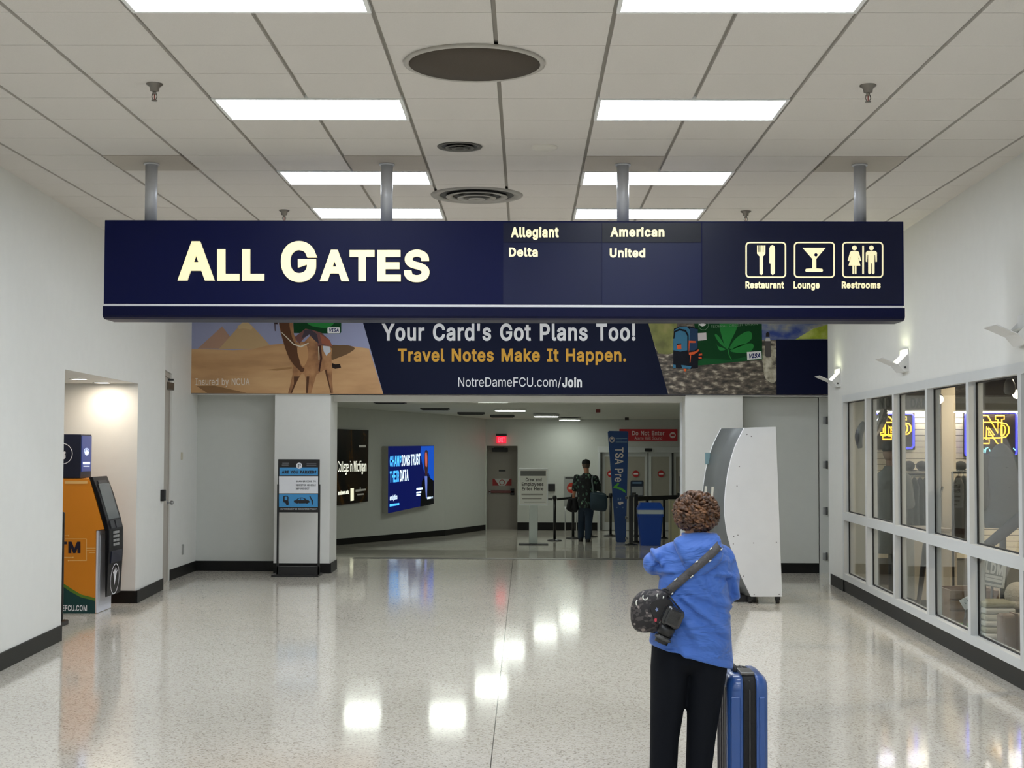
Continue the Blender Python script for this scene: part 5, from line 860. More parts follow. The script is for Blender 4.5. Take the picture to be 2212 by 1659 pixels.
for q in ((148,1157),(158,1204),(148,1211)): pl.disc(mb, *q, 1.4, GLD, 0.0035, seg=10)
pl.rect(mb, 140, 1039, 189, 1045, M('machine_label', (236, 190, 120), 0.4), 0.003); mb.build('circuit_graphic', t)
# lit topper box
x0, x1 = pa(70, 940).x, pa(175, 940).x; zt_, zb_ = pa(150, 938).z, pa(150, 1033).z
t = thing('machine_topper', ((x0+x1)/2, YA+0.2, zb_), 'navy light box with white leaf emblem standing on top of the cash machine', 'light box')
mb = MB(); mb.box(x0, x1, YA+0.002, YA+0.38, zb_, zt_, M('topper_navy', (16, 22, 44), 0.4), 0.006); mb.build('housing', t)
mb = MB(); mb.box(x1, x1+0.008, YA+0.02, YA+0.36, zb_+0.07, zt_-0.015, M('topper_screen', (34, 48, 104), 0.3, emit=0.8)); sc = mb.build('screen', t)
pl = Plane((x1+0.009, 0, 0), (0,1,0)); LG = M('lit_logo', (214, 226, 255), 0.4, emit=1.2)
mb = MB(); cx, cy = 187, 971; pl.ring(mb, 187, 973, 5.2, 0.5, LG, 0.001)
def leaf_logo(mb, pl, bx, by, s, m, lift, sx=1.0):
    for a in (-1.05, -0.55, 0.0, 0.55, 1.05):
        c, q = math.cos(a-1.57), math.sin(a-1.57)
        pl.poly(mb, [(bx,by),(bx+(c*s*.6-q*s*.17)*sx,by+q*s*.6+c*s*.17),(bx+c*s*sx,by+q*s),(bx+(c*s*.6+q*s*.17)*sx,by+q*s*.6-c*s*.17)], m, lift)
leaf_logo(mb, pl, 187, 984, 16, LG, 0.002, 0.35); pl.rect(mb, 179, 998, 194, 1003, LG, 0.002); pl.rect(mb, 180, 1006, 193, 1008, LG, 0.002); mb.build('logo', sc)
pl = Plane((0, YA+0.001, 0)); mb = MB(); pl.ring(mb, 134, 980, 23, 1.4, LW, 0.001); leaf_logo(mb, pl, 122, 994, 24, LW, 0.002); pl.poly(mb, [(134,979),(140,975),(142,979),(136,984)], LW, 0.003, 3); pl.poly(mb, [(134,987),(141,985),(141,990),(134,993)], LW, 0.003, 3); mb.build('emblem', t)
# black folded stand just inside the alcove
t = thing('panel_stand', (-4.72, 14.45, 0), 'slim black upright panel just inside the alcove, mostly hidden by the near wall', 'panel stand')
xr_ = at_Y(138.5, 1200, 14.45).x; zt_ = at_Y(138, 1105, 14.45).z
mb = MB(); mb.box(xr_-0.5, xr_, 14.42, 14.47, 0.05, zt_, BLACKM, 0.02); mb.build('panel', t)
mb = MB(); mb.box(xr_-0.5, xr_-0.44, 14.3, 14.6, 0, 0.05, BLACKM, 0.01); mb.box(xr_-0.05, xr_+0.01, 14.28, 14.6, 0, 0.05, BLACKM, 0.01); mb.build('foot', t)
# card reader, thermostat, outlet
yy = 17.95; xx = XL(yy); zc = at_Y(352, 1070, yy).z
mb = MB(); mb.box(xx-0.005, xx+0.05, yy-0.05, yy+0.05, zc-0.07, zc+0.07, BLACK, 0.008); tag(mb.build('card_reader', None, loc=(xx, yy, zc)), 'black card reader box on the white wall beside the service door', 'card reader')
for nm, px, py, hh, ww, l, c in (('thermostat', 410, 985, 0.05, 0.03, 'tiny beige thermostat high on the wall between service door and niche', (196,190,170)), ('power_outlet', 411, 1187, 0.07, 0.035, 'steel power outlet plate low on the wall between service door and niche', (150,150,146))):
    p = Plane((XL(D1), D1, 0), (0.05,-1,0)); yy = 20.0; xx = XL(yy)
    d = ray(px, py); tt = 0
    yy = -(-4.13+0.05*11.2)/(-(0.05)-d.x/d.y) if False else (-4.13+0.56)/(d.x/d.y+0.05); xx = XL(yy); zc = at_Y(px, py, yy).z
    mb = MB(); mb.box(xx-0.01, xx+0.018, yy-ww, yy+ww, zc-hh, zc+hh, M(nm, c, 0.4), 0.004); tag(mb.build(nm, None, loc=(xx, yy, zc)), l, nm.replace('_', ' '))

# ------------------------------------------------------------------ parking notice stand by the pier
YK = 19.93
pl = Plane((0, YK, 0)); k1 = lambda x, y: (580+x/5.528, 960+y/5.528)
t = thing('poster_stand', (at_Y(645, 1240, YK).x, YK+0.1, 0), 'black floor stand with blue and white parking notice in front of the pier', 'sign stand')
xa, xb = at_Y(600, 1000, YK).x, at_Y(691, 1000, YK).x
zt_, zb_ = at_Y(640, 992, YK).z, at_Y(640, 1107, YK).z
mb = MB(); mb.box(xa+0.005, xb-0.005, YK, YK+0.03, zb_, zt_, BLACKM, 0.004); bd = mb.build('poster_frame', t)
for x in (xa-0.005, xb-0.02): 
    mb = MB(); mb.box(x, x+0.026, YK-0.006, YK+0.036, 0.03, at_Y(600, 1046, YK).z, BLACKM, 0.003); mb.build('post', t)
mb = MB(); mb.box(at_Y(587,1240,YK).x, xb+0.0, YK-0.06, YK+0.34, 0, 0.03, BLACKM, 0.006); mb.box(xa-0.005, xb+0.006, YK-0.006, YK+0.05, 0.03, 0.14, BLACKM); mb.build('base', t)
BLU, PBK = M('notice_blue', (58, 140, 196), 0.4), M('notice_black', (14, 16, 26), 0.4)
NW = M('notice_white', (222, 224, 228), 0.4)
mb = MB()
pl.rect(mb, *k1(132,275), *k1(590,370), BLU, 0.002); pl.rect(mb, *k1(125,380), *k1(592,585), NW, 0.002); pl.rect(mb, *k1(125,595), *k1(590,748), BLU, 0.002)
pl.disc(mb, *k1(367,254), 6.6, NW, 0.004); pl.text(mb, 'P', *k1(352,232), *k1(386,276), PBK, 0.006, 0.03)
pl.text(mb, 'ARE YOU PARKED?', *k1(160,312), *k1(572,348), PBK, 0.005, 0.05)
DG = M('notice_grey', (86, 88, 94), 0.5)
pl.text(mb, 'SCAN QR CODE TO', *k1(328,430), *k1(565,452), DG, 0.005, 0.03); pl.text(mb, 'REGISTER VEHICLE', *k1(328,475), *k1(565,497), DG, 0.005, 0.03); pl.text(mb, 'BEFORE EXIT', *k1(328,516), *k1(488,538), DG, 0.005, 0.03)
pl.text(mb, 'ENFORCEMENT BE REGISTERED TODAY', *k1(145,764), *k1(575,780), NW, 0.004, 0.01)
for a in ((165,218,245,232),(160,240,240,256),(455,224,572,234),(455,244,572,254)): pl.rect(mb, *k1(*a[:2]), *k1(*a[2:]), DG, 0.003)
pl.poly(mb, [k1(*q) for q in ((305,690),(303,672),(330,662),(352,642),(378,633),(415,634),(442,648),(458,662),(482,668),(492,682),(486,697),(478,697),(470,688),(458,686),(446,692),(442,702),(362,704),(356,692),(342,688),(330,694),(326,700))], PBK, 0.005)
for cx in (343, 460): pl.disc(mb, *k1(cx, 693), 2.4, PBK, 0.006, seg=14)
pl.poly(mb, [k1(*q) for q in ((345,662),(362,646),(384,642),(384,662))], BLU, 0.007); pl.poly(mb, [k1(*q) for q in ((390,662),(390,642),(414,644),(434,662))], BLU, 0.007)
pl.poly(mb, [k1(*q) for q in ((178,620),(196,612),(228,612),(240,632),(238,668),(244,712),(236,726),(214,724),(204,700),(180,690),(174,668))], PBK, 0.005); pl.rect(mb, *k1(194,624), *k1(226,664), BLU, 0.007)
pl.poly(mb, [k1(*q) for q in ((486,616),(498,612),(516,652),(532,660),(530,720),(518,718),(512,670))], PBK, 0.005)
mb.build('notice_print', bd)

# ------------------------------------------------------------------ backlit panels on the angled wall
Uw = Vector((PB.x-PA.x, PB.y-PA.y, 0)).normalized()
Nw = Uw.cross(Vector((0,0,1)))
base = Vector((PA.x, PA.y, 0))
def lightbox(name, label, quad, depth, side, scr):
    pl = Plane(base+Nw*depth, Uw)
    q = [pl.hit(*p) for p in quad]                     # bl, br, tr, tl
    c = (q[0]+q[1])/2
    t = thing(name, c-Nw*depth, label, 'backlit sign')
    bx = [q[0]-Nw*(depth-0.001), q[1]-Nw*(depth-0.001), q[1], q[0], q[3]-Nw*(depth-0.001), q[2]-Nw*(depth-0.001), q[2], q[3]]
    mb = MB(); mb.hexa(bx, side); mb.build('case', t)
    mb = MB(); pl.poly(mb, quad, scr, 0.002); s = mb.build('screen', t)
    return t, pl, s
GB = M('frame_greige', (172, 172, 164), 0.5)
scr = ramp_mat('college_print', 'noise', 1.3, [(0.42, (12,11,8)), (0.54, (52,36,14)), (0.66, (124,82,24))], 0.25, (1,1,0.5), distort=1.5, detail=6)
t, pl, s = lightbox('backlit_panel', 'black backlit panel with white college slogan, first on the angled wall', [(722,1092.5),(794.5,1083),(796,929.5),(723,926.5)], 0.05, BLACK, scr)
LT = M('lit_white', (238, 240, 220), 0.4, emit=1.1); k4 = lambda x, y: (710+x/5.72, 900+y/5.72)
mb = MB(); pl.text(mb, 'College in Michigan', 0,0,0,0, LT, 0.004, 0.0, quad=(k4(108,722), k4(464,712), k4(108,548))); mb.build('lettering', s)
mb = MB(); pl.text(mb, 'andrews.edu', 0,0,0,0, LT, 0.004, 0.03, quad=(k4(116,970), k4(247,955), k4(116,918))); mb.build('web_address', s)
GY = M('lit_grey', (130, 130, 120), 0.4, emit=0.4)
mb = MB()
for q in ([(372,352),(458,350),(458,378),(372,378)], [(330,902),(458,890),(458,912),(330,930)], [(350,955),(432,948),(432,966),(350,974)], [(384,874),(394,873),(394,915),(384,918)]): pl.poly(mb, [k4(*p) for p in q], GY, 0.004)
mb.build('small_print', s)
mb = MB(); pl.poly(mb, [k4(*p) for p in ((268,885),(309,882),(309,1036),(268,1042))], M('lit_cream', (232, 232, 200), 0.4, emit=0.8), 0.004); mb.build('cream_patch', s)
scr = M('champion_blue', (7, 19, 88), 0.3, emit=0.55, spec=0.3)
t, pl, s = lightbox('backlit_panel', 'blue backlit panel with a suited man, further along the angled wall', [(838,1109),(937,1087.5),(937.5,962.5),(838.5,964)], 0.16, GB, scr)
LB = M('lit_sky', (74, 178, 255), 0.4, emit=1.1); LWH = M('lit_pale', (214, 236, 255), 0.4, emit=1.1)
mb = MB(); pl.text(mb, 'CHAMP', 0,0,0,0, LB, 0.004, 0.03, quad=(k4(754,622), k4(895,615), k4(754,484))); pl.text(mb, 'IONS', 0,0,0,0, LWH, 0.004, 0.03, quad=(k4(899,615), k4(1003,606), k4(899,474))); pl.text(mb, 'TRUST', 0,0,0,0, LWH, 0.004, 0.03, quad=(k4(1013,606), k4(1130,592), k4(1013,466)))
pl.text(mb, 'THEIR', 0,0,0,0, LB, 0.004, 0.03, quad=(k4(754,816), k4(868,804), k4(754,675))); pl.text(mb, 'DATA', 0,0,0,0, LWH, 0.004, 0.03, quad=(k4(879,803), k4(985,790), k4(879,660))); mb.build('lettering', s)
mb = MB(); pl.text(mb, 'analytics', 0,0,0,0, LWH, 0.004, 0.03, quad=(k4(754,1052), k4(846,1034), k4(754,974))); mb.build('company_lettering', s)
mb = MB()
for q in ([(752,1082),(870,1066),(870,1092),(752,1112)],): pl.poly(mb, [k4(*p) for p in q], LB, 0.004)
for q in ([(1082,882),(1160,874),(1160,898),(1082,908)], [(1082,930),(1142,922),(1142,942),(1082,950)], [(1082,962),(1132,956),(1132,974),(1082,980)], [(1216,994),(1287,986),(1287,1010),(1216,1020)]): pl.poly(mb, [k4(*p) for p in q], LWH, 0.004)
mb.build('small_print', s)
mb = MB()
pl.poly(mb, [k4(*p) for p in ((1140,366),(1298,362),(1298,790),(1260,770),(1236,700),(1180,690),(1150,560),(1132,450))], M('glow_blue', (14, 76, 186), 0.3, emit=0.7), 0.003)
pl.poly(mb, [k4(*p) for p in ((1130,1112),(1150,800),(1180,745),(1192,715),(1216,715),(1236,745),(1292,790),(1298,1078))], M('suit_black', (6, 8, 20), 0.3), 0.004)
pl.poly(mb, [k4(*p) for p in ((1184,735),(1216,735),(1216,830),(1212,1010),(1200,1010),(1188,830))], M('shirt_blue', (112, 132, 216), 0.3, emit=0.5), 0.005)
pl.poly(mb, [k4(*p) for p in ((1180,540),(1184,450),(1194,415),(1212,415),(1224,450),(1224,600),(1216,720),(1192,720),(1182,640))], M('face_dark', (70, 40, 40), 0.4, emit=0.3), 0.005, 3)
pl.poly(mb, [k4(*p) for p in ((1188,460),(1204,440),(1214,470),(1216,560),(1210,620),(1192,600))], M('face_red', (214, 104, 92), 0.4, emit=0.5), 0.006, 3)
mb.build('portrait', s)

# exit sign
p = at_Y(1083, 950, YF-0.1)
t = thing('exit_sign', (p.x, YF, p.z-0.09), 'small glowing red exit sign over the tan door', 'exit sign')
mb = MB(); mb.box(p.x-0.115, p.x+0.115, YF-0.1, YF-0.004, p.z-0.085, p.z+0.1, M('exit_red', (255, 30, 60), 0.4, emit=0.85), 0.006); mb.build('face', t)
mb = MB(); mb.box(p.x-0.13, p.x+0.13, YF-0.12, YF-0.002, p.z+0.095, p.z+0.15, BLACK, 0.006); mb.build('canopy', t)
pl = Plane((0, YF-0.101, 0)); mb = MB(); pl.text(mb, 'EXIT', 1076.5, 944.5, 1090.5, 955.5, M('exit_pale', (255, 90, 110), 0.4, emit=1.2), 0.002, 0.03); mb.build('lettering', t)
# do not enter sign
pl = Plane((0, YF-0.04, 0)); k5 = lambda x, y: (1000+x/4.424, 850+y/4.424)
q0, q1 = pl.hit(1338, 952), pl.hit(1463.5, 927)
t = thing('warning_sign', ((q0.x+q1.x)/2, YF, q0.z), 'long red do not enter sign on the wall above the sliding doors', 'sign')
DR_ = M('sign_red', (140, 22, 30), 0.45, emit=0.08)
mb = MB(); mb.box(q0.x, q1.x, YF-0.04, YF-0.002, q0.z, q1.z, DR_, 0.004); mb.build('board', t)
SWT = M('sign_white', (226, 214, 212), 0.45)
mb = MB(); pl.text(mb, 'Do Not Enter', *k5(1616,358), *k5(1926,400), SWT, 0.003, 0.02); mb.build('lettering', t)
mb = MB(); pl.text(mb, 'Alarm Will Sound', *k5(1640,412), *k5(1902,441), SWT, 0.003, 0.0); mb.build('lettering', t)
mb = MB(); pl.disc(mb, *k5(2004,398), 6.6, SWT, 0.003); pl.rect(mb, *k5(1985,390), *k5(2023,406), DR_, 0.005); mb.build('no_entry_symbol', t)
p = at_Y(1191, 1053, YF); mb = MB(); mb.box(p.x-0.09, p.x+0.09, YF-0.06, YF-0.002, p.z-0.09, p.z+0.09, BLACK, 0.01); tag(mb.build('wall_box', None, loc=(p.x, YF, p.z)), 'small black box on the far wall beside the tan exit door', 'wall box')

# far ceiling fittings
def at_ceil2(px, py):
    d = ray(px, py); lo, hi = 21.5, 44.0
    for _ in range(50):
        m = (lo+hi)/2; p = CAM+d*(m/d.y)
        if p.z < ZC2(m): lo = m
        else: hi = m
    return CAM+d*(lo/d.y)
fl = 'lights in the low ceiling past the portal'
for (xa, xb, py, l) in ((1067, 1138, 884.5, 'glowing oblong ceiling light past the portal, biggest and nearest of the row'), (1152, 1208, 897, 'glowing oblong ceiling light past the portal, middle of the row'), (1206, 1254, 905, 'glowing oblong ceiling light past the portal, smallest, nearest the far wall')):
    p = at_ceil2((xa+xb)/2, py); hw = (at_Y(xb, py, p.y).x-at_Y(xa, py, p.y).x)/2
    t = thing('ceiling_light', p, l, 'ceiling light', fl); z = p.z-0.0
    mb = MB(); mb.prism([Vector((p.x+x, p.y+y, z-0.03)) for x, y in rrect(-hw, -0.28, hw, 0.28, 0.14)], (0,0,0.045), WHITE); mb.build('frame', t)
    mb = MB(); mb.prism([Vector((p.x+x, p.y+y, z-0.038)) for x, y in rrect(-hw+.03, -0.25, hw-.03, 0.25, 0.12)], (0,0,0.02), DIFF2); mb.build('diffuser', t)
for px, py, hw, l in ((843, 869, 0.3, 'dark flat vent in the far ceiling, nearest the pier'), (940, 883, 0.3, 'dark flat vent in the far ceiling, second from the pier'), (1018, 893, 0.3, 'dark flat vent in the far ceiling, third from the pier'), (1085, 899, 0.28, 'dark flat vent in the far ceiling, fourth from the pier')):
    p = at_ceil2(px, py); t = thing('ceiling_vent', p, l, 'vent', 'dark vents in the low ceiling')
    mb = MB(); mb.box(p.x-hw, p.x+hw, p.y-0.2, p.y+0.2, p.z-0.02, p.z+0.03, DKGREY, 0.004); mb.build('frame', t)
    mb = MB()
    for k in range(5): mb.box(p.x-hw+.03, p.x+hw-.03, p.y-0.16+k*0.075, p.y-0.13+k*0.075, p.z-0.03, p.z-0.02, BLACK)
    mb.build('louvres', t)
for px, py, l, c in ((1292, 885, 'tiny red and black alarm box on the far ceiling, nearer one', (120,26,26)), (1354, 902, 'tiny dark alarm box on the far ceiling, further one', (40,26,26))):
    p = at_ceil2(px, py); t = thing('alarm_box', p, l, 'alarm')
    mb = MB(); mb.box(p.x-0.045, p.x+0.045, p.y-0.04, p.y+0.04, p.z-0.06, p.z+0.005, M('alarm%d' % px, c, 0.4), 0.008); mb.build('body', t)
    mb = MB(); mb.cyl((p.x, p.y, p.z-0.06), (p.x, p.y, p.z-0.075), 0.02, m=NW); mb.build('lens', t)

for x, y, l in ((-2.62, 23.8, 'square ceiling light just past the portal, hidden by the lintel, beside the pier'), (-1.24, 23.8, 'square ceiling light just past the portal, hidden by the lintel, away from the pier'), (4.2, 27.5, 'oblong ceiling light past the portal, out of sight around the corner'), (-0.6, 26.6, 'oblong ceiling light past the portal, hidden above the lintel line')):
    z = ZC2(y); t = thing('ceiling_light', (x, y, z), l, 'ceiling light', fl)
    mb = MB(); mb.prism([Vector((x+a, y+b, z-0.02)) for a, b in rrect(-0.31, -0.31, 0.31, 0.31, 0.03)], (0,0,0.03), WHITE); mb.build('frame', t)
    mb = MB(); mb.prism([Vector((x+a, y+b, z-0.027)) for a, b in rrect(-.28, -0.28, .28, 0.28, 0.02)], (0,0,0.02), DIFF2); mb.build('diffuser', t)

# ------------------------------------------------------------------ standing things past the portal
def fp(px, py): return at_floor(px, py)
# queue sign
p = fp(1152, 1176); Yq = p.y; z0 = p.z
pl = Plane((0, Yq-0.03, 0))
t = thing('queue_sign', p, 'white framed queue sign on a pale post with black base, past the portal', 'sign stand')
mb = MB(); mb.box(p.x-0.31, p.x+0.31, Yq-0.2, Yq+0.2, z0, z0+0.02, BLACKM, 0.008); mb.build('base', t)
mb = MB(); mb.box(p.x-0.09, p.x+0.09, Yq-0.02, Yq+0.03, z0+0.02, at_Y(1152, 1080, Yq).z, M('post_pale', (206, 214, 210), 0.3), 0.01); mb.build('post', t)
q0, q1 = pl.hit(1120.5, 1092), pl.hit(1184, 1011)
mb = MB(); mb.box(q0.x, q1.x, Yq-0.03, Yq+0.01, q0.z, q1.z, M('board_frame', (244, 247, 247), 0.3), 0.01); bd = mb.build('board', t)
mb = MB(); pl.rect(mb, 1123.5, 1015, 1181, 1089, M('board_paper', (240, 240, 234), 0.4), 0.003); pl.rect(mb, 1124.5, 1017, 1179, 1028, M('board_band', (110, 110, 108), 0.4), 0.005)
BT = M('board_text', (72, 68, 62), 0.5)
for s, r in (('Crew and', (600,806,752,840)), ('Employees', (562,850,770,892)), ('Enter Here', (564,893,768,928))): pl.text(mb, s, *k5(*r[:2]), *k5(*r[2:]), BT, 0.005, 0.025)
for q in ((560,958,765,972),(566,1000,752,1010),(585,1035,790,1041)): pl.rect(mb, *k5(*q[:2]), *k5(*q[2:]), M('board_small', (160, 158, 150), 0.5), 0.005)
mb.build('notice_print', bd)
# belt posts
def belt_post(px, py, label, h=0.98):
    p = fp(px, py); t = thing('belt_post', p, label, 'belt post', 'black retractable belt posts past the portal')
    mb = MB(); mb.lathe([(0.16, 0), (0.16, 0.012), (0.14, 0.02), (0.05, 0.035), (0.032, 0.045), (0.0, 0.046)], p, BLACKM, 28); mb.build('base', t)
    mb = MB(); mb.cyl(p+Vector((0,0,0.04)), p+Vector((0,0,h-0.1)), 0.03, m=BLACKM); mb.build('post', t)
    mb = MB(); mb.cyl(p+Vector((0,0,h-0.1)), p+Vector((0,0,h)), 0.036, m=BLACK); mb.box(p.x-0.045, p.x+0.045, p.y-0.02, p.y+0.02, p.z+h-0.08, p.z+h-0.02, BLACK, 0.004); mb.build('belt_head', t)
    return p
b1 = belt_post(1198, 1168, 'black belt post beside the white queue sign')
b2 = belt_post(1238, 1163, 'black belt post just behind the walking man')
b3 = belt_post(1319, 1158, 'black belt post half behind the tall blue tapered banner')
b4 = belt_post(1276, 1160, 'black belt post hidden behind the legs of the walking man')
def belt(p, q, label, z=0.9, parent=None):
    mb = MB(); a, b = Vector((p.x,p.y,p.z+z)), Vector((q.x,q.y,q.z+z)); d = (b-a).normalized(); n = Vector((-d.y,d.x,0))*0.002; k = Vector((0,0,0.025))
    mb.hexa([a-n-k, b-n-k, b+n-k, a+n-k, a-n+k, b-n+k, b+n+k, a+n+k], BLACK)
    tag(mb.build('queue_belt', None, loc=a), label, 'belt', 'belts of the queue line')
e = Vector((0.05,0,0))
belt(fp(1178,1166)+e*0, b1-e, 'black belt stretched from behind the queue sign to the first post')
belt(b1+e, b2-e, 'black belt stretched between the queue sign post and the post behind the man')
belt(b2+e, b4-e, 'black belt stretched behind the walking man'); belt(b4+e, b3-e, 'black belt stretched from the walking man to the tapered banner')
# tall black gate posts with rail
gp = []
for px, py, l in ((1363, 1177.5, 'tall black gate post clamped to the blue tapered banner'), (1374, 1172, 'second black gate post, just beside the blue bin'), (1467, 1166, 'black gate post behind the curly haired woman\'s head')):
    p = fp(px, py); gp.append(p); t = thing('gate_post', p, l, 'post', 'black gate posts past the portal')
    mb = MB(); mb.lathe([(0.13, 0), (0.13, 0.015), (0.06, 0.035), (0.0, 0.036)], p, BLACKM); mb.build('base', t)
    mb = MB(); mb.box(p.x-0.04, p.x+0.04, p.y-0.04, p.y+0.04, p.z+0.02, p.z+1.03, BLACKM, 0.006); mb.build('post', t)
zr = at_Y(1400, 1077, gp[1].y).z
mb = MB(); a, b = gp[1], gp[2]; mb.hexa([Vector(v) for v in ((a.x+.042,a.y-.03,zr-.05),(b.x-.042,b.y-.03,zr-.05),(b.x-.042,b.y+.03,zr-.05),(a.x+.042,a.y+.03,zr-.05),(a.x+.042,a.y-.03,zr+.045),(b.x-.042,b.y-.03,zr+.045),(b.x-.042,b.y+.03,zr+.045),(a.x+.042,a.y+.03,zr+.045))], BLACKM)
tag(mb.build('gate_rail', None, loc=(a.x, a.y, zr)), 'thick black rail running from the gate posts behind the blue bin', 'rail')
for px in (1397, 1434):
    p = fp(px, 1163); t = thing('belt_post', p, ('first' if px < 1400 else 'second')+' black post showing behind the blue bin lid, counted from the gate posts', 'belt post', 'posts behind the blue bin')
    mb = MB(); mb.cyl(p+Vector((0,0,0.03)), p+Vector((0,0,0.93)), 0.032, m=BLACKM); mb.build('post', t)
    mb = MB(); mb.lathe([(0.1, 0), (0.1, 0.012), (0.05, 0.03), (0.0, 0.031)], p, BLACKM, 24); mb.build('base', t)
# tapered banner
p = fp(1341, 1171.5); Yt = p.y; pl = Plane((0, Yt, 0))
t = thing('tapered_banner', p, 'tall blue tapered banner with white vertical lettering and green check mark', 'banner')
TB = M('tapered_blue', (22, 66, 128), 0.4)
mb = MB(); pl.slab(mb, [(1330.5,1169),(1333,1171.5),(1349.5,1171.5),(1352,1169),(1357.5,934),(1355,931.5),(1315.5,930.8),(1313,933.5)], TB, 0.06); bd = mb.build('board', t)
TG = M('check_green', (92, 186, 66), 0.4)
mb = MB(); pl.text(mb, 'TSA Pre', 0,0,0,0, SWT, 0.004, 0.02, quad=((1328.5,966.5),(1327.5,1041),(1347,966.5))); mb.build('lettering', bd)
mb = MB(); pl.poly(mb, [k5(*q) for q in ((1482,852),(1494,862),(1472,890),(1510,900),(1550,925),(1558,952),(1530,936),(1490,914),(1436,902),(1440,890))], TG, 0.004); mb.build('check_mark', bd)
mb = MB(); pl.disc(mb, *k5(1424,441), 6.4, SWT, 0.003); pl.ring(mb, *k5(1424,441), 5.4, 0.6, TB, 0.004)
pl.poly(mb, [k5(*q) for q in ((1404,428),(1424,440),(1444,428),(1436,452),(1424,462),(1412,452))], TB, 0.005)
LBL = M('print_pale_blue', (110, 140, 176), 0.4)
for q in ((1460,426,1570,434),(1460,440,1520,446),(1460,460,1570,468)): pl.rect(mb, *k5(*q[:2]), *k5(*q[2:]), LBL, 0.003)
mb.build('seal', bd)
mb = MB(); pl.poly(mb, [k5(*q) for q in ((1490,1036),(1530,1034),(1530,1056),(1514,1056),(1502,1068),(1480,1048))], SWT, 0.003, 2)
for q in ((1478,995,1490,1020),(1500,995,1512,1020),(1464,1084,1478,1094),(1520,1084,1534,1094)): pl.rect(mb, *k5(*q[:2]), *k5(*q[2:]), LBL, 0.003)
mb.build('small_symbols', bd)
for py in (1075, 1118, 1163):
    c = at_Y(1355, py, Yt); mb = MB(); mb.box(c.x-0.05, c.x+0.02, Yt-0.03, Yt+0.03, c.z-0.03, c.z+0.03, CHROME, 0.012); mb.build('clamp', t)
# blue bin
p = fp(1406, 1179); Yb = p.y+0.2; c = Vector((p.x, Yb, p.z)); pxm = 3160/p.y
BB, BB2 = M('bin_blue', (16, 70, 166), 0.4), M('bin_lid_blue', (24, 82, 188), 0.35)
t = thing('waste_bin', c, 'blue plastic bin with pale band below its angled lid, beside the gate posts', 'bin')
h0 = (1180-1118)/pxm; h1 = (1180-1112)/pxm; h2 = (1180-1103)/pxm; h3 = (1180-1088)/pxm
def sq(hx, hy, z, r=0.03): return [Vector((c.x+x, c.y+y, c.z+z)) for x, y in rrect(-hx, -hy, hx, hy, r, 3)]
mb = MB(); mb.loft([sq(.205,.17,0), sq(.25,.205,h0), sq(.265,.215,h0), sq(.265,.215,h1)], BB, False); mb.build('body', t)
mb = MB(); mb.loft([sq(.263,.213,h1), sq(.263,.213,h2)], M('bin_band', (196, 206, 214), 0.25), False); mb.build('band', t)
mb = MB(); mb.loft([sq(.27,.22,h2), sq(.268,.218,h2+.03), sq(.21,.14,h3)], BB2, False); mb.build('lid', t)
# info stand with tablet
p = fp(1376, 1158); Yi = p.y; pl = Plane((0, Yi, 0))
t = thing('information_stand', p, 'small dark stand with pale screen sheet, behind the rail and the bin', 'information stand')
mb = MB(); mb.lathe([(0.17, 0), (0.17, 0.014), (0.04, 0.03), (0.0, 0.03)], p, BLACKM); mb.build('base', t)
mb = MB(); mb.cyl(p+Vector((0,0.03,0.02)), p+Vector((0,0.03,1.05)), 0.025, m=BLACKM); mb.build('post', t)
mb = MB(); pl.slab(mb, [(1362,1074),(1390,1074),(1390.5,1041),(1388,1038),(1364,1038),(1362,1041)], M('stand_navy', (30, 44, 66), 0.4), 0.03); bd = mb.build('panel', t)
mb = MB(); pl.rect(mb, 1364, 1051, 1388, 1070, M('sheet_grey', (176, 180, 184), 0.4), 0.003); pl.rect(mb, 1366, 1041, 1386, 1045, LBL, 0.003); pl.rect(mb, 1365, 1064, 1374, 1070, DKGREY, 0.005); mb.build('sheet', bd)
# podium
p = fp(1459, 1172); t = thing('podium', p, 'cream podium with thin frame, beyond the curly haired woman\'s head', 'podium')
PC2 = M('podium_cream', (206, 200, 160), 0.5); zt_ = at_Y(1459, 1082, p.y).z
mb = MB(); mb.box(p.x-0.11, p.x+0.28, p.y, p.y+0.4, p.z, zt_, PC2, 0.006); mb.build('body', t)
mb = MB(); mb.box(p.x-0.115, p.x+0.285, p.y-0.01, p.y+0.41, zt_, zt_+0.02, M('podium_trim', (180, 176, 150), 0.4), 0.004); mb.box(p.x-0.115, p.x-0.08, p.y-0.008, p.y, p.z+0.02, zt_, M('podium_trim', (180, 176, 150), 0.4)); mb.build('top', t)
# no-entry easel board behind the man
p = fp(1233, 1157); Yn = p.y; pl = Plane((0, Yn, 0))
t = thing('no_entry_board', p, 'pale board with orange-red no entry disc, half hidden by the walking man', 'sign board')
mb = MB(); pl.slab(mb, [(1218,1094),(1252,1094),(1252,1029),(1218,1029)], M('board_grey', (172, 174, 170), 0.45), 0.02); bd = mb.build('board', t)
mb = MB(); pl.disc(mb, 1236, 1054, 11.5, M('disc_red', (200, 62, 44), 0.45), 0.002); pl.rect(mb, 1228, 1051.5, 1244, 1057, M('disc_bar', (228, 200, 180), 0.45), 0.004); pl.rect(mb, 1221, 1031, 1238, 1034, DKGREY, 0.003); mb.build('no_entry_disc', bd)
for dx in (-0.13, 0.13): 
    mb = MB(); mb.cyl((p.x+dx, Yn+0.012, p.z), (p.x+dx, Yn+0.012, pl.hit(1235,1093).z), 0.012, m=STEEL); mb.build('leg', t)

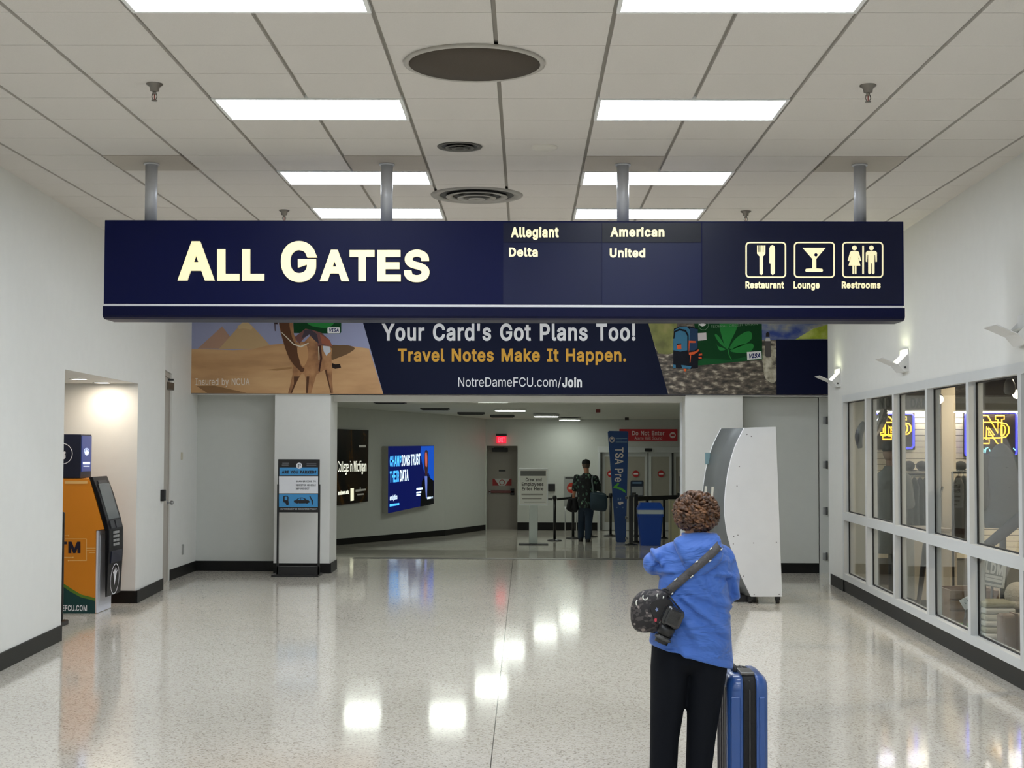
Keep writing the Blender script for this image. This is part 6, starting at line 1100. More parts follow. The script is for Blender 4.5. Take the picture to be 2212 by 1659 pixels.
# ------------------------------------------------------------------ rolling display kiosk seen from its white end panel
Yk = 16.75; dK = Vector((-0.2, 0.98, 0)).normalized()*0.83
pl = Plane((0, Yk, 0))
prof = [(1608,924),(1596,947),(1588,965),(1580,990),(1573,1020),(1568,1054),(1565.5,1085),(1565.5,1110),(1568,1130),(1572,1155),(1579,1181),(1587,1207),(1596,1232),(1610,1262),(1623,1289)]
rest = [(1690,1289),(1686,1190),(1681,1050),(1676,922)]
q0 = pl.hit(1650, 1297)
t = thing('display_kiosk', (q0.x, Yk+0.4, 0), 'tall rolling kiosk with white bulging end panel and grey metal front', 'kiosk')
KW = M('kiosk_white', (224, 225, 226), 0.5, var=0.05, vscale=5, bump=0.03, bscale=20); KG = M('kiosk_grey_metal', (104, 107, 106), 0.5, metal=0.15, var=0.14, vscale=4)
P3 = [pl.hit(*q) for q in prof+rest]
nK = dK.normalized()
mb = MB(); mb.prism(P3, nK*0.03, KW); ep = mb.build('end_panel', t, bevel=0.003)
mb = MB()
for x, y in ((1613.5,938.5),(1623,942.5),(1597,1007.5),(1592,1050),(1585,1158.5),(1594,1156),(1584,1175),(1628,1173),(1677,1171.5),(1606,1244.5),(1629,1284.5),(1683,1284)): pl.disc(mb, x, y, 1.3, M('scuff_grey', (120, 120, 118), 0.6), 0.0015, seg=10)
mb.build('screw_caps', ep)
mb = MB(); a = P3[:15]; off = Vector((-0.012,0,0)); n = len(a)
mb.loft([[p+nK*0.03, p+dK-nK*0.03, p+dK-nK*0.03+Vector((0.02,0,0)), p+nK*0.03+Vector((0.02,0,0))] for p in a], KG, True); fr = mb.build('curved_front', t)
mb = MB(); mb.prism([p+dK-nK*0.03 for p in P3], nK*0.03, KW); mb.build('end_panel', t, bevel=0.003)
mb = MB(); b = [p+nK*0.03 for p in (P3[0], P3[-1])]; L_ = dK-nK*0.06
mb.hexa([b[0]-Vector((0,0,.02)), b[1]-Vector((0,0,.02)), b[1]-Vector((0,0,.02))+L_, b[0]-Vector((0,0,.02))+L_, b[0], b[1], b[1]+L_, b[0]+L_], KG); mb.build('top_panel', t)
mb = MB(); b = [P3[14]+nK*0.03, P3[15]+nK*0.03]; u = Vector((0,0,.03))
mb.hexa([b[0], b[1], b[1]+L_, b[0]+L_, b[0]+u, b[1]+u, b[1]+L_+u, b[0]+L_+u], BLACKM); mb.build('bottom_panel', t)
mb = MB(); b = [p+nK*0.03 for p in P3[15:]]; s_ = Vector((-0.02,0,0)); 
for p, q in zip(b, b[1:]): mb.hexa([p, p+s_, p+s_+L_, p+L_, q, q+s_, q+s_+L_, q+L_], KW)
mb.build('back_panel', t)
for s0, s1 in ((0.5, 0.59), (0.8, 0.89)):           # two pale slots in the metal front
    mb = MB(); qa = []
    for k in (5, 6, 7, 8): qa.append(P3[k])
    mb.loft([[p+dK*s0+off*0.4, p+dK*s1+off*0.4, p+dK*s1+Vector((.01,0,0)), p+dK*s0+Vector((.01,0,0))] for p in qa], M('slot_pale', (204, 200, 186), 0.4), False); mb.build('slot', fr)
pt = P3[3]+dK*0.95; mb = MB(); mb.box(pt.x-0.05, pt.x+0.01, pt.y-0.03, pt.y-0.01, pt.z-0.08, pt.z+0.06, M('kiosk_teal', (120, 150, 156), 0.4), 0.003); mb.build('side_fin', t)
for px, s in ((1625, 0.05), (1684, 0.05), (1625, 0.9), (1684, 0.9)):
    c = pl.hit(px, 1293)+dK*s+Vector((0, 0.05, 0)); r = 0.026
    mb = MB(); zt_ = P3[15].z
    mb.cyl((c.x-0.02, c.y, r), (c.x+0.02, c.y, r), r, m=BLACK); mb.box(c.x-0.03, c.x+0.03, c.y-0.02, c.y+0.02, r*1.3, zt_, BLACKM, 0.003); mb.build('caster', t)
mb = MB(); a_ = P3[14]+dK*0.25+Vector((0.03, 0, 0)); mb.box(a_.x-0.2, a_.x+0.1, a_.y, a_.y+0.5, 0.0, 0.08, BLACKM, 0.004); mb.build('plinth', t)

# ------------------------------------------------------------------ the shop behind the glass
YW = 19.1
mb = MB(); SLT = M('slatwall_cream', (232, 226, 208), 0.45); SLG = M('slat_groove', (70, 64, 58), 0.6)
mb.box(4.12, 8.6, YW+0.02, YW+0.05, 0, 3.1, M('shop_grey', (104, 102, 98), 0.6))
zs0, zs1 = 0.35, 2.24
mb.box(4.3, 8.6, YW+0.012, YW+0.02, zs0, zs1, SLG)
k = zs0
while k < zs1-0.01:
    mb.box(4.3, 8.6, YW, YW+0.012, k, min(k+0.068, zs1), SLT); k += 0.076
struct('wall_shop_slats', mb)
mb = MB(); mb.box(8.5, 8.6, 8.8, YW+0.02, 0, 3.1, M('shop_dark', (76, 70, 64), 0.7)); struct('wall_shop_side', mb)
mb = MB(); mb.box(XR(8.8)+0.15, 8.6, 8.7, 8.8, 0, 3.1, M('shop_dark', (76, 70, 64), 0.7)); struct('wall_shop_near', mb)
mb = MB(); mb.prism([(XR(8.8)+0.15, 8.8, 2.75), (8.5, 8.8, 2.75), (8.5, YW+0.02, 2.75), (XR(YW)+0.15, YW+0.02, 2.75)], (0,0,0.1), M('shop_ceiling', (66, 58, 52), 0.8, var=0.3, vscale=2)); struct('ceiling_shop', mb)
mb = MB(); mb.box(XR(18.1)+0.16, XR(18.1)+0.42, 18.4, YW, 0, 2.75, WALLG); struct('wall_shop_return', mb)
pl = Plane((0, YW-0.12, 0))
t = thing('fascia_board', (5.2, YW, 2.26), 'dark grey fascia with black capital letters above the slatted shop wall', 'fascia')
mb = MB(); mb.box(4.3, 8.5, YW-0.12, YW+0.01, 2.27, 2.74, M('fascia_grey', (96, 94, 90), 0.6)); mb.build('board', t)
mb = MB(); pl.text(mb, 'NOTRE DAME', 1899, 859, 2017, 881, M('fascia_letter', (30, 28, 28), 0.5), 0.002, 0.02, thick=0.01); mb.build('lettering', t)
t = thing('strip_light', (6.4, YW-0.1, 2.25), 'white strip light under the grey fascia, washing the slatted shop wall', 'strip light')
mb = MB(); mb.box(4.4, 8.4, YW-0.118, YW-0.088, 2.252, 2.269, WHITE); mb.build('housing', t)
mb = MB(); mb.box(4.42, 8.38, YW-0.116, YW-0.09, 2.236, 2.252, M('strip_tube', (255, 248, 230), 0.4, emit=45.0)); mb.build('tube_bulb', t)
p = at_Y(2047, 1000, 18.0); mb = MB(); mb.box(p.x-0.09, p.x+0.09, 17.95, 18.15, 0, 2.7, M('shop_post', (206, 196, 178), 0.5), 0.01); o = mb.build('shop_post', None, loc=(p.x, 18.05, 0)); tag(o, 'cream square post standing inside the shop behind the fourth pane', 'post')
# neon signs
NB = M('neon_blue', (58, 60, 255), 0.3, emit=3.2); NY = M('neon_yellow', (255, 196, 60), 0.3, emit=2.6); NCY = M('neon_cyan', (150, 236, 240), 0.3, emit=1.6)
NBK = M('neon_back', (44, 34, 30), 0.4)
def monogram(mb, pl, X, Yp, W, Hh):
    f = lambda pts: [pl.hit(X+a*W, Yp+b*Hh, 0.02) for a, b in pts]
    N = [(0.0,0.0),(0.26,0.0),(0.62,0.62),(0.62,0.14),(0.54,0.14),(0.54,0.0),(0.84,0.0),(0.84,0.13),(0.76,0.13),(0.76,1.0),(0.6,1.0),(0.22,0.4),(0.22,0.86),(0.32,0.86),(0.32,1.0),(0.02,1.0),(0.02,0.86),(0.1,0.86),(0.1,0.13),(0.0,0.13)]
    D = [(-0.06,0.24),(0.66,0.24),(0.92,0.3),(1.0,0.42),(1.0,0.62),(0.9,0.76),(0.68,0.8),(-0.06,0.8),(-0.06,0.7),(0.04,0.7),(0.04,0.34),(-0.06,0.34)]
    Di = [(0.74,0.34),(0.84,0.36),(0.88,0.46),(0.87,0.6),(0.82,0.7),(0.74,0.71)]
    Nt = [(0.3,0.42),(0.3,0.7),(0.5,0.7)]
    for q in (N, D, Di, Nt): mb.tube(f(q), 0.0085, NY, 8, closed=True)
def neon(px0, py0, px1, py1, label, mono, gap=False, script=False, open_=False):
    a, b = pl2.hit(px0, py1), pl2.hit(px1, py0)
    t = thing('neon_sign', ((a.x+b.x)/2, YW, a.z), label, 'neon sign')
    mb = MB(); mb.box(a.x-0.01, b.x+0.02, YW-0.06, YW-0.002, a.z-0.02, b.z+0.02, NBK, 0.006); mb.build('back_board', t)
    mb = MB(); r = [(px0,py1-28),(px0,py0+4),(px0+4,py0),(px1-5,py0),(px1,py0+5),(px1,py1-5),(px1-5,py1),(px1-16,py1)] if open_ else rrect(px0, py0, px1, py1, 5, 3)
    mb.tube([pl2.hit(*q, 0.015) for q in r], 0.013, NB, 8, closed=not open_); mb.build('blue_tube', t)
    mb = MB(); monogram(mb, pl2, *mono); mb.build('monogram_tube', t)
    if script:
        mb = MB()
        for q in ([(2121,968),(2117,972),(2119,978),(2124,977),(2125,971),(2121,968)], [(2127,979),(2129,968),(2134,967)], [(2136,970),(2138,975),(2142,974)], [(2163,967),(2166,972),(2170,968)], [(2188,968),(2192,972),(2196,971)], [(2139,979),(2144,980)]): mb.tube([pl2.hit(*z, 0.015) for z in q], 0.007, NCY, 6)
        mb.build('script_tube', t)
pl2 = Plane((0, YW-0.06, 0))
neon(1890, 894, 1973, 968, 'smaller neon sign of yellow monogram in open blue outline, behind second pane', (1905, 901, 62, 48), open_=True)
neon(2085, 891, 2195, 984, 'larger neon sign of yellow monogram in closed blue frame, behind last pane', (2116, 898, 62, 60), script=True)
# spotlights
for px, py, Yp, on, l in ((2029, 862, 16.0, True, 'dazzling spotlight near the shop ceiling behind the fourth pane'), (2196, 851, 15.0, True, 'small lit spotlight in the shop ceiling behind the last pane'), (2031, 828, 14.2, True, 'lit spotlight at the very top of the fourth pane')):
    p = at_Y(px, py, Yp); t = thing('spotlight', p, l, 'spotlight', 'spotlights in the shop ceiling')
    z = p.z; cz = 2.75
    mb = MB(); mb.cyl((p.x, Yp+0.04, z+0.02), (p.x, Yp+0.04, cz), 0.012, m=BLACKM); mb.build('stem', t)
    mb = MB(); mb.cyl((p.x, Yp+0.005, z), (p.x, Yp+0.14, z+0.05), 0.055, 0.04, m=BLACKM); mb.build('can', t)
    mb = MB(); mb.ball((p.x, Yp-0.005, z-0.003), 0.045, 0.02, 0.045, M('spot_lens', (255, 240, 214), 0.3, emit=16.0)); mb.build('lens', t)
def shop_lamp(name, loc, power, size=0.25, col=(1.0, 0.92, 0.8)):
    l = bpy.data.lights.new(name, 'AREA'); l.shape = 'DISK'; l.size = size; l.energy = power; l.color = col
    o = bpy.data.objects.new(name, l); C.objects.link(o); o.location = loc; return o
for x, y in ((4.9, 11.5), (5.2, 14.5), (5.6, 17.3), (7.3, 13.0), (7.2, 17.0)):
    t = thing('shop_downlight', (x, y, 2.75), 'round downlight in the dark shop ceiling, out of sight behind the window head', 'downlight', 'shop downlights out of sight')
    mb = MB(); mb.lathe([(0.13, 0), (0.13, -0.01), (0.11, -0.012), (0.1, 0)], (x, y, 2.75), WHITE); mb.build('trim_ring', t)
    mb = MB(); mb.lathe([(0.1, -0.001), (0.08, -0.004), (0, -0.004)], (x, y, 2.75), M('shop_lens', (255, 236, 206), 0.4, emit=SHOP_LIGHT)); mb.build('lens', t)
p = at_Y(2181, 838, 14.0); t = thing('pendant_lamp', (p.x, 14.0, p.z), 'dull grey bell-shaped pendant lamp hanging in the shop by the last pane', 'pendant lamp')
mb = MB(); mb.lathe([(0.0, 0.09), (0.03, 0.085), (0.05, 0.04), (0.055, -0.03), (0.04, -0.06), (0.0, -0.065)], p, M('pendant_grey', (126, 124, 118), 0.4)); mb.build('shade', t)
mb = MB(); mb.cyl((p.x, 14.0, p.z+0.08), (p.x, 14.0, 2.75), 0.005, m=BLACK); mb.build('cord', t)
# garments on busts
def bust(px0, px1, py0, py1, Yp, col, label, name='display_bust', arm=False, hood=False, cap=False, fz=0.0):
    a, b = at_Y(px0, py1, Yp), at_Y(px1, py0, Yp); cx = (a.x+b.x)/2; w_ = (b.x-a.x)/2; h = b.z-a.z; z0 = a.z
    t = thing(name, (cx, Yp, 0), label, 'clothed display form')
    R = lambda z, rx, ry: [Vector((cx+rx*math.cos(q), Yp+ry*math.sin(q), z)) for q in angs(24)]
    mb = MB(); mb.loft([R(z0, w_*.8, .12), R(z0+h*.15, w_*.82, .125), R(z0+h*.5, w_*.85, .13), R(z0+h*.75, w_*.95, .13), R(z0+h*.86, w_*.85, .11), R(z0+h*.93, w_*.4, .075), R(z0+h*.97, w_*.3, .06)], M('shirt_%d' % px0, col, 0.9, bump=0.35, bscale=14))
    for s in (-1, 1): mb.capsule((cx+s*w_*.8, Yp, z0+h*.82), .075, (cx+s*w_*1.02, Yp-.04, z0+h*(.3 if arm else .55)), .06)
    mb.build('shirt', t)
    if hood: mb = MB(); mb.loft([[Vector((cx+rx*math.cos(q), Yp+.02+ry*math.sin(q), z0+h*zz_)) for q in angs(20)] for zz_, rx, ry in ((.84,.15,.12),(.9,.13,.12),(.97,.085,.10),(1.03,.05,.07),(1.06,.015,.02))], M('shirt_%d' % px0, col)); mb.build('hood', t)
    if hood: mb = MB(); mb.capsule(at_Y(2206, 1118, Yp-.16), .055, at_Y(2170, 1148, Yp-.2), .05, M('sleeve_%d' % px0, (66,68,72), .9, bump=.35, bscale=14)); mb.capsule(at_Y(2170, 1148, Yp-.2), .05, at_Y(2128, 1182, Yp-.18), .042, M('sleeve_%d' % px0, (66,68,72))); mb.build('sleeve', t)
    else: mb = MB(); mb.capsule((cx, Yp, z0+h*.9), .055, (cx, Yp, z0+h*1.02), .05, M('form_skin', (128, 98, 82), 0.6)); mb.ball((cx, Yp, z0+h*1.12), .085, .1, .12, M('form_skin', (128, 98, 82), 0.6)); mb.build('head_form', t)
    if cap: mb = MB(); mb.ball((cx, Yp, z0+h*1.17), .1, .11, .09, M('cap_dark', (34, 34, 38), 0.8)); mb.box(cx-.08, cx+.08, Yp-.2, Yp-.08, z0+h*1.14, z0+h*1.155, M('cap_dark', (34, 34, 38), 0.8), 0.004); mb.build('cap', t)
    mb = MB(); mb.cyl((cx, Yp, fz+0.02), (cx, Yp, z0+.05), 0.03, m=DKGREY); mb.cyl((cx, Yp, fz), (cx, Yp, fz+0.02), 0.16, m=DKGREY); mb.build('stand', t)
bust(1885, 1962, 1000, 1195, 17.4, (92, 96, 98), 'charcoal shirt and dark cap on a display form behind the second pane', cap=True)
bust(2118, 2212, 968, 1140, 13.2, (92, 94, 98), 'big grey hooded sweatshirt on a display form behind the last pane', arm=True, hood=True, fz=0.1)
# hats on a shelf, dark racks
zsh = at_Y(1990, 1018, 18.7).z
t = thing('hat_shelf', (5.35, 18.85, zsh), 'pale wall shelf carrying a row of dark caps, behind the third pane', 'shelf')
x0, x1 = at_Y(1950, 1000, 18.7).x, at_Y(2078, 1000, 18.7).x
mb = MB(); mb.box(x0, x1, 18.6, YW-0.001, zsh-0.02, zsh, M('shelf_pale', (188, 184, 170), 0.5)); mb.build('board', t)
mb = MB()
for x in (x0+.1, x1-.1): mb.box(x-.01, x+.01, 18.7, YW-0.001, zsh-.12, zsh-.02, STEEL)
mb.build('bracket', t)
def cap_(x, y, z):
    t = thing('baseball_cap', (x, y, z), 'dark baseball cap in the row on the shop shelf', 'cap', 'dark caps on the shop shelf')
    mb = MB(); mb.ball((x, y, z+0.067), .075, .09, .065, M('cap_dark', (34, 34, 38), 0.8)); mb.build('crown', t)
    mb = MB(); mb.box(x-.06, x+.06, y-.15, y-.06, z+.004, z+.016, M('cap_dark', (34, 34, 38), 0.8), 0.004); mb.build('brim', t); return t
c0 = cap_(x0+0.1, 18.78, zsh)
for k in range(1, 5): copy_tree(c0, (x0+0.1+0.165*k, 18.78, zsh))
def rack(px0, px1, py0, py1, Yp, label, cols, n):
    a, b = at_Y(px0, py1, Yp), at_Y(px1, py0, Yp)
    t = thing('clothes_rack', ((a.x+b.x)/2, Yp, 0), label, 'clothes rack')
    mb = MB(); mb.cyl((a.x-.04, Yp, b.z+.04), (b.x+.04, Yp, b.z+.04), .014, m=BLACKM)
    for x in (a.x-.04, b.x+.04): mb.cyl((x, Yp, 0.02), (x, Yp, b.z+.05), .014, m=BLACKM); mb.box(x-.02, x+.02, Yp-.12, Yp+.12, 0, .03, BLACKM)
    mb.build('rail', t)
    for i in range(n):
        x = a.x+(b.x-a.x)*(i+.5)/n; c = cols[i % len(cols)]
        s = thing('hanging_shirt', (x, Yp, b.z), 'shirt hanging in the ' + label.split(',')[0], 'shirt', 'shirts on the ' + label.split(',')[0])
        mb = MB(); hh = b.z-a.z; R = lambda z, rx, ry: [Vector((x+rx*math.cos(q), Yp+ry*math.sin(q), z)) for q in angs(14)]
        wd = (b.x-a.x)/n*.44
        mb.loft([R(a.z, wd, .2), R(a.z+hh*.5, wd*.9, .2), R(b.z-.1, wd*.8, .21), R(b.z-.03, wd*.5, .12), R(b.z, wd*.3, .05)], M('rackshirt_%d_%d_%d' % c, c, 0.9, bump=0.3, bscale=20)); mb.build('cloth', s)
        mb = MB(); mb.tube([(x, Yp, b.z-.01), (x, Yp, b.z+.03), (x, Yp+.01, b.z+.055), (x, Yp+.0, b.z+.062)], .004, STEEL, 6); mb.build('hanger_hook', s)
rack(1958, 2018, 1032, 1165, 18.3, 'dark rack behind the third pane, cap shelf above', [(44, 50, 48), (58, 60, 60), (36, 40, 44)], 5)
rack(2066, 2110, 1028, 1170, 17.6, 'dark rack between the cream post and the last pane', [(60, 48, 42), (42, 42, 44)], 4)
# cabinet, platform goods
p0, p1 = at_Y(1975, 1200, 16.3), at_Y(2052, 1148, 16.3)
t = thing('shop_counter', ((p0.x+p1.x)/2, 16.6, 0), 'pale counter block with dark top edge, low behind the third and fourth panes', 'counter')
mb = MB(); mb.box(p0.x, p1.x, 16.3, 16.9, 0.1, p1.z, M('counter_pale', (176, 168, 154), 0.5), 0.006); mb.build('body', t)
mb = MB(); mb.box(p0.x-.015, p1.x+.015, 16.28, 16.92, p1.z, p1.z+.03, M('counter_top', (150, 138, 122), 0.4), 0.004); mb.build('top', t)
mb = MB(); mb.box(p0.x+.02, p1.x-.02, 16.33, 16.88, 0, 0.1, BLACK); mb.build('toe_kick', t)
mb = MB(); mb.prism([(XR(11.0)+0.2, 11.0, 0), (6.2, 11.0, 0), (6.2, 14.2, 0), (XR(14.2)+0.2, 14.2, 0)], (0,0,0.1), M('platform_brown', (72, 54, 44), 0.5)); tag(mb.build('display_platform', None, loc=(5, 12.5, 0)), 'low dark platform carrying folded goods inside the last two panes', 'platform')
PZ_ = 0.1
mb = MB(); mb.box(4.08, 4.75, 13.5, 14.1, PZ_, PZ_+0.015, ramp_mat('turf', 'noise', 90, [(0.35, (36,82,40)), (0.65, (84,140,78))], 0.9, bump=0.8)); o = mb.build('turf_mat', None, loc=(4.4, 13.8, PZ_)); tag(o, 'green artificial turf mat on the display platform behind the fourth pane', 'turf mat')
SHC = [(206, 200, 186), (190, 184, 166), (216, 212, 202), (178, 172, 150)]
x, y = at_Y(2142, 1390, 12.35).x, 12.35
for k in range(8):
    z = PZ_+k*0.052
    mb = MB(); mb.box(x-.1, x+.16, y-.14, y+.14, z, z+.05, M('folded_%d' % (k % 4), SHC[k % 4], 0.9, bump=0.3, bscale=25), 0.018); o = mb.build('folded_shirt', None, loc=(x, y, z)); tag(o, 'pale folded shirt in the stack on the platform at the last pane', 'folded shirt', 'stack of pale folded shirts')
x2 = at_Y(2186, 1400, 12.0).x
t = thing('brown_case', (x2, 12.0, PZ_), 'brown rounded case in front of the folded shirts at the last pane', 'case')
BRW = M('case_brown', (112, 92, 80), 0.6, var=0.15)
mb = MB(); mb.box(x2-.13, x2+.2, 11.85, 12.0, PZ_, at_Y(2186, 1326, 11.9).z, BRW, 0.03); mb.build('body', t)
mb = MB(); mb.box(x2-.02, x2+.0, 11.845, 12.0, PZ_+.02, at_Y(2186, 1324, 11.9).z, M('case_strap', (84, 56, 44), 0.5)); mb.box(x2+.12, x2+.14, 11.845, 12.0, PZ_+.02, at_Y(2186, 1324, 11.9).z, M('case_strap', (84, 56, 44), 0.5)); mb.build('strap', t)
x3 = at_Y(2198, 1275, 12.7).x; z3 = at_Y(2198, 1312, 12.7).z
t = thing('knit_hat', (x3, 12.7, PZ_), 'pale knitted hat on a low stand above the brown case', 'hat')
mb = MB(); mb.ball((x3, 12.7, z3+.1), .11, .11, .12, M('knit_pale', (206, 194, 176), 0.95, bump=0.6, bscale=60)); mb.lathe([(.105, 0), (.118, .01), (.118, .05), (.105, .06)], (x3, 12.7, z3), M('knit_pale', (206, 194, 176))); mb.build('knit', t)
mb = MB(); mb.cyl((x3, 12.7, PZ_), (x3, 12.7, z3+.05), .06, m=BRW); mb.build('stand', t)
# tilted framed prints
def frame_print(cx, cy, Yp, w_, h, ang, word, label):
    p = at_Y(cx, cy, Yp); R = Matrix.Translation(p) @ Matrix.Rotation(ang, 4, 'Y') @ Matrix.Rotation(-0.25, 4, 'X')
    t = thing('framed_print', p, label, 'framed print')
    mb = MB(); mb.box(-w_, w_, -.012, .012, -h, h, M('frame_white', (198, 204, 204), 0.4), 0.004, R); mb.build('frame', t)
    mb = MB(); mb.box(-w_+.025, w_-.025, -.016, -.012, -h+.025, h-.025, M('print_grey', (120, 130, 132), 0.4), 0, R)
    vs_, fs = glyphs(word, 0.04); mb.faces([R @ Vector((-w_*.75+u*w_*1.5, -.018, -h*.1+v*h*.85)) for u, v in vs_], fs, M('print_letter', (206, 212, 214), 0.4))
    for z in (-.3, -.55): mb.box(-w_*.7, w_*.7, -.018, -.016, h*z-.012, h*z+.012, M('print_letter', (206, 212, 214)), 0, R)
    mb.build('print', t)
    mb = MB(); mb.cyl(R @ Vector((0, .012, -h*.2)), (p.x, p.y+.12, PZ_), .012, m=DKGREY); mb.cyl(R @ Vector((-w_*.6, .014, -h*.8)), (p.x-w_*.6, p.y+.05, PZ_), .012, m=DKGREY); mb.build('easel_leg', t)
frame_print(2146, 1238, 12.9, .105, .12, 0.2, 'LDM', 'tilted pale framed print with block letters above the folded shirts')
frame_print(2091, 1301, 13.3, .06, .05, -0.5, 'ND', 'small tilted framed print lying over the green turf mat')
# wooden crate with brown goods
p = at_Y(2070, 1270, 14.6); p.x = 4.35; t = thing('wooden_crate', (p.x, 14.6, 0), 'brown wooden crate display behind the green turf mat', 'crate'); PC0 = PZ_; PZ_ = 0.0
mb = MB()
for k in range(4): mb.box(p.x-.22, p.x+.25, 14.32, 14.34, PZ_+.02+k*.1, PZ_+.1+k*.1, M('crate_wood', (122, 92, 64), 0.6, var=0.2)); mb.box(p.x-.22, p.x+.25, 14.78, 14.8, PZ_+.02+k*.1, PZ_+.1+k*.1, M('crate_wood', (122, 92, 64), 0.6))
for x in (p.x-.22, p.x+.23): mb.box(x, x+.02, 14.34, 14.78, PZ_, PZ_+.4, M('crate_wood', (122, 92, 64), 0.6))
mb.build('slats', t)
mb = MB(); mb.box(p.x-.2, p.x+.23, 14.35, 14.77, PZ_+.3, PZ_+.34, M('crate_fill', (92, 62, 50), 0.8, bump=0.6, bscale=30)); mb.build('lining', t)
PZ_ = PC0
# leaning paddle and silver ornament
a, b = at_Y(2036, 1052, 16.0), at_Y(2000, 1180, 15.6)
mb = MB(); mb.tube([b-Vector((0.1,0,b.z-0.01)), b, b.lerp(a, .3), a], [.02, .035, .018, .012], BLACK, 10); o = mb.build('leaning_paddle', None, loc=(b.x-0.1, b.y, 0)); tag(o, 'thin black pole leaning diagonally in front of the cream post', 'pole')
SIL = M('silver_foil', (190, 190, 192), 0.16, metal=1.0)
mb = MB(); q = [(1912,884),(1906,900),(1896,920),(1885,944)]
pts = [at_Y(x, y, 17.0) for x, y in catmull(q, 5, False)]
mb.tube(pts, [0.02+0.05*math.sin(math.pi*(i+1.5)/(len(pts)+2)) for i in range(len(pts))], SIL, 12); t = mb.build('hanging_ornament', None, loc=pts[0]); tag(t, 'shiny silver curved ornament hanging behind the second pane', 'ornament')
mb = MB(); mb.cyl(pts[0]-Vector((0,0,0.02)), (pts[0].x, pts[0].y, 2.75), 0.004, m=STEEL); mb.build('cord', t)
mb = MB(); q = [(1867,912),(1860,926),(1855,945),(1858,968)]
pts = [at_Y(x, y, 17.6) for x, y in catmull(q, 5, False)]
mb.tube(pts, [0.02+0.03*math.sin(math.pi*(i+1.5)/(len(pts)+2)) for i in range(len(pts))], M('ornament_dark', (72, 74, 76), 0.3), 12); t = mb.build('hanging_ornament', None, loc=pts[0]); tag(t, 'dark curved ornament hanging behind the first pane', 'ornament')
mb = MB(); mb.cyl(pts[0]-Vector((0,0,0.02)), (pts[0].x, pts[0].y, 2.75), 0.004, m=STEEL); mb.build('cord', t)

# ------------------------------------------------------------------ figures
SKIN = M('skin', (205, 158, 132), 0.5); 
def hand(mb, wrist, d, side, thumb, L=0.17, curl=0.5):
    """palm plus five separate bent fingers; d points along the hand, side across the palm towards the thumb"""
    d = Vector(d).normalized(); side = (Vector(side)-d*Vector(side).dot(d)).normalized(); n = d.cross(side)*thumb
    w_ = Vector(wrist); k = L/0.17
    for s in (-1.5, -0.5, 0.5, 1.5): mb.capsule(w_+side*(s*0.010*k), 0.013*k, w_+d*(0.085*k)+side*(s*0.0165*k), 0.0105*k)
    for i, (s, l) in enumerate(((1.5, 0.070), (0.5, 0.080), (-0.5, 0.074), (-1.5, 0.058))):
        p = w_+d*(0.085*k)+side*(s*0.018*k); a = curl*0.5
        for j, f in enumerate((0.45, 0.32, 0.25)):
            v = (d*math.cos(a)+n*math.sin(a)+side*(s*0.04)).normalized(); q = p+v*(l*f*k); mb.capsule(p, (0.0088-0.0009*j)*k, q, (0.0082-0.0009*j)*k, seg=10); p = q; a += curl*0.7
    p = w_+d*(0.025*k)+side*(0.022*k)
    for l, a, b in ((0.045, 0.9, 0.3), (0.032, 0.55, 0.6), (0.026, 0.3, 0.8)):
        v = (d*math.cos(a)+side*math.sin(a)+n*(b*curl)).normalized(); q = p+v*(l*k); mb.capsule(p, 0.0105*k, q, 0.0095*k, seg=10); p = q
def head(mb, c, fwd, s=1.0):
    """head with jaw, nose, lips, brow and ears, facing fwd"""
    f = Vector(fwd).normalized(); u = Vector((0,0,1)); r = f.cross(u).normalized(); u = r.cross(f)
    P = lambda x, y, z: c+(r*x+f*y+u*z)*s
    rings = []
    for z, rx, ry, yo in ((-.115,.03,.03,.05),(-.105,.045,.05,.035),(-.085,.056,.07,.02),(-.05,.066,.085,.005),(-.01,.072,.094,0),(.035,.076,.098,-.004),(.07,.07,.09,-.006),(.095,.05,.066,-.008),(.108,.02,.028,-.008)):
        rings.append([P(rx*math.cos(a), yo+ry*math.sin(a), z) for a in angs(20)])
    mb.loft(rings)
    mb.capsule(P(0,.088,.012), .009*s, P(0,.112,-.026), .0135*s); mb.capsule(P(-.018,.098,-.058), .007*s, P(.018,.098,-.058), .007*s); mb.capsule(P(-.012,.096,-.067), .007*s, P(.012,.096,-.067), .007*s)
    for q in (-1, 1): mb.capsule(P(q*.012,.094,.02), .009*s, P(q*.045,.08,.022), .009*s); mb.capsule(P(q*.076,-.005,.012), .014*s, P(q*.074,-.002,-.028), .009*s)
    return P
def eyes(P, s, owner):
    for q in (-1, 1):
        mb = MB(); mb.ball(P(q*.031,.083,.004), .0125*s, m=M('eye_white', (228,224,218), 0.2)); mb.ball(P(q*.031,.0915,.004), .0062*s, m=M('iris', (62,48,38), 0.15)); mb.build('eye', owner)
def ell(c, rx, ry, n=32, tilt=0.0, sq=1.0, bow=0.0):
    out = []
    for a in angs(n):
        x, y = math.cos(a), math.sin(a)
        if sq != 1.0: x = math.copysign(abs(x)**sq, x); y = math.copysign(abs(y)**sq, y)
        out.append(Vector((c.x+rx*x, c.y+ry*y, c.z-tilt*x+bow*y)))
    return out

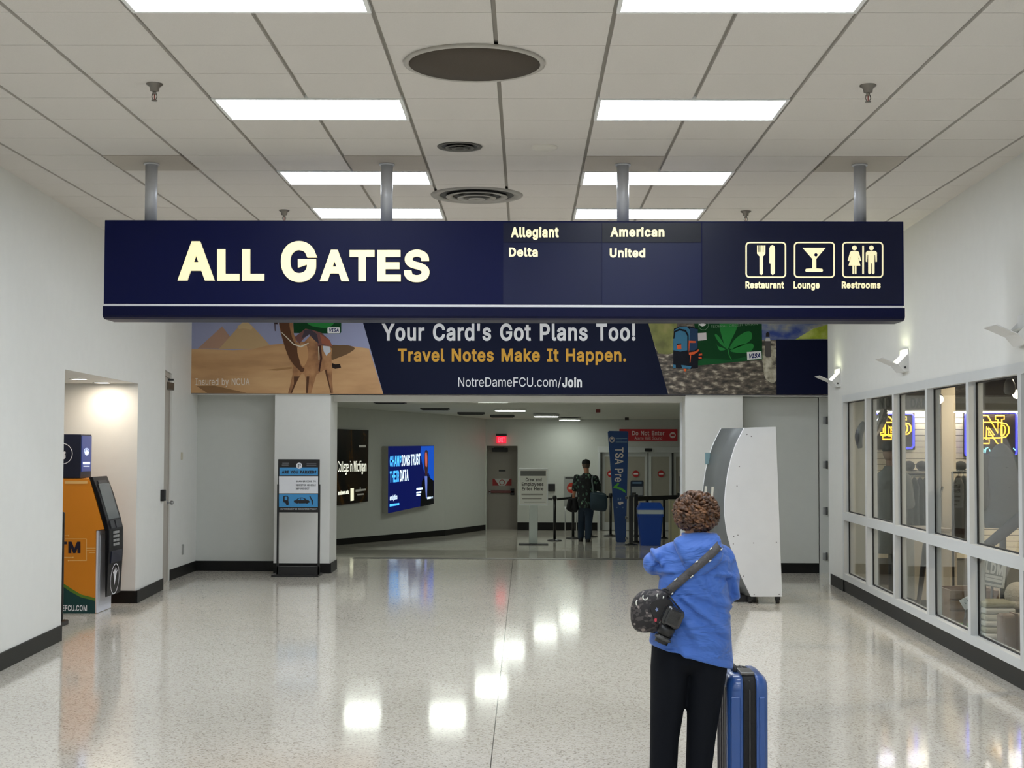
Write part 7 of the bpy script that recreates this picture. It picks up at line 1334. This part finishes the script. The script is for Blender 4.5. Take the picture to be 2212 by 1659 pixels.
# ---- woman in the blue jacket, seen from behind
YWm = 7.3; PXM = F_PX/YWm
Wp = lambda px, py, dy=0.0: at_Y(px, py, YWm)+Vector((0, dy, 0))
lx, rx_ = Wp(1434, 1700), Wp(1510, 1700)
mb = MB()
hc = Wp(1505, 1110, 0.02)
P = head(mb, hc, (-0.15, 1, 0.02), 0.95)
mb.capsule(hc-Vector((0,.02,.03)), .05, Wp(1508, 1168, .0), .056)
for pts in ([(1508,1180,0,.09),(1505,1260,.01,.10),(1498,1340,.01,.115),(1492,1410,.01,.12)],):
    for a, b in zip(pts, pts[1:]):
        for s in (-.045, .045): mb.capsule(Wp(*a[:3])+Vector((s,0,0)), a[3]*.8, Wp(*b[:3])+Vector((s,0,0)), b[3]*.8)
mb.capsule(Wp(1455,1196), .05, Wp(1560,1204), .05)
eL, wL = Wp(1417, 1217, .03), Wp(1478, 1204, .27); eR, wR = Wp(1571, 1280, .02), Wp(1528, 1222, .28)
mb.capsule(Wp(1452,1196), .05, eL, .04); mb.capsule(eL, .04, wL, .027); mb.capsule(Wp(1560,1206), .05, eR, .04); mb.capsule(eR, .04, wR, .027)
hand(mb, wL, (0.5, .5, .2), (0, -.3, .6), 1, 0.16, 0.8); hand(mb, wR, (-.4, .5, .3), (0, -.3, .6), -1, 0.16, 0.8)
for top, x in ((Wp(1453,1420), lx), (Wp(1530,1420), rx_)):
    kn = Vector(((top.x+x.x)/2, YWm+.02, .43)); mb.capsule(top, .075, kn, .052); mb.capsule(kn, .05, Vector((x.x, YWm, .1)), .035); mb.capsule(Vector((x.x, YWm-.03, .06)), .04, Vector((x.x, YWm+.13, .045)), .035)
remesh(mb, 0.006, 2, 0.5)
woman = mb.build('person', None, SKIN, loc=(Wp(1490,1700).x, YWm, 0))
tag(woman, 'person in bright blue hooded jacket and black trousers, seen from behind with curly brown hair', 'person')
eyes(P, .95, woman)
# hair: a cap with hundreds of ringlets
HAIR = ramp_mat('curly_hair', 'noise', 38, [(0.3, (36,22,13)), (0.5, (78,50,30)), (0.7, (128,88,56))], 0.5, detail=3)
mb = MB(); c = Wp(1504, 1107, -0.005); hr = (.103, .105, .094)
t_ = bmesh.new(); bmesh.ops.create_icosphere(t_, subdivisions=3, radius=1.0)
for v in t_.verts: v.co = Vector((v.co.x*hr[0], v.co.y*hr[1], v.co.z*hr[2]))*0.93
bmesh.ops.delete(t_, geom=[v for v in t_.verts if v.co.y > 0.045 and v.co.z < 0.03], context='VERTS')
mb.merge(t_, HAIR, Matrix.Translation(c), True); t_.free()
rnd = random.Random(3)
for i in range(430):
    zz_ = rnd.uniform(-0.95, 1.0); a = rnd.uniform(0, 2*math.pi); q = math.sqrt(max(0, 1-zz_*zz_)); n = Vector((q*math.cos(a), q*math.sin(a), zz_))
    if n.y > 0.45 and n.z < 0.45: continue
    p = c+Vector((n.x*hr[0], n.y*hr[1], n.z*hr[2]))*rnd.uniform(.93, 1.0)
    dn = Vector((rnd.uniform(-.7,.7), rnd.uniform(-.7,.7), -1)); dn = (dn-n*dn.dot(n)).normalized(); sd = n.cross(dn)
    R_, tn, ln = rnd.uniform(.009,.016), rnd.uniform(1.0,1.7), rnd.uniform(.018,.038); N_ = 11; ph = rnd.uniform(0, 6.28)
    mb.tube([p+dn*(ln*(k/N_-.4))+(n*math.cos(ph+tn*6.283*k/N_)+sd*math.sin(ph+tn*6.283*k/N_))*R_ for k in range(N_+1)], rnd.uniform(.0055,.0085), HAIR, 7)
mb.build('hair', woman)
# trousers
TR = M('trouser_navy_black', (7, 11, 19), 0.85, spec=0.2, bump=0.12, bscale=22)
mb = MB()
def legloft(tab, yo=0.0):
    R = []
    for py, xl, xr, ry in reversed(tab):
        a, b = Wp(xl, py), Wp(xr, py); R.append(ell(Vector(((a.x+b.x)/2, YWm+yo, (a.z+b.z)/2)), (b.x-a.x)/2, ry, 28))
    mb.loft(R)
legloft([(1375,1408,1494,.13),(1410,1407,1491,.135),(1440,1405,1487,.13),(1469,1405,1485.5,.12),(1540,1404.5,1476,.098),(1600,1404,1466,.088),(1659,1403,1463,.084),(1722,1402.5,1461,.084)])
legloft([(1375,1484,1572,.13),(1410,1484,1572,.135),(1440,1484.5,1571,.13),(1469,1485,1566.5,.12),(1540,1484,1554,.098),(1600,1483,1545,.088),(1659,1481,1538,.084),(1722,1480,1536,.084)])
mb.loft([ell(Wp(1486, 1452), .10, .07), ell(Wp(1488, 1430), .16, .125), ell(Wp(1490, 1395), .185, .135), ell(Wp(1490, 1340), .17, .11)])
remesh(mb, 0.008, 3, 0.5); mb.build('trousers', woman, TR)
for x in (lx.x, rx_.x):
    mb = MB(); mb.loft([ell(Vector((x, YWm+.04, .002)), .042, .125, 20, sq=.8), ell(Vector((x, YWm+.04, .03)), .046, .13, 20, sq=.8), ell(Vector((x, YWm+.03, .06)), .042, .11, 20), ell(Vector((x, YWm-.02, .09)), .035, .06, 20)], M('shoe_black', (24, 24, 26), 0.5)); mb.build('shoe', woman)
# jacket
def fabric():
    m = bpy.data.materials.new('jacket_blue'); m.use_nodes = True; nt = m.node_tree; b = nt.nodes['Principled BSDF']; Lk = nt.links.new
    b.inputs['Roughness'].default_value = 0.62; b.inputs['Sheen Weight'].default_value = 0.15
    tc = nt.nodes.new('ShaderNodeTexCoord'); mp = nt.nodes.new('ShaderNodeMapping'); mp.inputs['Rotation'].default_value = (0, 0.7, 0); mp.inputs['Scale'].default_value = (3.0, 3.0, 9.0); Lk(tc.outputs['Object'], mp.inputs['Vector'])
    n = nt.nodes.new('ShaderNodeTexNoise'); n.inputs['Scale'].default_value = 1.3; n.inputs['Detail'].default_value = 3; n.inputs['Distortion'].default_value = 0.8; Lk(mp.outputs['Vector'], n.inputs['Vector'])
    bp = nt.nodes.new('ShaderNodeBump'); bp.inputs['Strength'].default_value = 0.8; bp.inputs['Distance'].default_value = 0.06; Lk(n.outputs['Fac'], bp.inputs['Height']); Lk(bp.outputs['Normal'], b.inputs['Normal'])
    b.inputs['Base Color'].default_value = rgb((58, 102, 184)); return m
JK = fabric()
mb = MB(); R = []
for py, xl, xr, ry, tl, bw in ((1416,1402,1583,.165,.06,.062),(1406,1402.5,1583,.165,.054,.052),(1376,1406,1580,.16,.026,.02),(1335,1413,1577,.152,.008,0),(1290,1420,1577,.142,0,0),(1240,1425,1581,.135,0,0),(1208,1432,1582,.125,0,0),(1188,1444,1574,.112,0,0),(1172,1462,1557,.095,0,0),(1160,1470,1550,.085,0,0),(1151,1472,1549,.08,0,0)):
    a, b = Wp(xl, py), Wp(xr, py); R.append(ell(Vector(((a.x+b.x)/2, YWm+.0, (a.z+b.z)/2)), (b.x-a.x)/2, ry, 36, tl, .88))
mb.loft(R)
def sleeve(pts):
    for (p, r), (q, s) in zip(pts, pts[1:]): mb.capsule(p, r, q, s)
sleeve([(Wp(1458,1200), .072), (Wp(1430,1212,.01), .068), (eL, .064), (eL.lerp(wL,.5), .056), (eL.lerp(wL,.95), .046)])
sleeve([(Wp(1556,1208), .075), (Wp(1570,1245,.01), .067), (eR, .06), (eR.lerp(wR,.5), .054), (eR.lerp(wR,.95), .046)])
remesh(mb, 0.0075, 3, 0.5)
# sewn-in folds: diagonal creases pressed into the back and sleeves
rnd = random.Random(11)
folds = [((1470,1300),(1560,1375),.010,9),((1478,1285),(1575,1320),.008,8),((1440,1300),(1500,1400),.008,10),((1530,1245),(1560,1330),.007,9),((1420,1330),(1470,1420),.007,9),((1546,1246),(1578,1250),.010,5),((1404,1196),(1424,1224),.014,6),((1412,1232),(1428,1204),.010,6),((1578,1252),(1584,1290),.012,6),((1500,1250),(1530,1300),.006,8),((1425,1243),(1450,1242),.008,6)]
mb.bm.normal_update()
inv = ROT.transposed()
for v in mb.bm.verts:
    q = inv @ (v.co-CAM); px, py = CX-q.x/q.z*F_PX, CY+q.y/q.z*F_PX
    if v.normal.y > 0.3: continue
    dsp = 0.0
    for (xa, ya), (xb, yb), am, wd in folds:
        ex, ey = xb-xa, yb-ya; l2 = ex*ex+ey*ey; s = max(0, min(1, ((px-xa)*ex+(py-ya)*ey)/l2)); dx, dy = px-xa-ex*s, py-ya-ey*s
        sd = (ex*dy-ey*dx)/math.sqrt(l2); d = math.hypot(dx, dy)/wd
        if d < 3: dsp += am*(math.exp(-((sd/wd+1.1)**2)) - math.exp(-(sd/wd)**2))*math.exp(-max(0, d*d-(sd/wd)**2))
    v.co += v.normal*dsp*1.5
jk_bm = mb.bm.copy()
mb.build('jacket', woman, JK)
# hood lying on the back, collar
mb = MB()
hoodpx = [(1452,1166),(1462,1198),(1476,1229),(1490,1242),(1506,1242),(1530,1229),(1548,1213),(1556,1194),(1553,1168),(1546,1153),(1510,1148),(1476,1153)]
outl = catmull(hoodpx, 3); cc = (1508, 1188)
rings = []
for s, dy in ((1.0, -.078), (1.0, -.12), (.9, -.146), (.66, -.158), (.3, -.158), (.02, -.156)):
    rings.append([Wp(cc[0]+(x-cc[0])*s, cc[1]+(y-cc[1])*s, dy+(.05*max(0,(1190-y)/45) if s > .3 else 0)) for x, y in outl])
mb.loft(rings)
mb.lathe([(.082,-.03),(.094,-.012),(.095,.006),(.086,.018),(.074,.008),(.072,-.02)], Wp(1510,1160,-.005), ax=(1,0,0), ay=(0,.92,0))
remesh(mb, 0.006, 4, 0.6)
hood_bm = mb.bm.copy(); mb.build('hood', woman, JK)
bvj = [BVHTree.FromBMesh(jk_bm), BVHTree.FromBMesh(hood_bm)]
def on_back(px, py, lift=0.006):
    d = ray(px, py).normalized(); best = None
    for b in bvj:
        h = b.ray_cast(CAM, d)
        if h[0] is not None and (best is None or h[3] < best): best = h[3]
    return CAM+d*((best-lift) if best else YWm)
# ---- bag, strap and camera hanging across the back
PAT = ramp_mat('bag_pattern', 'cells', 62, [(0.0, (26,24,26)), (0.42, (70,64,64)), (0.62, (34,30,32)), (0.8, (132,122,118)), (0.9, (30,28,30)), (0.96, (226,222,220))], 0.6, (1,1,1.4), constant=True)
STR = M('strap_grey', (84, 82, 84), 0.7, bump=0.3, bscale=120); CR = M('strap_dots', (222, 222, 214), 0.5)
bc = Wp(1402, 1314, -.10)
bag = thing('shoulder_bag', bc, 'black, grey and white patterned shoulder bag hanging at the hip of the blue jacket', 'bag')
mb = MB(); hx, hz = 43/PXM, 45/PXM
rings = []
for y, s in ((-.062,.05),(-.06,.7),(-.045,.92),(-.01,1.0),(.03,.98),(.055,.8),(.062,.3)):
    rings.append([bc+Vector((hx*s*(math.copysign(abs(math.cos(a))**.75, math.cos(a)))+.0, y, hz*s*(math.copysign(abs(math.sin(a))**.75, math.sin(a)))+.18*hx*s*math.cos(a))) for a in angs(32)])
mb.loft(rings, PAT); mb.build('bag_body', bag)
mb = MB(); fl = catmull([(1398,1302),(1404,1292),(1420,1286),(1440,1288),(1446,1300),(1440,1322),(1424,1345),(1414,1338),(1404,1320)], 3)
lo = [Wp(x, y, -.178) for x, y in fl]; mb.prism(lo, (0, .03, 0), M('flap_black', (18, 16, 18), 0.5))
FC = [((1433,1303), (206,96,112)), ((1428,1313), (110,150,150)), ((1409,1330), (190,60,76)), ((1412,1308), (120,136,176)), ((1440,1310), (120,140,110)), ((1420,1336), (120,118,112)), ((1434,1318), (98,110,170))]
for (x, y), col in FC: q = [Wp(x+(4 if i%2 else 2.4)*math.cos(a), y+(5 if i%2 else 3)*math.sin(a), -.180) for i, a in enumerate(angs(10))]; mb.faces(q, [tuple(range(10))], M('flower_%d_%d' % (x, y), col, 0.6))
mb.build('front_flap', bag)
mb = MB()
for x, y, r in ((1376,1295,7),(1379,1325,8),(1420,1281,7),(1388,1283,5)):
    mb.tube([Wp(x+r*math.cos(a), y+r*math.sin(a)*1.1, -.166+abs(x-1402)/PXM*.22) for a in angs(16)[:11]], .0035, CR, 6)
mb.build('pale_swirls', bag)
path = catmull([(1436,1285),(1452,1270),(1480,1246),(1508,1222),(1530,1203),(1546,1187),(1556,1176)], 5, False)
rows = []
for i, (x, y) in enumerate(path):
    a = path[max(0,i-1)]; b = path[min(len(path)-1,i+1)]; l = math.hypot(b[0]-a[0], b[1]-a[1]); nx, ny = -(b[1]-a[1])/l*9, (b[0]-a[0])/l*9
    rows.append((on_back(x+nx, y+ny, .010), on_back(x-nx, y-ny, .010), (x+nx, y+ny), (x-nx, y-ny)))
top = rows[-1]; fwd = [Vector((-.0,.05,.008)), Vector((-.01,.12,-.02)), Vector((-.04,.19,-.09)), Vector((-.10,.235,-.2)), Vector((-.20,.245,-.33)), Vector((-.28,.2,-.42)), Vector((-.335,.08,-.44)), Vector((-.34,-.02,-.42))]
full = [(r[0], r[1]) for r in rows]+[(top[0]+f, top[1]+f) for f in fwd]
mb = MB(); mb.loft([[a, b, b+Vector((0,.003,.001)), a+Vector((0,.003,.001))] for a, b in full], STR, True)
st = mb.build('strap', bag)
mb = MB()
for i in range(3, len(rows)-2, 4):
    for k in (0, 1):
        if (i//4+k) % 2: continue
        p = rows[i][k]; q = rows[i+1][k]; mb.tube([p-Vector((0,.003,0)), q-Vector((0,.003,0))], .0032, CR, 6)
mb.build('trim_dots', st)
mb = MB(); p = on_back(1437, 1283, .02); mb.tube([p+Vector((.022*math.cos(a), 0, .026*math.sin(a))) for a in angs(18)], .005, M('buckle_dark', (70,70,74), 0.3, metal=.6), 8, closed=True); mb.build('buckle', bag)
# camera
cc = on_back(1449, 1340, .075)
camr = thing('camera', cc, 'black camera with lens pointing down, hanging beside the patterned bag', 'camera')
Rm = Matrix.Translation(cc) @ Matrix.Rotation(0.42, 4, 'Y') @ Matrix.Scale(1.1, 4)
LTH = M('camera_leather', (22, 22, 24), 0.16, spec=0.7, bump=0.1, bscale=40)
mb = MB(); mb.box(-.045, .045, -.042, .05, -.03, .062, LTH, 0.022, Rm); mb.box(-.032, .032, -.058, -.035, -.02, .055, LTH, 0.01, Rm); mb.build('camera_body', camr)
mb = MB(); mb.cyl(Rm @ Vector((0.0,0,-.025)), Rm @ Vector((0.0,0,-.07)), .04, .038, BLACK, 28); mb.cyl(Rm @ Vector((0,0,-.07)), Rm @ Vector((0,0,-.108)), .035, .033, BLACKM, 28); mb.build('lens', camr)
mb = MB(); mb.lathe([(.036,-.08),(.038,-.082),(.038,-.09),(.036,-.092)], cc, DKGREY, 28, Rm.to_3x3() @ Vector((1,0,0)), Rm.to_3x3() @ Vector((0,1,0)), Rm.to_3x3() @ Vector((0,0,1))); mb.build('focus_ring', camr)
mb = MB(); mb.tube([Rm @ Vector((.03,0,.055)), cc+Vector((-.01,-.005,.12)), on_back(1443, 1290, .02)], .004, BLACK, 8); mb.build('camera_strap', camr)
# ---- suitcase
YS_ = 7.28
sx0, sx1 = at_Y(1572, 1600, YS_).x, at_Y(1660.5, 1600, YS_).x; sm0, sm1 = at_Y(1606, 1600, YS_).x, at_Y(1634, 1600, YS_).x; zt_ = at_Y(1620, 1457, YS_+.06).z
SB = M('suitcase_blue', (40, 78, 142), 0.3, spec=0.5, coat=0.3); SD = M('suitcase_shade_grey', (52, 50, 58), 0.55)
case = thing('suitcase', ((sx0+sx1)/2, YS_+.21, 0), 'blue hard shell suitcase with black zip band, standing beside the black trousers', 'suitcase')
def shell(x0, x1, m, inset0=0.0, inset1=0.0, y0=YS_, y1=YS_+.42, z0=0.055, z1=zt_):
    R = []
    n = 3
    for x, ins in ((x0, inset0), (x0+(x1-x0)*.15, inset0*.35), (x0+(x1-x0)*.5, 0.0), (x1-(x1-x0)*.15, inset1*.35), (x1, inset1)):
        R.append([Vector((x, p, q)) for p, q in rrect(y0+ins, z0+ins, y1-ins, z1-ins, .07-ins*.8, 6)])
    mb.loft(R, m)
mb = MB(); shell(sx0, sm0-.001, SB, .03, .0); 
mb.box(sx0+.016, sm0-.014, YS_-.007, YS_+.03, .12, zt_-.10, SB, .006); mb.build('shell', case)
mb = MB(); shell(sm1+.001, sx1, SB, .0, .03); mb.box(sm1+.014, sx1-.016, YS_-.007, YS_+.03, .12, zt_-.10, SB, .006); mb.build('shell', case)
mb = MB(); mb.box(sx0-.004, sx0+.01, YS_+.05, YS_+.37, .10, zt_-.06, SD, .004)  # shade on the blue side face, put in as a dark grey sheet
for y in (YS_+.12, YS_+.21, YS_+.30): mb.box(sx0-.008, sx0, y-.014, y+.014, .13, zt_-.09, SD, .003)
mb.build('shaded_side', case)
ZB = M('zip_black', (16, 16, 18), 0.8, bump=0.2, bscale=80)
mb = MB(); shell(sm0-.001, sm1+.001, ZB, .004, .004); band = mb.build('zip_band', case)
mb = MB(); xm = (sm0+sm1)/2
pth = [Vector((xm, YS_-.002, z)) for z in (.1, .2, .35, .5, zt_-.08)]+[Vector((xm, YS_+.02, zt_-.025)), Vector((xm, YS_+.07, zt_+.001)), Vector((xm, YS_+.2, zt_+.002)), Vector((xm, YS_+.34, zt_+.002))]
mb.tube(pth, .004, DKGREY, 6); mb.build('zip', band)
mb = MB(); mb.tube([(sm0-.02, YS_+.14, zt_), (sm0-.02, YS_+.15, zt_+.022), (sm0-.02, YS_+.27, zt_+.022), (sm0-.02, YS_+.28, zt_)], .011, M('handle_grey', (44, 44, 48), 0.4), 10); mb.build('carry_handle', case)
mb = MB(); mb.box(sm0-.006, sm1+.0, YS_+.05, YS_+.2, zt_-.004, zt_+.012, M('lock_grey', (104, 102, 100), 0.3, metal=.6), .005); mb.build('lock', case)
for x in (sx0+.035, sx1-.035):
    for y in (YS_+.06, YS_+.36):
        mb = MB(); mb.cyl((x-.012, y, .027), (x+.012, y, .027), .026, m=BLACK); mb.box(x-.02, x+.02, y-.02, y+.02, .045, .075, BLACKM, .004); mb.build('wheel', case)
for y in (YS_+.02,):
    mb = MB()
    for x in (sx0+.028, sx1-.028): mb.box(x-.026, x+.026, y-.022, y+.05, .05, .10, BLACKM, .012)
    mb.build('corner_guard', case)

# ---- man walking away past the portal
pf = at_floor(1265, 1171); Ym = pf.y; zm = pf.z
Mp = lambda px, py, dy=0.0: at_Y(px, py, Ym)+Vector((0, dy, 0))
mb = MB(); hc = Mp(1266, 1004.5, .02); P = head(mb, hc, (0.1, 1, 0), 1.0)
mb.capsule(hc-Vector((0,.02,.06)), .058, Mp(1267, 1024), .054)
for s in (-.07, .07): mb.capsule(Mp(1266,1034)+Vector((s,0,0)), .075, Mp(1266,1085)+Vector((s*.8,0,0)), .08)
aL = (Mp(1246,1032), Mp(1241,1056,.0), Mp(1239,1079,.05)); aR = (Mp(1286,1034), Mp(1293,1055,-.03), Mp(1290,1054,.2))
for a in (aL, aR): mb.capsule(a[0], .045, a[1], .04); mb.capsule(a[1], .043, a[2], .03)
hand(mb, aL[2], (0, .1, -1), (0, 1, 0), -1, .18, 1.1); hand(mb, aR[2], (-.8, .3, .1), (0, 0, 1), 1, .18, 1.0)
fL, fR = Mp(1255.5,1166,.22), Mp(1270,1170,-.02); fL.z = fR.z = zm+.09
for hip, f, kb in ((Mp(1259,1092), fL, .14), (Mp(1274,1092), fR, .05)):
    k = hip.lerp(f, .5)+Vector((0, kb, 0)); mb.capsule(hip, .085, k, .058); mb.capsule(k, .055, f, .038); mb.capsule(f-Vector((0,.03,.04)), .04, f+Vector((0,.15,-.055)), .032)
remesh(mb, 0.009, 2, .5)
man = mb.build('person', None, M('skin_tan', (176, 124, 98), 0.55), loc=(pf.x, Ym, zm))
tag(man, 'person in black floral shirt, cap and jeans walking away with teal bag', 'person')
eyes(P, 1.0, man)
CAPM = M('cap_black', (20, 20, 22), 0.85)
mb = MB(); c = hc+Vector((0, 0, .045)); mb.lathe([(.088,-.03),(.092,0),(.085,.04),(.06,.068),(.02,.078),(0,.079)], c, CAPM, 24, ay=(0,1.15,0)); mb.ball(c+Vector((0,0,.08)), .01, m=CAPM)
mb.prism([c+Vector((.08*math.cos(a), .085+.09*math.sin(a), -.024)) for a in angs(24)[:13]], (0,0,.008), CAPM); mb.build('cap', man)
mb = MB(); 
for s in range(26):
    a = math.pi*1.02+math.pi*.96*s/25; mb.capsule(hc+Vector((.073*math.cos(a), .09*math.sin(a), .01)), .009, hc+Vector((.066*math.cos(a), .078*math.sin(a), -.055)), .006, seg=8)
mb.build('hair', man, M('hair_grey_brown', (84, 70, 60), 0.7))
FLO = ramp_mat('floral_shirt', 'cells', 26, [(0.0, (14,16,18)), (0.5, (22,26,28)), (0.62, (66,92,78)), (0.72, (18,20,22)), (0.86, (120,150,124)), (0.92, (24,26,28)), (0.965, (196,190,160))], 0.8, (1,1,.8), constant=True)
mb = MB(); R = []
for py, xl, xr, ry in ((1097,1249,1287,.15),(1085,1248,1288,.15),(1060,1246,1289,.14),(1040,1243,1290,.13),(1031,1247,1287,.115),(1026,1256,1278,.085),(1022,1260,1274,.072)):
    a, b = Mp(xl, py), Mp(xr, py); R.append(ell(Vector(((a.x+b.x)/2, Ym, (a.z+b.z)/2)), (b.x-a.x)/2, ry, 28, 0, .9))
mb.loft(R)
for a in (aL, aR): mb.capsule(a[0], .075, a[0].lerp(a[1], .5), .068); mb.capsule(a[0].lerp(a[1], .5), .068, a[1], .062)
remesh(mb, .012, 2, .5); mb.build('shirt', man, FLO)
JE = M('jeans', (34, 50, 68), 0.85, bump=0.15, bscale=30)
mb = MB()
for hip, f, kb in ((Mp(1259,1088), fL, .14), (Mp(1274,1088), fR, .05)):
    k = hip.lerp(f, .5)+Vector((0, kb, 0)); mb.capsule(hip, .108, k, .082); mb.capsule(k, .082, f+Vector((0,-.01,.0)), .066)
mb.ball(Mp(1266.5,1090), .185, .14, .14)
remesh(mb, .012, 2, .5); mb.build('jeans', man, JE)
for f in (fL, fR):
    mb = MB(); b = Vector((f.x, f.y+.06, zm)); mb.loft([ell(b+Vector((0,0,.002)), .05, .15, 20, sq=.8), ell(b+Vector((0,0,.035)), .054, .155, 20, sq=.8), ell(b+Vector((0,-.02,.07)), .048, .12, 20), ell(b+Vector((0,-.06,.10)), .045, .07, 20)], M('shoe_dark', (20, 18, 20), 0.6)); mb.build('shoe', man)
bc = Mp(1293, 1083, -.17)
db = thing('duffel_bag', bc, 'teal duffel bag slung on the back of the man in the floral shirt', 'bag')
TEALB = M('bag_teal', (38, 58, 70), 0.7, bump=0.25, bscale=14)
mb = MB(); mb.loft([[bc+Vector((x, .16*s*math.sin(a)+0.05, .20*s*math.cos(a)-(.12*x))) for a in angs(24)] for x, s in ((-.19,.5),(-.18,.85),(-.14,1),(.10,1),(.15,.9),(.18,.5))], TEALB); mb.build('bag_body', db)
mb = MB(); mb.tube([bc+Vector((x, -.10, .16-.12*x)) for x in (-.15,-.05,.05,.14)], .006, M('bag_zip', (90, 104, 110), 0.5), 6); mb.build('zip', db)
mb = MB(); mb.tube([bc+Vector((-.12,-.02,.18)), Mp(1281,1060,-.17), Mp(1278,1038,-.15), Mp(1280,1027,-.06), Mp(1281,1029,.08), Mp(1286,1050,.18), bc+Vector((.12,.22,.12)), bc+Vector((.15,.1,.08))], [.018]*8, M('bag_strap', (92, 104, 104), 0.7), 8); mb.build('strap', db)
jc = aL[2]+Vector((-.02,.0,-.1))
cj = MB(); 
for k in range(7): cj.capsule(jc+Vector((-.06+.02*k, -.05+.02*((k*3)%5), .09)), .045, jc+Vector((-.09+.03*k, -.08+.03*((k*2)%5), -.09-.02*(k%3))), .05)
remesh(cj, .014, 3, .5); tag(cj.build('carried_jacket', None, M('jacket_black', (18, 18, 20), 0.9, bump=0.4, bscale=10), loc=jc), 'crumpled black jacket carried low in the hand of the walking man', 'jacket')
